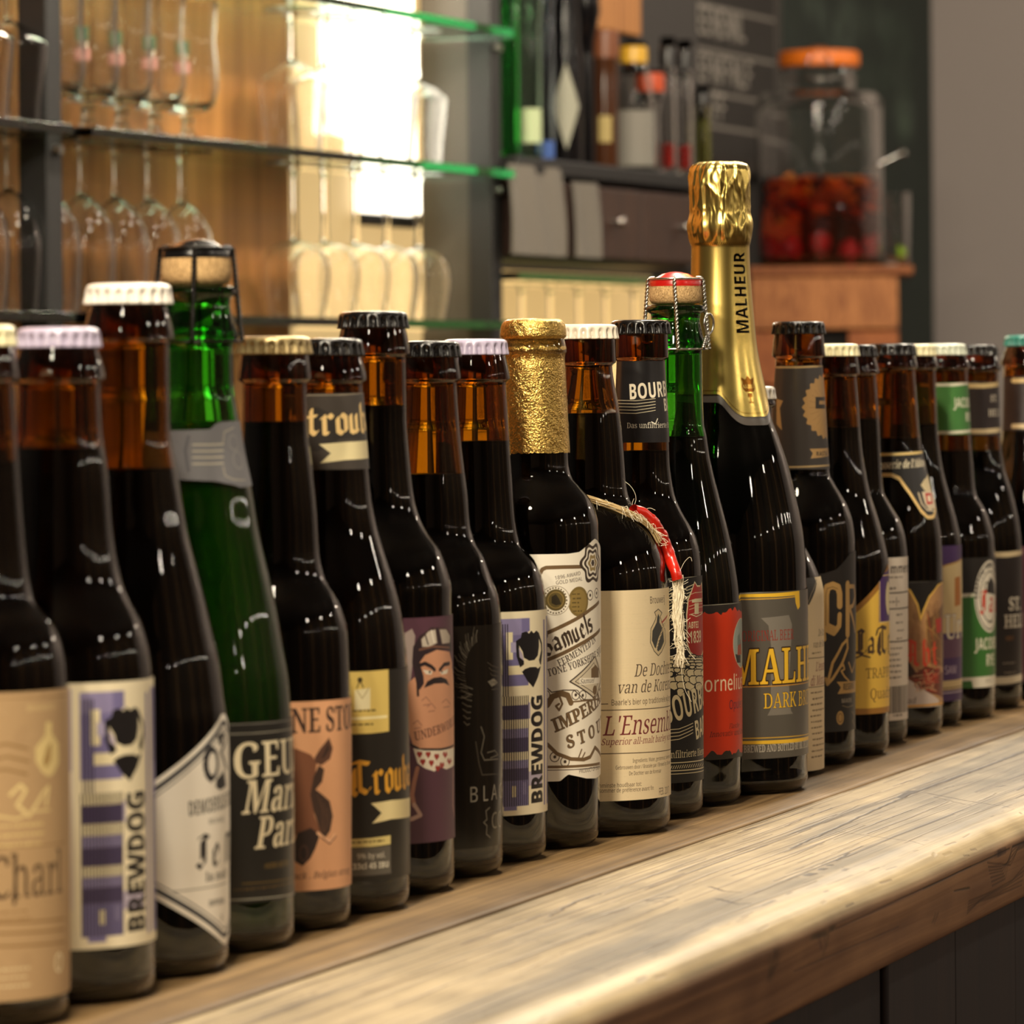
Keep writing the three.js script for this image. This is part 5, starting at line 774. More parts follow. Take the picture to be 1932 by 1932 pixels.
{ // scroll label on the shoulder, gothic arch label
  const b = byId.abt, D = Math.PI / 180, yt = onSkin(b, 1700, 852)[1], y0 = onSkin(b, 1680, 900)[1], yd = onSkin(b, 1752, 978)[1];
  sheet(b, b.group, { name: 'shoulder_label', a0: -70, a1: 150, topTY: [[-2, yt], [3, yt]], botTY: [[-70 * D, y0], [-2 * D, y0], [10 * D, y0 - 0.002], [24 * D, lerp(y0, yd, 0.42)], [38 * D, lerp(y0, yd, 0.85)], [48 * D, yd - 0.0004], [56 * D, yd - 0.0006], [64 * D, yd], [76 * D, lerp(y0, yd, 0.8)], [90 * D, lerp(y0, yd, 0.4)], [104 * D, y0 - 0.002], [118 * D, y0], [150 * D, y0]], nx: 110, rough: 0.4, K: 2.4, draw(P) {
    P.fill('#15110d'); const { c, w, h } = P; P.line([[1650, 858], [1690, 857], [1741, 852]], '#e0c37c', 5);
    const hi = yt, lo = yd - 0.0006, bt = [[-70, y0], [-2, y0], [10, y0 - 0.002], [24, lerp(y0, yd, 0.42)], [38, lerp(y0, yd, 0.85)], [48, yd - 0.0004], [56, yd - 0.0006], [64, yd], [76, lerp(y0, yd, 0.8)], [90, lerp(y0, yd, 0.4)], [104, y0 - 0.002], [118, y0], [150, y0]];
    c.beginPath(); bt.forEach(([a, y], i) => { const p = [(a + 70) / 220 * w, (hi - y) / (hi - lo) * h - 4 * P.k]; i ? c.lineTo(...p) : c.moveTo(...p); }); c.strokeStyle = '#dcb977'; c.lineWidth = 7 * P.k; c.lineJoin = 'round'; c.stroke();
    P.text("Brasserie de l'Abbaye", 1644, 886, 15, '#e9dcbc', { font: 'serif', bold: true, slant: 0.3, sx: 0.66, rot: -2 });
    P.poly([[1736, 915], [1742, 905], [1750, 892], [1754, 900], [1756, 930], [1744, 926]], '#cbb98e'); P.poly([[1738, 928], [1756, 924], [1762, 940], [1764, 958], [1752, 962], [1744, 950]], '#cdbb9c'); P.poly([[1744, 930], [1756, 930], [1759, 950], [1748, 952]], '#b32f22'); P.poly([[1748, 936], [1754, 934], [1756, 946], [1750, 946]], '#e1d2b4'); P.line([[1732, 930], [1738, 950], [1748, 962], [1762, 964]], '#cdbb9c', 3);
  } });
  const yP = onSkin(b, 1694, 1106)[1], yV = onSkin(b, 1736, 1166)[1], yt2 = onSkin(b, 1740, 1097)[1];
  sheet(b, b.group, { a0: -30, a1: 150, topTY: [[-1, yt2], [3, yt2]], botTY: flat(b, 1740, 1334), rough: 0.42, K: 2.2, draw(P) {
    P.fill('#191410'); P.line([[1650, 1098], [1720, 1098], [1778, 1092]], '#6d675c', 1.4);
    P.c.save(); P.path([[1640, 1160], [1660, 1126], [1690, 1108], [1700, 1104], [1716, 1114], [1730, 1140], [1736, 1168], [1742, 1150], [1752, 1126], [1768, 1104], [1778, 1098], [1779, 1330], [1640, 1334]], true); P.c.fillStyle = '#b3875a'; P.c.fill(); P.c.clip();
    for (let i = 0; i < 80; i++) { P.c.fillStyle = `rgba(${['90,52,30', '196,160,110', '140,92,58'][i % 3]},0.16)`; const q = P.at(rr(1680, 1775), rr(1120, 1330)); P.c.beginPath(); P.c.ellipse(q[0], q[1], rr(4, 16) * P.k, rr(6, 22) * P.k, 0, 0, 7); P.c.fill(); }
    P.poly([[1680, 1200], [1700, 1230], [1722, 1260], [1740, 1290], [1700, 1270], [1680, 1262]], '#3c2218'); P.poly([[1745, 1170], [1779, 1130], [1779, 1260], [1752, 1250]], '#7a5634'); for (let i = 0; i < 30; i++) P.line([[rr(1744, 1776), rr(1140, 1310)], [rr(1744, 1776), rr(1140, 1310)]], ['#4a2c1c', '#b98d4c', '#8c2c1e'][i % 3], 1.5); P.poly([[1764, 1168], [1775, 1164], [1776, 1190], [1766, 1194]], '#b0342a');
    P.poly([[1680, 1280], [1705, 1276], [1740, 1300], [1770, 1320], [1770, 1334], [1680, 1334]], '#d6c6bb'); P.poly([[1712, 1280], [1745, 1256], [1778, 1270], [1778, 1318], [1750, 1306]], '#6e3320'); for (let i = 0; i < 40; i++) P.line([[rr(1720, 1774), rr(1262, 1306)], [rr(1720, 1774), rr(1262, 1306)]], ['#c14a2e', '#5a2415', '#d9b88c'][i % 3], 1.3);
    P.c.restore(); P.line([[1640, 1160], [1660, 1126], [1690, 1108], [1700, 1104], [1716, 1114], [1730, 1140], [1736, 1168], [1742, 1150], [1752, 1126], [1768, 1104], [1777, 1098]], '#e0b354', 4); P.line([[1644, 1166], [1663, 1132], [1692, 1114], [1700, 1110], [1714, 1120], [1728, 1148], [1736, 1178]], '#8a6a34', 1.3);
    gothic(P, 'Abt', 1703, 1258, 50, '#d1432b', { nib: 0.13, sx: 0.85 }); P.text('Noël', 1736, 1290, 26, '#a52e20', { font: 'serif', bold: true, slant: 0.2, sx: 0.6 }); P.text('Quad', 1690, 1328, 11, '#5a4636', { font: 'serif', slant: 0.2 }); P.line([[1640, 1333], [1720, 1332], [1778, 1324]], '#dba24a', 4);
  } });
}
{ // violet and beige
  const b = byId.urt;
  sheet(b, b.group, { a0: 0, a1: 160, topTY: flat(b, 1795, 1029), botTY: flat(b, 1795, 1322), rough: 0.45, K: 2, draw(P) {
    P.fill('#4a2f63'); P.poly([[1760, 1074], [1785, 1066], [1815, 1052], [1816, 1190], [1760, 1196]], '#d5bd8c'); P.line([[1760, 1074], [1785, 1066], [1815, 1052]], '#b98f4a', 3); P.poly([[1800, 1090], [1810, 1086], [1811, 1140], [1800, 1144]], '#b4702e');
    P.text('Urt', 1781, 1206, 46, '#e6dcc2', { font: 'serif', bold: true, sx: 0.7, edge: '#4a2f63', ew: 2 }); P.poly([[1760, 1208], [1785, 1206], [1815, 1200], [1815, 1236], [1785, 1242], [1760, 1242]], '#6b4a63'); P.text('SAM', 1781, 1272, 16, '#cbb9c6', { sx: 0.8 });
    P.poly([[1760, 1286], [1785, 1284], [1814, 1278], [1814, 1296], [1785, 1302], [1760, 1304]], '#d5bd8c'); P.line([[1760, 1300], [1785, 1298], [1814, 1292]], '#6a4a2c', 2); P.line([[1760, 1309], [1785, 1307], [1814, 1301]], '#cdbfc6', 2);
  } });
}
{ // green
  const b = byId.jac;
  sheet(b, b.group, { a0: -10, a1: 160, topTY: flat(b, 1845, 1052), botTY: flat(b, 1845, 1297), rough: 0.42, K: 2, draw(P) {
    P.fill('#1e1a16'); P.poly([[1800, 1127], [1840, 1125], [1878, 1119], [1878, 1300], [1800, 1302]], '#39702f'); P.line([[1800, 1124], [1840, 1122], [1878, 1116]], '#d9d3bd', 7); for (let i = 0; i < 30; i++) P.line([[1800, 1140 + i * 7], [1860, 1100 + i * 7]], 'rgba(30,80,30,0.25)', 2);
    const { c } = P, q = P.at(1862, 1125), X = P.deg(62); c.beginPath(); c.ellipse(X, q[1], 44 * P.k, 68 * P.k, 0, 0, 7); c.fillStyle = '#ddd5c4'; c.fill(); c.lineWidth = 2 * P.k; c.strokeStyle = '#2a2622'; c.beginPath(); c.ellipse(X, q[1], 40 * P.k, 62 * P.k, 0, 0, 7); c.stroke(); c.beginPath(); c.ellipse(X, q[1], 30 * P.k, 47 * P.k, 0, 0, 7); c.stroke();
    for (let i = 0; i < 24; i++) { const a = Math.PI + i * 0.14; c.save(); c.translate(X + 35 * P.k * Math.cos(a), q[1] + 54 * P.k * Math.sin(a)); c.rotate(a + Math.PI / 2); c.font = `bold ${12 * P.k}px sans-serif`; c.fillStyle = '#2a2622'; c.textAlign = 'center'; c.fillText('CRAFTING GREAT BEER SINCE '[i] ?? '', 0, 0); c.restore(); }
    P.poly([[1860, 1118], [1862, 1100], [1868, 1088], [1874, 1100], [1876, 1122]], '#1f1b19'); P.oval(1860, 1106, 5, 8, '#3a342f', 2.5); gothic(P, 'Jaco', 1848, 1158, 44, '#c2402c', { nib: 0.14, sx: 0.8 }); P.rows(1862, 1172, 20, 1, 6, '#4a443c', 4);
    P.text('JACOBSEN', 1839, 1226, 22, '#e3dcc8', { bold: true, sx: 0.7 }); P.text('RYE', 1859, 1256, 22, '#e3dcc8', { bold: true, sx: 0.62 });
    P.poly([[1800, 1279], [1840, 1277], [1878, 1271], [1878, 1298], [1836, 1302], [1832, 1284], [1800, 1286]], '#dcd5c2'); P.text('33 CL', 1858, 1287, 6, '#5c554b', {});
  } });
  sheet(b, b.group, { name: 'neck_label', a0: -80, a1: 150, topTY: flat(b, 1795, 722), botTY: flat(b, 1795, 820), rough: 0.45, K: 2, draw(P) { P.fill('#437a3a'); for (let i = 0; i < 20; i++) P.line([[1760, 740 + i * 6], [1800, 715 + i * 6]], 'rgba(120,170,90,0.25)', 2); P.line([[1750, 726], [1795, 726], [1828, 722]], '#d9d3bd', 6); P.line([[1750, 816], [1795, 816], [1832, 812]], '#d9d3bd', 6); P.text('JACOBSEN', 1800, 769, 18, '#e3dcc8', { bold: true, sx: 0.62 }); P.text('RYE', 1821, 795, 17, '#e3dcc8', { bold: true, sx: 0.6 }); } });
}
for (const id of ['sth', 'teal']) { // dark labels between beige bands
  const b = byId[id], o = id === 'teal' ? 97 : 0, dy = id === 'teal' ? -10 : 0;
  sheet(b, b.group, { a0: -10, a1: 150, topTY: flat(b, 1895 + o, 1040 + dy), botTY: flat(b, 1895 + o, 1294 + dy), rough: 0.4, K: 2, draw(P) {
    const x = (v) => v + o, y = (v) => v + dy; P.fill(id === 'teal' ? '#7a4a5c' : '#221a18'); P.line([[x(1870), y(1047)], [x(1900), y(1046)], [x(1927), y(1041)]], '#cbb791', 10); P.line([[x(1860), y(1285)], [x(1900), y(1283)], [x(1926), y(1277)]], '#d6cab0', 14);
    P.text('ST.', x(1902), y(1152), 25, '#d8cfbd', { font: 'serif', bold: true, sx: 0.8 }); P.text('HELENA', x(1893), y(1185), 25, '#d8cfbd', { font: 'serif', bold: true, sx: 0.8 }); P.text('1851', x(1895), y(1208), 8, '#a8702f', {}); P.rows(x(1892), y(1250), 36, 2, 18, '#8f8576', 3);
  } });
  sheet(b, b.group, { name: 'neck_label', a0: -80, a1: 150, topTY: flat(b, 1855 + o, 720 + dy), botTY: flat(b, 1855 + o, 822 + dy), rough: 0.45, K: 2, draw(P) { const x = (v) => v + o, y = (v) => v + dy; P.fill('#2b2120'); P.line([[x(1815), y(728)], [x(1855), y(728)], [x(1886), y(724)]], '#c9b07c', 9); P.line([[x(1815), y(814)], [x(1855), y(814)], [x(1888), y(810)]], '#c9b48c', 9); P.text('ST.', x(1868), y(758), 13, '#c3b9a6', { font: 'serif', bold: true, sx: 0.8 }); P.text('HELENA', x(1864), y(785), 13, '#c3b9a6', { font: 'serif', bold: true, sx: 0.8 }); } });
}

// ---------------------------------------------------------------- corks and wire cages
const corkTex = dataTex(256, 256, (x, y) => { const v = 22 * tileNoise(x / 7, y / 7, 37, 37, 91) + 22 * tileNoise(x / 3, y / 3, 85, 85, 92), p = tileNoise(x / 5, y / 5, 51, 51, 93) > 0.62 ? -40 : 0; return [186 + v + p, 152 + v * 0.9 + p, 104 + v * 0.7 + p]; });
corkTex.repeat.set(5, 1);
const wireTwist = (a, b, r, turns, wr) => { const out = [], n = 60, A = V(...a), B = V(...b), dir = B.clone().sub(A), u = V(0, 1, 0).cross(dir).normalize(), v = dir.clone().cross(u).normalize(); for (const ph of [0, Math.PI]) { const pts = []; for (let i = 0; i <= n; i++) { const t = i / n, q = ph + turns * 6.2832 * t; pts.push(A.clone().addScaledVector(dir, t).addScaledVector(u, r * Math.cos(q)).addScaledVector(v, r * Math.sin(q))); } out.push(tube(pts, wr, 120, 6)); } return merge(out); };
for (const [id, plaque, wire, wr] of [['gueuze', phys(0x0b0a0b, 0.25, { clearcoat: 0.5 }), phys(0x15120f, 0.3, { metalness: 0.6 }), 0.00055], ['corn', phys(0xc2170f, 0.3, { clearcoat: 0.7 }), phys(0xc9c6be, 0.25, { metalness: 1 }), 0.00055]]) {
  const b = byId[id], t = b.group, R = 0.0132, y0 = b.lipTop - 0.004, y1 = b.H - 0.0052, yc = b.yc;
  part('cork', lathe([[0, y0], [0.0088, y0], [0.0089, b.lipTop], [0.0094, b.lipTop + 0.0002], [R * 0.9, lerp(b.lipTop, y1, 0.06)], [R * 0.985, lerp(b.lipTop, y1, 0.2)], [R, lerp(b.lipTop, y1, 0.42)], [R * 0.985, lerp(b.lipTop, y1, 0.75)], [R * 0.95, y1 - 0.0006], [R * 0.9, y1], [0, y1]], 56), std(0xffffff, 0.9, { map: corkTex, bumpMap: corkTex, bumpScale: 0.0004 }), t);
  part('plaque', lathe([[R * 0.98, y1 - 0.0022], [R * 0.99, y1 + 0.0002], [R * 0.9, y1 + 0.0016], [R * 0.72, y1 + 0.0022], [R * 0.5, y1 + 0.0040], [R * 0.2, y1 + 0.0049], [0, b.H], [0, y1 + 0.0001], [R * 0.96, y1 - 0.0002], [R * 0.955, y1 - 0.0022], [R * 0.98, y1 - 0.0022]], 56), plaque, t);
  const cage = [], rt = R * 1.0, rb = b.rad(yc - 0.002) + 0.0026, yw = yc - 0.0008, ring = (r, y, s) => tube(Array.from({ length: 40 }, (_, i) => V(r * Math.sin(i / 40 * 6.2832), y, r * Math.cos(i / 40 * 6.2832))), s, 90, 6, true);
  cage.push(ring(rt, y1 + 0.0014, wr), ring(rb, yw, wr * 1.1));
  for (const a of [-1.62, -0.05, 1.52, 3.1]) { const s = Math.sin(a), c = Math.cos(a), am = a + (id === 'corn' ? 0.12 : -0.06), sm = Math.sin(am), cm = Math.cos(am); cage.push(wireTwist([rt * s * 1.03, y1 + 0.0016, rt * c * 1.03], [(rb + 0.0008) * sm, yw, (rb + 0.0008) * cm], wr * 0.95, 9, wr)); cage.push(tube([V(rt * 0.78 * s, y1 + 0.0024, rt * 0.78 * c), V(rt * 0.98 * s, y1 + 0.0022, rt * 0.98 * c), V(rt * 1.04 * s, y1 + 0.0012, rt * 1.04 * c)], wr, 10, 6)); }
  if (id === 'corn') { const a = 0.98, s = Math.sin(a), c = Math.cos(a), e = V(c, 0, -s), o = V(s, 0, c), P = (x, y, z = 0) => o.clone().multiplyScalar(rb + 0.0022 + z).addScaledVector(e, x).add(V(0, yw + y, 0)); cage.push(tube([P(-0.0025, 0.0006), P(0.0012, 0.0052), P(-0.0008, 0.0085, 0.0006), P(-0.0030, 0.0125, 0.001), P(-0.0012, 0.0165, 0.001), P(0.0024, 0.0172, 0.001), P(0.0052, 0.0142, 0.001), P(0.0050, 0.0095, 0.0006), P(0.0024, 0.0070), P(-0.0002, 0.0058)], wr * 1.1, 60, 6), wireTwist(P(-0.0026, 0.0002).toArray(), P(0.0004, 0.0062).toArray(), wr, 3, wr)); }
  part('wire_cage', merge(cage), wire, t);
}

// ---------------------------------------------------------------- twine with red wax over the shoulder of the beige-labelled bottle
{
  const b = byId.lens, sk = (px, py, lift) => { const [th, y] = onSkin(b, px, py), r = b.rad(y) + lift; return V(r * Math.sin(th), y, r * Math.cos(th)); };
  const t = thing('twine_seal', 'frayed natural twine with a strip of red wax hanging over a bottle shoulder', 'twine', b.pos.toArray(), b.turn);
  const ringY = onSkin(b, 1116, 944)[1], loop = [], rO = b.rad(ringY);
  const over = [sk(1120, 944, 0.0012), sk(1150, 955, 0.0014), sk(1180, 968, 0.0014), sk(1206, 982, 0.0014), sk(1226, 1002, 0.0015), sk(1240, 1030, 0.0015)];
  const start = [-2.6, -2, -1.4, -0.8, -0.2].map((a) => V((rO + 0.0015) * Math.sin(a), ringY + 0.002, (rO + 0.0015) * Math.cos(a)));
  const hangAt = (px, py, z = 0.004) => V(un(px, py)[0] / b.s - b.xc, upAt(px, py, b.d), z);
  const fluff = (pts, n, rad, r, col) => { const cur = new THREE.CatmullRomCurve3(pts), out = []; for (let k = 0; k < n; k++) { const u0 = rr(0, 0.35), u1 = rr(0.6, 1), q = [], a0 = rr(0, 6.28), tw = rr(-3, 3), rk = rad * Math.sqrt(rnd()); for (let i = 0; i <= 10; i++) { const u = lerp(u0, u1, i / 10), p = cur.getPoint(u), tg = cur.getTangent(u), s = tg.clone().cross(V(0.3, 0.2, 1)).normalize(), v = tg.clone().cross(s), a = a0 + tw * u, R = rk * (0.8 + 0.4 * rnd()); q.push(p.addScaledVector(s, R * Math.cos(a)).addScaledVector(v, R * Math.sin(a))); } out.push(tube(q, r * rr(0.7, 1.3), 24, 5)); } return out; };
  const flax = std(0xb49a6c, 0.9), pale = std(0xeadfc4, 0.9);
  part('cord', merge(fluff([...start, ...over], 70, 0.0013, 0.00032)), flax, t);
  const wax = [sk(1186, 962, 0.0024), sk(1205, 970, 0.0028), sk(1225, 992, 0.0028), sk(1243, 1022, 0.0028), sk(1256, 1052, 0.0028), hangAt(1274, 1078, 0.006), hangAt(1278, 1092, 0.006)];
  const wg = tube(wax, 0.0028, 60, 14), wp = wg.attributes.position; for (let i = 0; i < wp.count; i++) { const y = wp.getY(i), k = 0.0006 * fbm(wp.getX(i) * 300, y * 300 + wp.getZ(i) * 200, 3, 77); wp.setXYZ(i, wp.getX(i) + k, y + k, wp.getZ(i)); } wg.computeVertexNormals();
  part('red_wax', wg, phys(0xc4200f, 0.28, { clearcoat: 0.6, clearcoatRoughness: 0.2 }), t);
  const tail = [hangAt(1276, 1080), hangAt(1280, 1110), hangAt(1278, 1150), hangAt(1280, 1185), hangAt(1282, 1222)];
  part('tail', merge([...fluff(tail, 90, 0.0024, 0.00036), ...fluff([hangAt(1281, 1200), hangAt(1284, 1228), hangAt(1282, 1262)], 24, 0.0017, 0.0003)]), pale, t);
  const hair = [], hc = new THREE.CatmullRomCurve3(tail);
  for (let i = 0; i < 130; i++) { const p = hc.getPoint(rr(0.1, 1)), a = rr(0, 6.28), l = rr(0.002, 0.006), dn = rr(-0.5, 0.9); hair.push(tube([p, p.clone().add(V(Math.cos(a) * l * 0.6, -dn * l * 0.4, Math.sin(a) * l * 0.6)), p.clone().add(V(Math.cos(a) * l, -dn * l, Math.sin(a) * l))], 0.00009, 5, 4)); }
  for (let i = 0; i < 40; i++) { const p = tail[4].clone(), a = rr(0, 6.28), l = rr(0.004, 0.009), s = rr(0.2, 0.7); hair.push(tube([p, p.clone().add(V(Math.cos(a) * l * s * 0.6, -l * 0.6, Math.sin(a) * l * s * 0.6)), p.clone().add(V(Math.cos(a) * l * s, -l, Math.sin(a) * l * s))], 0.00012, 5, 4)); }
  for (const l of [[[1190, 965], [1200, 940], [1188, 915], [1150, 895]], [[1210, 965], [1225, 958], [1236, 962]], [[1195, 962], [1193, 948], [1196, 940]], [[1283, 1075], [1292, 1058], [1302, 1050], [1305, 1058]], [[1270, 1150], [1262, 1168], [1258, 1180]], [[1282, 1230], [1270, 1236], [1255, 1238]], [[1285, 1200], [1300, 1230], [1312, 1243]], [[1282, 1240], [1292, 1300], [1304, 1322]]]) hair.push(tube(l.map(([x, y]) => hangAt(x, y, 0.004 + 0.0004 * (x % 3))), 0.0001, 12, 4));
  for (let i = 0; i < 50; i++) { const c = new THREE.CatmullRomCurve3(over), p = c.getPoint(rnd()), n = p.clone().setY(0).normalize(), l = rr(0.002, 0.006); hair.push(tube([p, p.clone().addScaledVector(n, l * 0.5).add(V(0, rr(-0.3, 0.6) * l, 0)), p.clone().addScaledVector(n, l).add(V(rr(-1, 1) * l * 0.5, rr(-1, 0.3) * l, 0))], 0.00009, 5, 4)); }
  const hm = part('loose_fibre', merge(hair), pale, t); hm.userData.kind = 'stuff';
}

// ---------------------------------------------------------------- the back bar
const ZF = -1.683, ZM = -1.699, ZB = -1.753, ZS = -1.645, ZR = -1.655, UP = (u) => EYE + u;
const steel = std(0x0d0b0a, 0.6), oak = std(0xffffff, 0.6, { map: T_oak }), darkPanel = std(0x4d463e, 0.7), shelfGlass = glassMat(0.16, 0.5, 0.32, 0.04), clear = glassMat(0.96, 0.985, 0.97, 0.02, { thickness: 0.002 });
const X_at = (px, z) => atZ(px, 600, z).x;
const boxTo = (x0, x1, y0, y1, z0, z1, r = 0.003) => bx(x1 - x0, y1 - y0, z1 - z0, (x0 + x1) / 2, (y0 + y1) / 2, (z0 + z1) / 2, r);
const COUNTER = 1.10;
{
  const t = thing('back_counter', 'dark wooden counter along the back wall that carries the shelving', 'counter');
  part('top', boxTo(-0.4, 6.9, COUNTER - 0.04, COUNTER, -2.095, -1.58), std(0x35281f, 0.5, { map: T_brown }), t);
  for (let x = -0.35; x < 6.6; x += 0.6) part('door', boxTo(x, x + 0.594, 0.1, COUNTER - 0.045, -1.63, -1.605), std(0x2b211b, 0.55), t);
  part('carcass', boxTo(-0.38, 6.88, 0, COUNTER - 0.041, -2.09, -1.632), std(0x211a15, 0.8), t);
}
const P1 = X_at(79, ZF), P2 = X_at(917, ZF), P0 = P1 - 0.85;
for (const [x, l] of [[P0, 'black steel shelf post out of the picture on the left'], [P1, 'black steel shelf post at the left edge of the picture'], [P2, 'black steel shelf post between the wine glasses and the spirit bottles']]) {
  const t = thing('shelf_post', l, 'post', [x, COUNTER, ZF]);
  part('upright', bx(0.026, 1.6, 0.026, 0, 0.8, 0, 0.002), steel, t);
  for (const u of [0.047, 0.2, 0.34]) part('bolt', new THREE.CylinderGeometry(0.004, 0.005, 0.006, 14).rotateX(Math.PI / 2).translate(0, UP(u) - 0.02 - COUNTER, 0.016), std(0x8a8580, 0.3, { metalness: 1 }), t);
}
const xo = X_at(550, ZB), xl = P2 + 0.014;
structure('trim_1', boxTo(1.9, xo, COUNTER, 2.45, ZB - 0.02, ZB), oak);
structure('trim_2', boxTo(P2 + 0.002, P2 + 0.016, COUNTER, 2.45, ZB, ZF - 0.014), std(0x47423b, 0.6));
{ // glowing panel behind the stemware, with a brighter lamp at its upper end
  const t = thing('light_panel', 'glowing cream panel behind the wine glasses', 'light panel', [(xo + xl) / 2, COUNTER, ZB]);
  const w = xl - xo - 0.004, h = 1.3;
  part('diffuser', bx(w, h, 0.01, 0, h / 2, -0.006, 0.002), std(0x6a5a40, 0.6, { emissive: new THREE.Color(1, 0.66, 0.27), emissiveIntensity: 1.0 * SHELF_GLOW }), t);
  part('backing', bx(w, h, 0.01, 0, h / 2, -0.017, 0.002), darkPanel, t);
  const L = new THREE.RectAreaLight(new THREE.Color(1, 0.66, 0.27), 1.0 * SHELF_GLOW, w, h); L.position.set((xo + xl) / 2, COUNTER + h / 2, ZB + 0.004); L.rotation.y = Math.PI; scene.add(L);
  const z = ZB + 0.007, x0 = X_at(676, z), x1 = X_at(778, z), y0 = atZ(725, 404, z).y, y1 = 2.2;
  const f = thing('wall_lamp', 'bright white wall lamp glowing through the wine glasses', 'lamp', [(x0 + x1) / 2, y0, z]);
  part('diffuser', bx(x1 - x0, y1 - y0, 0.01, 0, (y1 - y0) / 2, 0, 0.004), std(0xffffff, 0.5, { emissive: new THREE.Color(1, 0.9, 0.72), emissiveIntensity: 4.2 * SHELF_GLOW }), f);
  const xw = X_at(612, z), yw = atZ(700, 262, z).y; part('diffuser', bx(x0 - xw - 0.001, y1 - yw, 0.01, (xw - x1) / 2 - 0.0005, (y1 - yw) / 2 + yw - y0, 0, 0.004), std(0xffffff, 0.5, { emissive: new THREE.Color(1, 0.88, 0.66), emissiveIntensity: 4.4 * SHELF_GLOW }), f);
  part('holder', bx(x1 - x0 + 0.006, 0.012, 0.012, 0, -0.0065, 0.001, 0.003), std(0x241c16, 0.5), f);
  const R = new THREE.RectAreaLight(new THREE.Color(1, 0.9, 0.72), 4.2 * SHELF_GLOW, x1 - x0, y1 - y0); R.position.set((x0 + x1) / 2, (y0 + y1) / 2, z + 0.0065); R.rotation.y = Math.PI; scene.add(R);
}
const Y0 = atZ(590, 607, ZS).y - EYE, Y1 = atZ(590, 290, ZS).y - EYE, Y2 = atZ(730, 20, ZS).y - EYE;
for (const [u, l] of [[Y0, 'lowest glass shelf of the stemware bay'], [Y1, 'middle glass shelf of the stemware bay with green glass edge'], [Y2, 'highest glass shelf of the stemware bay, at the top of the picture']])
  single('glass_shelf', boxTo(P1 + 0.015, P2 - 0.015, UP(u) - 0.004, UP(u) + 0.004, ZB + 0.001, ZS, 0.001), shelfGlass, l, 'shelf');
{ // strip lamp above the stemware
  const t = thing('strip_lamp', 'thin strip lamp above the stemware bay, over the top of the picture', 'lamp', [(P1 + P2) / 2, UP(0.45), ZS + 0.01]), w = 0.78;
  part('tube', new THREE.CylinderGeometry(0.008, 0.008, w, 16).rotateZ(Math.PI / 2), std(0xffffff, 0.5, { emissive: new THREE.Color(1, 0.86, 0.66), emissiveIntensity: 40 }), t);
  part('housing', bx(w + 0.02, 0.012, 0.03, 0, 0.015, 0), steel, t); for (const s of [-1, 1]) part('bracket', bx(0.012, 0.02, 0.05, s * (w / 2 + 0.018), 0.012, -0.028), steel, t);
  const L = new THREE.RectAreaLight(new THREE.Color(1, 0.86, 0.66), STRIP, w, 0.016); L.position.set((P1 + P2) / 2, UP(0.45) - 0.0095, ZS + 0.01); L.lookAt((P1 + P2) / 2, 0, ZS + 0.01 - 0.08); scene.add(L);
}
for (const [u, l] of [[Y0, 'lowest glass shelf left of the left post'], [Y1, 'middle glass shelf left of the left post']])
  single('glass_shelf', boxTo(P0 + 0.015, P1 - 0.015, UP(u) - 0.004, UP(u) + 0.004, ZB + 0.001, ZS, 0.001), shelfGlass, l, 'shelf');

// stemware: outside up, inside down, rim down on the shelf
function stem(name, label, prof, foot, group) {
  const t = thing(name, label, 'wine glass', [0, 0, 0], 0, group);
  const out = prof.map(([r, y]) => [r, y]), ins = prof.slice().reverse().map(([r, y]) => [Math.max(r - 0.0011, 0.0005), y]);
  const bowlTop = prof[prof.length - 1][1];
  part('bowl', lathe([...out, [0.0035, bowlTop + 0.0012], [0, bowlTop + 0.0012], ...[[0, bowlTop - 0.0006]], ...ins.slice(1), [prof[0][0] - 0.0006, prof[0][1]], prof[0]], 48), clear, t);
  part('stem', lathe([[0.0001, bowlTop + 0.0013], [0.0036, bowlTop + 0.0013], [0.0042, bowlTop + 0.004], [0.0031, bowlTop + 0.012], [0.003, foot - 0.012], [0.0042, foot - 0.005], [0.006, foot - 0.0032], [0.0001, foot - 0.0031]], 24), clear, t);
  part('foot', lathe([[0, foot - 0.003], [0.006, foot - 0.003], [0.018, foot - 0.0018], [0.0262, foot - 0.0012], [0.0266, foot - 0.0004], [0.0262, foot], [0, foot]], 40), clear, t);
  return t;
}
const snifter = stem('wine_glass', 'round-bowled wine glass upside down on the lowest glass shelf, leftmost of its row before the glowing panel', [[0.0255, 0], [0.0275, 0.012], [0.0305, 0.028], [0.0315, 0.040], [0.030, 0.052], [0.025, 0.0615], [0.015, 0.067], [0.0038, 0.0695]], 0.1395, 'round wine glasses upside down before the glowing panel');
const SH0 = UP(Y0 + 0.0042), SH1 = UP(Y1 + 0.0042);
const seat = (o, px, z, y, label) => { const p = atZ(px, 500, z); o.position.set(p.x, y, p.z); if (label) o.userData.label = label; return o; };
const ordinal = ['leftmost', 'second', 'third', 'fourth', 'rightmost'];
[557, 614, 672, 730, 789].forEach((px, i) => seat(i ? copyOf(snifter, [0, 0, 0], 0) : snifter, px, ZM, SH0, `round-bowled upside-down wine glass on the lowest glass shelf, ${ordinal[i]} of five before the glowing panel`));
const teku = stem('tasting_glass', 'x', [[0.0255, 0], [0.027, 0.023], [0.030, 0.048], [0.0314, 0.062], [0.031, 0.066], [0.021, 0.074], [0.008, 0.081], [0.0036, 0.083]], 0.1285, 'angular tasting glasses upside down on the middle shelf');
[555, 614, 672, 730, 787].forEach((px, i) => seat(i ? copyOf(teku, [0, 0, 0], 0) : teku, px, ZM, SH1, `angular tasting glass upside down on the middle glass shelf, ${ordinal[i]} of five in the glow`));
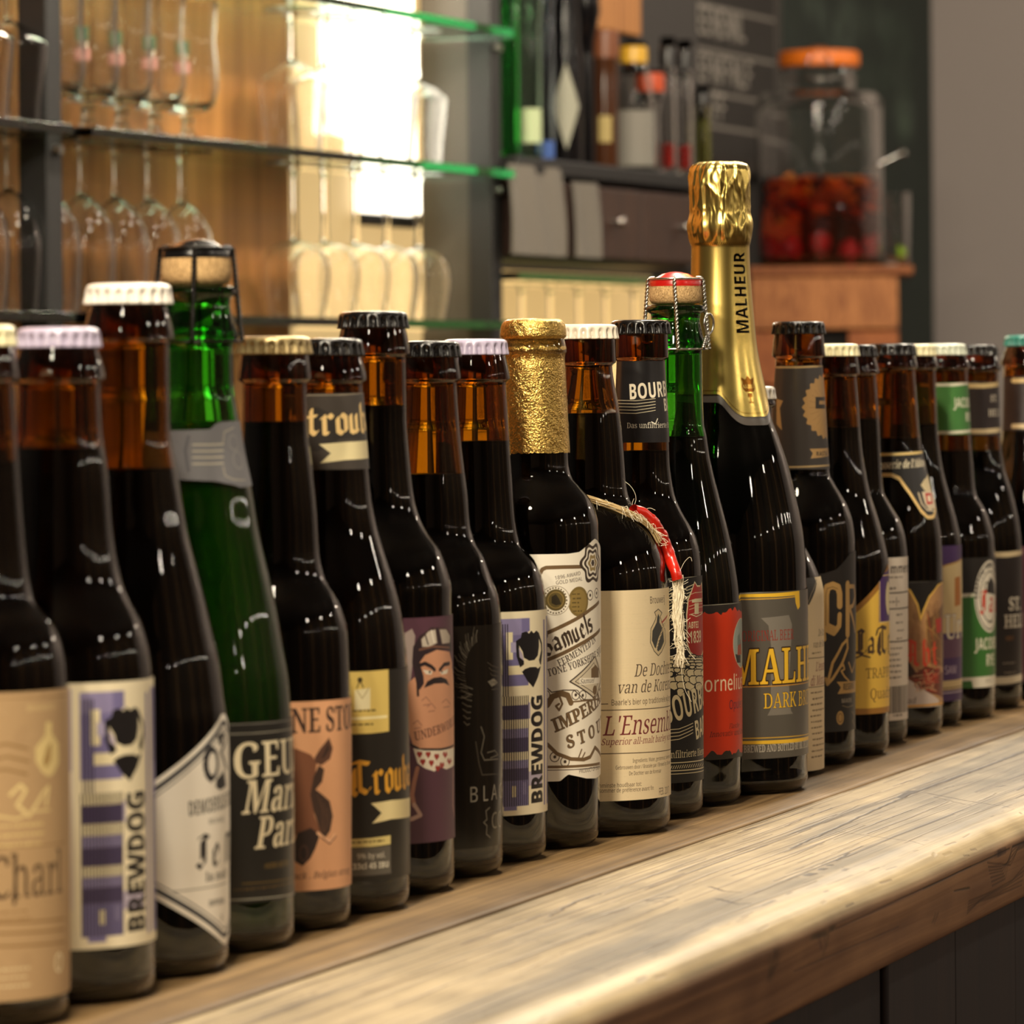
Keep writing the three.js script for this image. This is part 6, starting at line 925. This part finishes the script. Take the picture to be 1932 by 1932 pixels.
const wine = stem('wine_glass', 'x', [[0.024, 0], [0.0255, 0.02], [0.0268, 0.045], [0.0268, 0.056], [0.0235, 0.073], [0.016, 0.086], [0.008, 0.094], [0.0038, 0.0965]], 0.1395, 'narrow wine glasses upside down before the oak board');
[345, 283, 221, 157, 92].forEach((px, i) => seat(i ? copyOf(wine, [0, 0, 0], 0) : wine, px, ZM, SH0, `narrow upside-down wine glass before the oak board, ${['nearest the glowing panel', 'second from the glowing panel', 'third from the glowing panel', 'fourth from the glowing panel', 'beside the left post'][i]}`));
{ // stemmed beer glasses with a red and green print, standing on the middle shelf
  const redP = std(0xb0786c, 0.5), greenP = std(0x3d5a3c, 0.5);
  const t = thing('beer_glass', 'x', 'beer glass', [0, 0, 0], 0, 'printed tulip beer glasses on the middle shelf');
  const prof = [[0.0055, 0.023], [0.016, 0.0265], [0.0235, 0.034], [0.0268, 0.047], [0.0262, 0.068], [0.0245, 0.085], [0.0255, 0.108], [0.0268, 0.12]];
  part('bowl', lathe([[0, 0.022], ...prof, ...prof.slice().reverse().map(([r, y]) => [Math.max(r - 0.0015, 0.002), y + (y < 0.03 ? 0.006 : 0)]), [0, 0.030]], 48), clear, t);
  part('stem', lathe([[0.0001, 0.0042], [0.009, 0.0042], [0.0055, 0.01], [0.0045, 0.014], [0.0055, 0.0215], [0.0001, 0.0217]], 24), clear, t);
  part('foot', lathe([[0, 0], [0.0262, 0], [0.0266, 0.0008], [0.0262, 0.0016], [0.018, 0.0026], [0.009, 0.004], [0, 0.004]], 40), clear, t);
  const curved = (r, y0, y1, a0, a1) => { const g = new THREE.CylinderGeometry(r, r, y1 - y0, 20, 1, true, a0, a1 - a0); g.translate(0, (y0 + y1) / 2, 0); return g; };
  const s = -1.17 + Math.PI; part('print', curved(0.0268, 0.058, 0.068, -1.45, -1.0), redP, t); part('print', curved(0.0258, 0.074, 0.086, -1.4, -1.05), greenP, t);
  [356, 294, 231, 168, 103].forEach((px, i) => seat(i ? copyOf(t, [0, 0, 0], 0) : t, px, ZM, SH1, `printed tulip beer glass on the middle shelf, ${['nearest the glowing panel', 'second from the glowing panel', 'third from the glowing panel', 'fourth from the glowing panel', 'beside the left post'][i]}`));
}
// the bay beyond the left post
[18, -46].forEach((px, i) => seat(copyOf(wine, [0, 0, 0], 0), px, ZM, SH0, i ? 'narrow wine glass beyond the left edge of the picture' : 'narrow wine glass left of the left post, at the edge of the picture'));
[20, -44].forEach((px, i) => seat(copyOf(teku, [0, 0, 0], 0), px, ZM, SH1, i ? 'tasting glass beyond the left edge of the picture on the middle shelf' : 'tasting glass left of the left post on the middle shelf'));

// ---------------------------------------------------------------- spirits on the dark shelf
const XS0 = P2 + 0.018, XS1 = X_at(1352, ZR), SY = atZ(960, 291, ZR).y, ZT = -1.704;
single('spirit_shelf', boxTo(XS0, XS1, SY - 0.017, SY, ZB + 0.001, ZR), std(0x2a211b, 0.6, { map: T_brown }), 'dark wooden shelf carrying the blurred spirit bottles', 'shelf');
structure('trim_3', boxTo(P2 + 0.018, X_at(1322, ZB), SY - 0.1, 2.45, ZB - 0.02, ZB), std(0x2e2926, 0.8));
structure('trim_4', boxTo(X_at(1048, ZB), X_at(1203, ZB), atZ(1120, 56, ZB).y, 2.4, ZB, ZB + 0.008), oak);
function spirit(label, px, half, z, o) {
  const p = atZ(px, 300, z), d = CP * p.x - SP * p.z, r = half * d / F, H = o.h, t = thing('spirit_bottle', label, 'bottle', [p.x, SY, p.z], 0, 'spirit bottles on the dark shelf'), n = o.neck ?? 0.0135, ys = o.shoulder ?? H * 0.62;
  const prof = [[0, 0.003], [r - 0.006, 0.0006], [r - 0.002, 0.001], [r, 0.005], [r, ys], [r * 0.96, ys + 0.012], [lerp(r, n, 0.55), ys + 0.028], [n * 1.12, ys + 0.046], [n, ys + 0.065], [n, H - 0.03]];
  const solid = o.solid;
  if (solid) part('glass_body', lathe([...prof, [n, H - 0.012], [0, H - 0.012]], 40), solid, t);
  else {
    const ins = prof.slice(3).reverse().map(([a, y]) => [a - 0.0024, Math.max(y, 0.009)]);
    part('glass_body', lathe([...prof, [n + 0.001, H - 0.026], [n + 0.001, H - 0.012], [n - 0.003, H - 0.012], ...ins, [r * 0.5, 0.0095], [0, 0.0095]], 40), o.glass, t);
    if (o.drink) part('drink', lathe([[0, 0.0098], [r - 0.0027, 0.0098], [r - 0.0027, o.level], [0, o.level]], 36), o.drink, t);
  }
  part('cap', lathe([[0, H - 0.0355], [n + 0.0018, H - 0.0355], [n + 0.0022, H - 0.034], [n + 0.0022, H - 0.002], [n + 0.001, H], [0, H]].map(([a, y]) => [a, Math.max(y, H - (o.capH ?? 0.0355))]), 28), o.cap, t);
  if (o.label) { const [a0, a1, y0, y1, m] = o.label, g = new THREE.CylinderGeometry(r + 0.0004, r + 0.0004, y1 - y0, 28, 1, true, a0, a1 - a0); g.translate(0, (y0 + y1) / 2, 0); part('label', g, m, t); }
  return t;
}
const CAMSIDE = -1.19;                                        // cylinder angle that faces the camera
const blackGl = phys(0x0b0a0c, 0.1), capBlack = phys(0x141211, 0.3, { clearcoat: 0.4 }), capWhite = std(0xe8e2d8, 0.4), capRed = phys(0xb3441c, 0.35), capGold = phys(0xc79a2e, 0.35);
const greenBr = glassMat(0.06, 0.9, 0.12, 0.006), paleG = glassMat(0.55, 0.88, 0.62, 0.006), blueG = glassMat(0.5, 0.62, 0.75, 0.006), paper = (c) => std(c, 0.7);
const water = (r, g, b, d = 0.02) => glassMat(r, g, b, d, { ior: 1.34 });
spirit('bright green bottle with white cap beside the black post', 964, 18.36, ZT, { h: 0.27, shoulder: 0.19, glass: greenBr, cap: capWhite });
spirit('pale green bottle, second on the dark shelf', 1001, 22.68, ZT, { h: 0.25, shoulder: 0.125, glass: paleG, cap: capWhite, label: [CAMSIDE - 0.7, CAMSIDE + 1.1, 0.02, 0.055, paper(0xa9b58d)] });
spirit('slim blue-grey bottle between the pale green and black bottles', 1031, 17.28, ZT, { h: 0.26, shoulder: 0.15, glass: blueG, cap: capBlack, label: [CAMSIDE - 0.8, CAMSIDE + 1.0, 0.006, 0.024, paper(0x33508c)] });
{ const t = spirit('square-shouldered black bottle with a grey diamond label', 1069, 31.32, ZT, { h: 0.25, shoulder: 0.105, solid: blackGl, cap: phys(0x8f8a86, 0.3, { metalness: 0.7 }) });
  const r = 31.32 * (CP * t.position.x - SP * t.position.z) / F, g = new THREE.CylinderGeometry(r + 0.0005, r + 0.0005, 1, 28, 12, true, CAMSIDE - 0.85, 1.7), p = g.attributes.position, u = g.attributes.uv; for (let i = 0; i < p.count; i++) { const k = 1 - Math.abs(u.getX(i) * 2 - 1); p.setY(i, 0.062 + (p.getY(i)) * 0.09 * Math.max(k, 0.02)); } g.computeVertexNormals(); part('label', g, paper(0x8d8c7c), t); }
spirit('narrow black bottle between the diamond label and the brown bottle', 1108, 15.12, ZT, { h: 0.245, shoulder: 0.12, solid: blackGl, cap: capBlack });
spirit('brown bottle with orange neck and small cream label', 1142, 24.84, ZT, { h: 0.15, shoulder: 0.085, solid: phys(0x3c2110, 0.12), cap: std(0x6a3a1c, 0.4), capH: 0.03, label: [CAMSIDE - 0.5, CAMSIDE + 0.5, 0.03, 0.058, paper(0x9d8b55)] });
spirit('broad grey-labelled bottle with yellow seal and dark cap', 1196, 39.96, ZT, { h: 0.138, shoulder: 0.078, glass: glassMat(0.8, 0.8, 0.76, 0.008), cap: capGold, capH: 0.018, label: [CAMSIDE - 1.2, CAMSIDE + 1.3, 0.008, 0.068, paper(0x77736a)] });
spirit('clear bottle with orange cap behind the grey-labelled bottle', 1228, 17.28, ZT, { h: 0.112, shoulder: 0.05, glass: clear, cap: capRed, capH: 0.02 });
for (const [px, l] of [[1262, 'small clear bottle of red liquid with black cap, left of the two'], [1293, 'small clear bottle of red liquid with black cap, right of the two']]) spirit(l, px, 16, ZT + 0.012, { h: 0.142, shoulder: 0.088, neck: 0.008, glass: clear, cap: capBlack, capH: 0.022, drink: phys(0xa3180f, 0.15, { transmission: 0.4, thickness: 0.01 }), level: 0.036 });
spirit('olive green bottle at the right end of the spirit shelf', 1326, 15.12, ZT, { h: 0.1, shoulder: 0.042, neck: 0.008, glass: glassMat(0.5, 0.55, 0.12, 0.006), cap: capBlack, capH: 0.015 });
{ // drawers under the shelf
  const t = thing('drawer_unit', 'dark brown drawer unit with a round metal knob under the spirit shelf', 'drawer unit', [0, 0, 0]), y0 = atZ(1200, 499, ZR).y, y1 = SY - 0.018, dm = std(0xc8a890, 0.55, { map: T_brown });
  part('carcass', boxTo(XS0 + 0.012, XS1 - 0.02, y0, y1, ZB + 0.001, ZR - 0.024), std(0x33271f, 0.6), t);
  const xm = X_at(1225, ZR), dr = [[XS0 + 0.016, X_at(1085, ZR)], [X_at(1090, ZR), xm], [xm + 0.004, XS1 - 0.024]];
  for (const [a, b] of dr) { if (a < XS0 + 0.02) { part('drawer', boxTo(a, b, y0 + 0.004, y1 - 0.004, ZR - 0.0235, ZR - 0.006), dm, t); continue; } const KX = (a + b) / 2 + 0.012, d = part('drawer', boxTo(a, b, y0 + 0.004, y1 - 0.004, ZR - 0.0235, ZR - 0.006), dm, t), k = new THREE.SphereGeometry(0.006, 20, 14); k.translate(KX, (y0 + y1) / 2 + 0.002, ZR + 0.004); part('knob', merge([k, new THREE.CylinderGeometry(0.0025, 0.003, 0.012, 12).rotateX(Math.PI / 2).translate(KX, (y0 + y1) / 2 + 0.002, ZR - 0.002)]), std(0xb7b0a8, 0.25, { metalness: 1 }), d); }
}
const cloth = (px0, px1, py0, py1, z, sag, label) => {
  const x0 = X_at(px0, z), x1 = X_at(px1, z), ya = atZ((px0 + px1) / 2, py0, z).y, yb = atZ((px0 + px1) / 2, py1, z).y, g = new THREE.BoxGeometry(x1 - x0, ya - yb, 0.0016, 24, 24, 1), p = g.attributes.position;
  g.translate((x0 + x1) / 2, (ya + yb) / 2, z); for (let i = 0; i < p.count; i++) p.setZ(i, p.getZ(i) + 0.0035 + 0.0022 * Math.sin((p.getX(i) - x0) * 90 + 1.4 * (p.getY(i) - yb) * 30) + sag * Math.pow((ya - p.getY(i)) / (ya - yb), 2)); g.computeVertexNormals();
  single('bar_towel', g, std(0x6e685f, 0.95, { bumpMap: plasterBump, bumpScale: 0.0006 }), label, 'towel');
};
cloth(957, 1058, 314, 482, ZR - 0.0035, 0.002, 'wide grey cloth hanging from the dark shelf beside the post');
cloth(1076, 1124, 345, 486, ZR - 0.0035, 0.003, 'narrow grey cloth hanging left of the drawer knob');
{ // lit niche under the drawers
  const y9 = atZ(1200, 499, ZR).y - 0.002, x0 = P2 + 0.018, x1 = X_at(1235, ZB), h = y9 - 0.004 - COUNTER, t = thing('light_panel', 'glowing cream panel low down behind the stems, right of the black post', 'light panel', [(x0 + x1) / 2, COUNTER, ZB]), col = new THREE.Color(1, 0.64, 0.24);
  part('diffuser', bx(x1 - x0 - 0.006, h, 0.01, 0, h / 2, -0.006, 0.002), std(0x6a5a40, 0.6, { emissive: col, emissiveIntensity: 1.0 * SHELF_GLOW }), t);
  part('backing', bx(x1 - x0 - 0.006, h, 0.01, 0, h / 2, -0.017, 0.002), darkPanel, t);
  const L = new THREE.RectAreaLight(col, 1.0 * SHELF_GLOW, x1 - x0 - 0.006, h); L.position.set((x0 + x1) / 2, COUNTER + h / 2, ZB + 0.004); L.rotation.y = Math.PI; scene.add(L);
  structure('trim_5', boxTo(x1 + 0.003, X_at(1322, ZB), COUNTER, y9 - 0.004, ZB - 0.02, ZB), std(0x4a3626, 0.7));
  const ya = atZ(960, 519, ZR).y;
  single('glass_shelf', boxTo(XS0, X_at(1255, ZR), ya - 0.004, ya + 0.004, ZB + 0.001, ZR, 0.001), shelfGlass, 'glass shelf under the drawers, bright along its edge', 'shelf');
  [984, 1037, 1091, 1142, 1196].forEach((px, i) => seat(copyOf(snifter, [0, 0, 0], 0), px, ZT, ya - 0.0042 - 0.141, `wine glass under the drawers right of the black post, ${['leftmost', 'second', 'third', 'fourth', 'rightmost'][i]} of five`));
  single('glass_shelf', boxTo(XS0, X_at(1255, ZR), ya - 0.1534, ya - 0.1454, ZB + 0.001, ZR, 0.001), shelfGlass, 'glass shelf hidden behind the bottle caps, carrying the low glasses', 'shelf');
}

// ---------------------------------------------------------------- boards at the far end
function chalk(w, h, bg, draw) { return std(0xffffff, 0.85, { map: canvasTex(w, h, (c) => { c.fillStyle = bg; c.fillRect(0, 0, w, h); for (let i = 0; i < 500; i++) { c.fillStyle = `rgba(200,195,185,${rr(0.004, 0.02)})`; c.beginPath(); c.ellipse(rr(0, w), rr(0, h), rr(8, 60), rr(4, 20), rr(0, 3), 0, 7); c.fill(); } draw(c); }) }); }
{
  const z = -2.085, x0 = X_at(1296, z), x1 = X_at(1474, z), y0 = atZ(1380, 300, z).y, y1 = 2.35, w = x1 - x0, h = y1 - y0;
  const t = thing('menu_board', 'black menu board with rows of chalk lettering and ruled lines', 'blackboard', [(x0 + x1) / 2, y0, z]);
  const m = chalk(1024, Math.round(1024 * h / w), '#34302d', (c) => {
    const k = 1024 / w, V2 = (py) => (y1 - atZ(1380, py, z).y) * k, U = (px) => (X_at(px, z) - x0) * k; c.lineCap = 'round';
    const ys = [-260, -190, -120, -50, 22, 104, 183, 245];
    ys.forEach((py, i) => { c.strokeStyle = 'rgba(190,182,170,0.6)'; c.lineWidth = 13; c.beginPath(); c.moveTo(40, V2(py)); c.lineTo(930, V2(py + 2)); c.stroke(); });
    c.fillStyle = 'rgba(196,188,176,0.62)'; c.strokeStyle = 'rgba(196,188,176,0.75)'; c.lineWidth = 15;
    [[-225, 130], [-155, 110], [-85, 130], [50, 105], [138, 110], [208, 62]].forEach(([py, len]) => { const yc = V2(py), hh = 46 * k * 6.37 / F * 0.5; let x = 30; const end = len / 178 * 1024; while (x < end) { const kind = Math.floor(rnd() * 4); c.beginPath(); c.moveTo(x, yc + hh); c.lineTo(x, yc - hh); if (kind < 2) { c.moveTo(x, yc - hh); c.lineTo(x + 44, yc - hh); c.moveTo(x, yc); c.lineTo(x + 40, yc); } if (kind === 1 || kind === 2) { c.moveTo(x, yc + hh); c.lineTo(x + 46, yc + hh); } if (kind === 3) { c.moveTo(x, yc - hh); c.lineTo(x + 46, yc + hh); c.lineTo(x + 46, yc - hh); } c.stroke(); x += 74; } });
    c.fillStyle = 'rgba(150,143,134,0.5)'; c.fillRect(950, 0, 18, 4000); c.fillRect(995, 0, 10, 4000);
  });
  part('board', bx(w - 0.004, h, 0.012, 0, h / 2, 0, 0.002), m, t);
  for (const y of [-0.01, h + 0.01]) part('frame', bx(w, 0.02, 0.018, 0, y, 0.002), std(0x2c2622, 0.6), t);
}
{
  const z = -2.085, x0 = X_at(1478, z), x1 = room.x1 - 0.004, y0 = COUNTER, y1 = 2.35, w = x1 - x0, h = y1 - y0;
  const t = thing('blackboard', 'dark green chalkboard in the corner behind the drinks jar', 'blackboard', [(x0 + x1) / 2, y0, z]);
  const m = chalk(1024, 1024, '#28302a', (c) => { for (const [px, py, rx, ry, a] of [[1560, 20, 90, 40, 0.16], [1640, 40, 110, 30, 0.14], [1585, 80, 60, 60, 0.16], [1690, 70, 50, 60, 0.12], [1700, 180, 40, 90, 0.14], [1705, 215, 30, 60, 0.12], [1640, 140, 80, 30, 0.08]]) { for (let i = 0; i < 26; i++) { const X = (X_at(px + rr(-rx, rx) * 0.5, z) - x0) / w * 1024, Y = (y1 - atZ(px, py + rr(-ry, ry) * 0.6, z).y) / h * 1024; c.fillStyle = `rgba(120,150,125,${a * 0.35})`; c.beginPath(); c.ellipse(X, Y, rr(10, 40), rr(8, 24), rr(-0.5, 0.5), 0, 7); c.fill(); } } });
  part('board', bx(w - 0.002, h, 0.012, 0, h / 2, 0, 0.002), m, t);
  part('frame', bx(w, 0.02, 0.018, 0, h + 0.01, 0.002), std(0x1e211d, 0.6), t);
}
{ // crate, drinks jar, small glass
  const D0 = 6.0, c0 = at(1555, 505, D0), sc = D0 / F, face = Math.atan2(-c0.x, -c0.z), cw = 272 * sc, ch = c0.y - COUNTER, wood = [std(0xffffff, 0.65, { map: T_crate }), std(0xd8c6b4, 0.65, { map: T_crate }), std(0xf0d8c0, 0.65, { map: T_crate })];
  const t = thing('wooden_crate', 'reddish wooden crate with a dark hand hole, standing under the drinks jar', 'crate', [c0.x, COUNTER, c0.z], face), n = 4, sl = (ch - 0.012) / n;
  for (let i = 0; i < n; i++) {
    const y = sl * (i + 0.5);
    if (i === n - 2) { part('plank', bx(cw * 0.46, sl - 0.003, 0.012, -cw * 0.27, y, 0.094), wood[i % 3], t); part('plank', bx(cw * 0.34, sl - 0.003, 0.012, cw * 0.33, y, 0.094), wood[i % 3], t); }
    else part('plank', bx(cw, sl - 0.003, 0.012, 0, y, 0.094), wood[i % 3], t);
    for (const s of [-1, 1]) part('plank', bx(0.012, sl - 0.003, 0.176, s * (cw / 2 - 0.006), y, 0), wood[(i + 1) % 3], t);
    part('plank', bx(cw, sl - 0.003, 0.012, 0, y, -0.094), wood[(i + 2) % 3], t);
  }
  part('lid', bx(cw + 0.022, 0.012, 0.206, 0.009, ch - 0.006, 0), wood[1], t); part('lining', bx(cw - 0.03, ch - 0.02, 0.15, 0, ch / 2, 0), std(0x1b1714, 0.9), t);
  const jp = at(1548, 500, D0), R = 119 * sc, jy = c0.y, jar = thing('drinks_jar', 'large clip-top glass drinks jar half full of dark red fruit punch', 'jar', [jp.x, jy, jp.z], face), hy = (py) => at(1548, py, D0).y - jy;
  const y1 = hy(190), y2 = hy(168), rn = 68 * sc, y3 = hy(128);
  const o = [[0, 0.004], [R - 0.012, 0.001], [R - 0.004, 0.003], [R, 0.01], [R, y1 - 0.01], [R * 0.985, y1], [R * 0.9, y1 + 0.009], [rn * 1.12, y2 - 0.004], [rn, y2], [rn, y3]], q = 0.0035;
  part('glass', lathe([...o, [rn - q, y3], [rn - q, y2 - 0.002], [rn * 1.06, y2 - 0.009], [R * 0.9 - q, y1 + 0.003], [R - q, y1 - 0.012], [R - q, 0.014], [R - 0.014, 0.0085], [0, 0.009]], 64), glassMat(0.93, 0.95, 0.93, 0.03), jar);
  const lv = hy(338), punch = glassMat(0.85, 0.2, 0.07, 0.09, { ior: 1.34 });
  part('punch', lathe([[0, 0.0095], [R - 0.0155, 0.0095], [R - q - 0.0004, 0.0145], [R - q - 0.0004, lv], [0, lv]], 56), punch, jar);
  const fruit = [std(0xf08a24, 0.5), std(0xc2600f, 0.5), std(0xa0460f, 0.5), std(0xf2ae4a, 0.5), std(0x6d2a0d, 0.5)];
  for (let i = 0; i < 60; i++) { const a = rr(0, 6.28), rad = Math.pow(rnd(), 0.3) * (R - 0.026), sz = rr(0.008, 0.017), g = new THREE.CylinderGeometry(sz, sz, 0.005, 18, 1, false, 0, i % 2 ? 3.14 : 6.28); g.rotateX(rr(-0.8, 0.8)); g.rotateZ(rr(-0.8, 0.8)); g.translate(rad * Math.cos(a), lv - 0.001 - (i / 60) * 0.055, rad * Math.sin(a)); part('fruit_slice', g, fruit[i < 24 ? i % 2 * 3 : (i * 7) % 5], jar); }
  for (let i = 0; i < 9; i++) { const a = -2.4 + i * 0.6, g = new THREE.SphereGeometry(0.013, 16, 12); g.scale(1, 1.15, 0.9); g.translate((R - 0.021) * Math.sin(a), 0.026 + 0.006 * Math.sin(i * 2.1), (R - 0.021) * Math.cos(a)); part('red_berry', g, std(0xc41226, 0.4), jar); }
  part('lid_rim', lathe([[rn - 0.006, y3 + 0.0005], [rn + 0.0045, y3 + 0.0005], [rn + 0.006, y3 + 0.003], [rn + 0.006, hy(102)], [rn + 0.003, hy(98)], [rn - 0.006, hy(98)], [rn - 0.006, y3 + 0.0005]], 48), phys(0xe2731a, 0.4), jar);
  part('lid', lathe([[0, hy(112)], [rn - 0.0065, hy(112)], [rn - 0.0065, hy(99)], [rn * 0.6, hy(94)], [0.012, hy(92)], [0.012, hy(88)], [0, hy(87)]], 48), glassMat(0.93, 0.95, 0.93, 0.03), jar);
  part('wire_clip', merge([tube([V(-0.016, hy(150), rn + 0.002), V(-0.014, hy(120), rn + 0.009), V(0, hy(96), rn * 0.9), V(0.014, hy(120), rn + 0.009), V(0.016, hy(150), rn + 0.002)], 0.0016, 40, 8), tube(Array.from({ length: 24 }, (_, i) => V((rn + 0.0018) * Math.sin(i / 24 * 6.283), hy(152), (rn + 0.0018) * Math.cos(i / 24 * 6.283))), 0.0014, 60, 6, true)]), std(0xc9c5bc, 0.2, { metalness: 1 }), jar);
  const gp = at(1694, 480, D0), gr = 24 * sc, gh = 140 * sc, g2 = thing('small_glass', 'small clear glass with a lime wedge, right of the drinks jar', 'glass', [gp.x, COUNTER, gp.z], face);
  g2.position.y = c0.y; part('glass', lathe([[0, 0], [gr * 0.86, 0], [gr * 0.9, 0.002], [gr, gh], [gr - 0.0012, gh], [gr * 0.86, 0.007], [0, 0.006]], 40), clear, g2);
  const lg = new THREE.CylinderGeometry(0.0115, 0.0115, 0.006, 20, 1, false, 0, Math.PI); lg.rotateX(0.5); lg.translate(0, 0.019, 0); part('lime_wedge', lg, std(0x9fc232, 0.5), g2);
  const a = at(1628, 327, D0 - 0.03), b = at(1702, 289, D0 - 0.03);
  single('bar_spoon', merge([tube([a, a.clone().lerp(b, 0.5).add(V(0, 0.001, 0)), b], 0.0028, 20, 8), new THREE.SphereGeometry(0.006, 16, 12).scale(1.3, 0.8, 1).translate(b.x, b.y, b.z)]), std(0xd8d4cc, 0.2, { metalness: 1 }), 'silver bar spoon lying across the small glass beside the jar', 'spoon');
}

// ---------------------------------------------------------------- lamps: a row of globes over the bar, more in the room
function pendant(label, p, r, power, color, group) {
  const t = thing('pendant_lamp', label, 'lamp', p, 0, group);
  const glow = power / (Math.PI * r * r);
  part('globe', new THREE.SphereGeometry(r, 28, 20), std(0xffffff, 0.4, { emissive: color, emissiveIntensity: Math.min(glow, 30) }), t);
  part('socket', lathe([[0, r * 0.93], [0.022, r * 0.93], [0.024, r * 0.96], [0.02, r + 0.05], [0.006, r + 0.06], [0, r + 0.06]], 24), std(0x1a1613, 0.5), t);
  part('flex', tube([V(0, r + 0.06, 0), V(0, (room.h - p[1]) * 0.6, 0), V(0, room.h - p[1], 0)], 0.003, 6, 8), std(0x16120f, 0.8), t);
  const L = new THREE.PointLight(color, power); L.position.set(...p); L.castShadow = true; L.shadow.radius = r / 0.02; scene.add(L);
}
const overBar = (x, y, z) => V(x, y, z).applyAxisAngle(V(0, 1, 0), BAR_TURN).add(BAR_0).toArray();
[[-2.3, 0.95, 3], [-1.55, 0.95, 2.6], [-0.75, 0.92, 3.2], [0.05, 1.02, 1.7], [0.85, 1.02, 1.6], [1.65, 1.02, 1.8]].forEach(([x, y, w], i) => pendant(`globe lamp hanging over the bar, ${['behind the camera', 'beside the camera', 'before the first bottle', 'over the middle of the bottle row', 'over the far bottles', 'past the last bottle'][i]}`, overBar(x, y, i < 3 ? 0.12 : 0.02), 0.05, w * PENDANT_POWER, WARM, 'globe lamps over the bar'));
[[1.2, 2.3, 1.7], [2.6, 2.35, 2.1], [4.2, 2.3, 1.8], [6.35, 2.35, 0.7]].forEach((p, i) => pendant(`globe lamp among the guest tables, ${['nearest', 'second', 'third', 'farthest'][i]} one`, p, 0.06, ROOM_POWER * (i > 2 ? 3 : 1), WHITE_WARM, 'globe lamps over the guest side'));
[[2.9, 2.2, -1.0], [4.0, 2.2, -1.05], [5.3, 2.2, -1.05]].forEach((p, i) => pendant(`globe lamp over the aisle behind the bar, ${['nearest the camera', 'before the black post', 'before the drinks jar'][i]}`, p, 0.05, AISLE_POWER, WHITE_WARM, 'globe lamps over the aisle behind the bar'));
for (let i = 0; i < 9; i++) pendant(`small bulb hanging along the guest side wall, number ${['one', 'two', 'three', 'four', 'five', 'six', 'seven', 'eight', 'nine'][i]} from the camera`, [0.6 + i * 0.7, 2.0, 2.75], 0.03, 0.12, WHITE_WARM, 'small bulbs along the guest side wall');
for (let i = 0; i < 9; i++) structure('trim_' + (i + 6), bx(0.16, 2.86, 0.05, 0, 1.43, 0), std(i % 2 ? 0x2a211a : 0x8a6a48, 0.6), [-0.4 + i * 0.8, 0.0, 3.17]);

scene.traverse((o) => { if (o.isMesh) { o.castShadow = true; o.receiveShadow = true; } });
renderer.render(scene, camera);
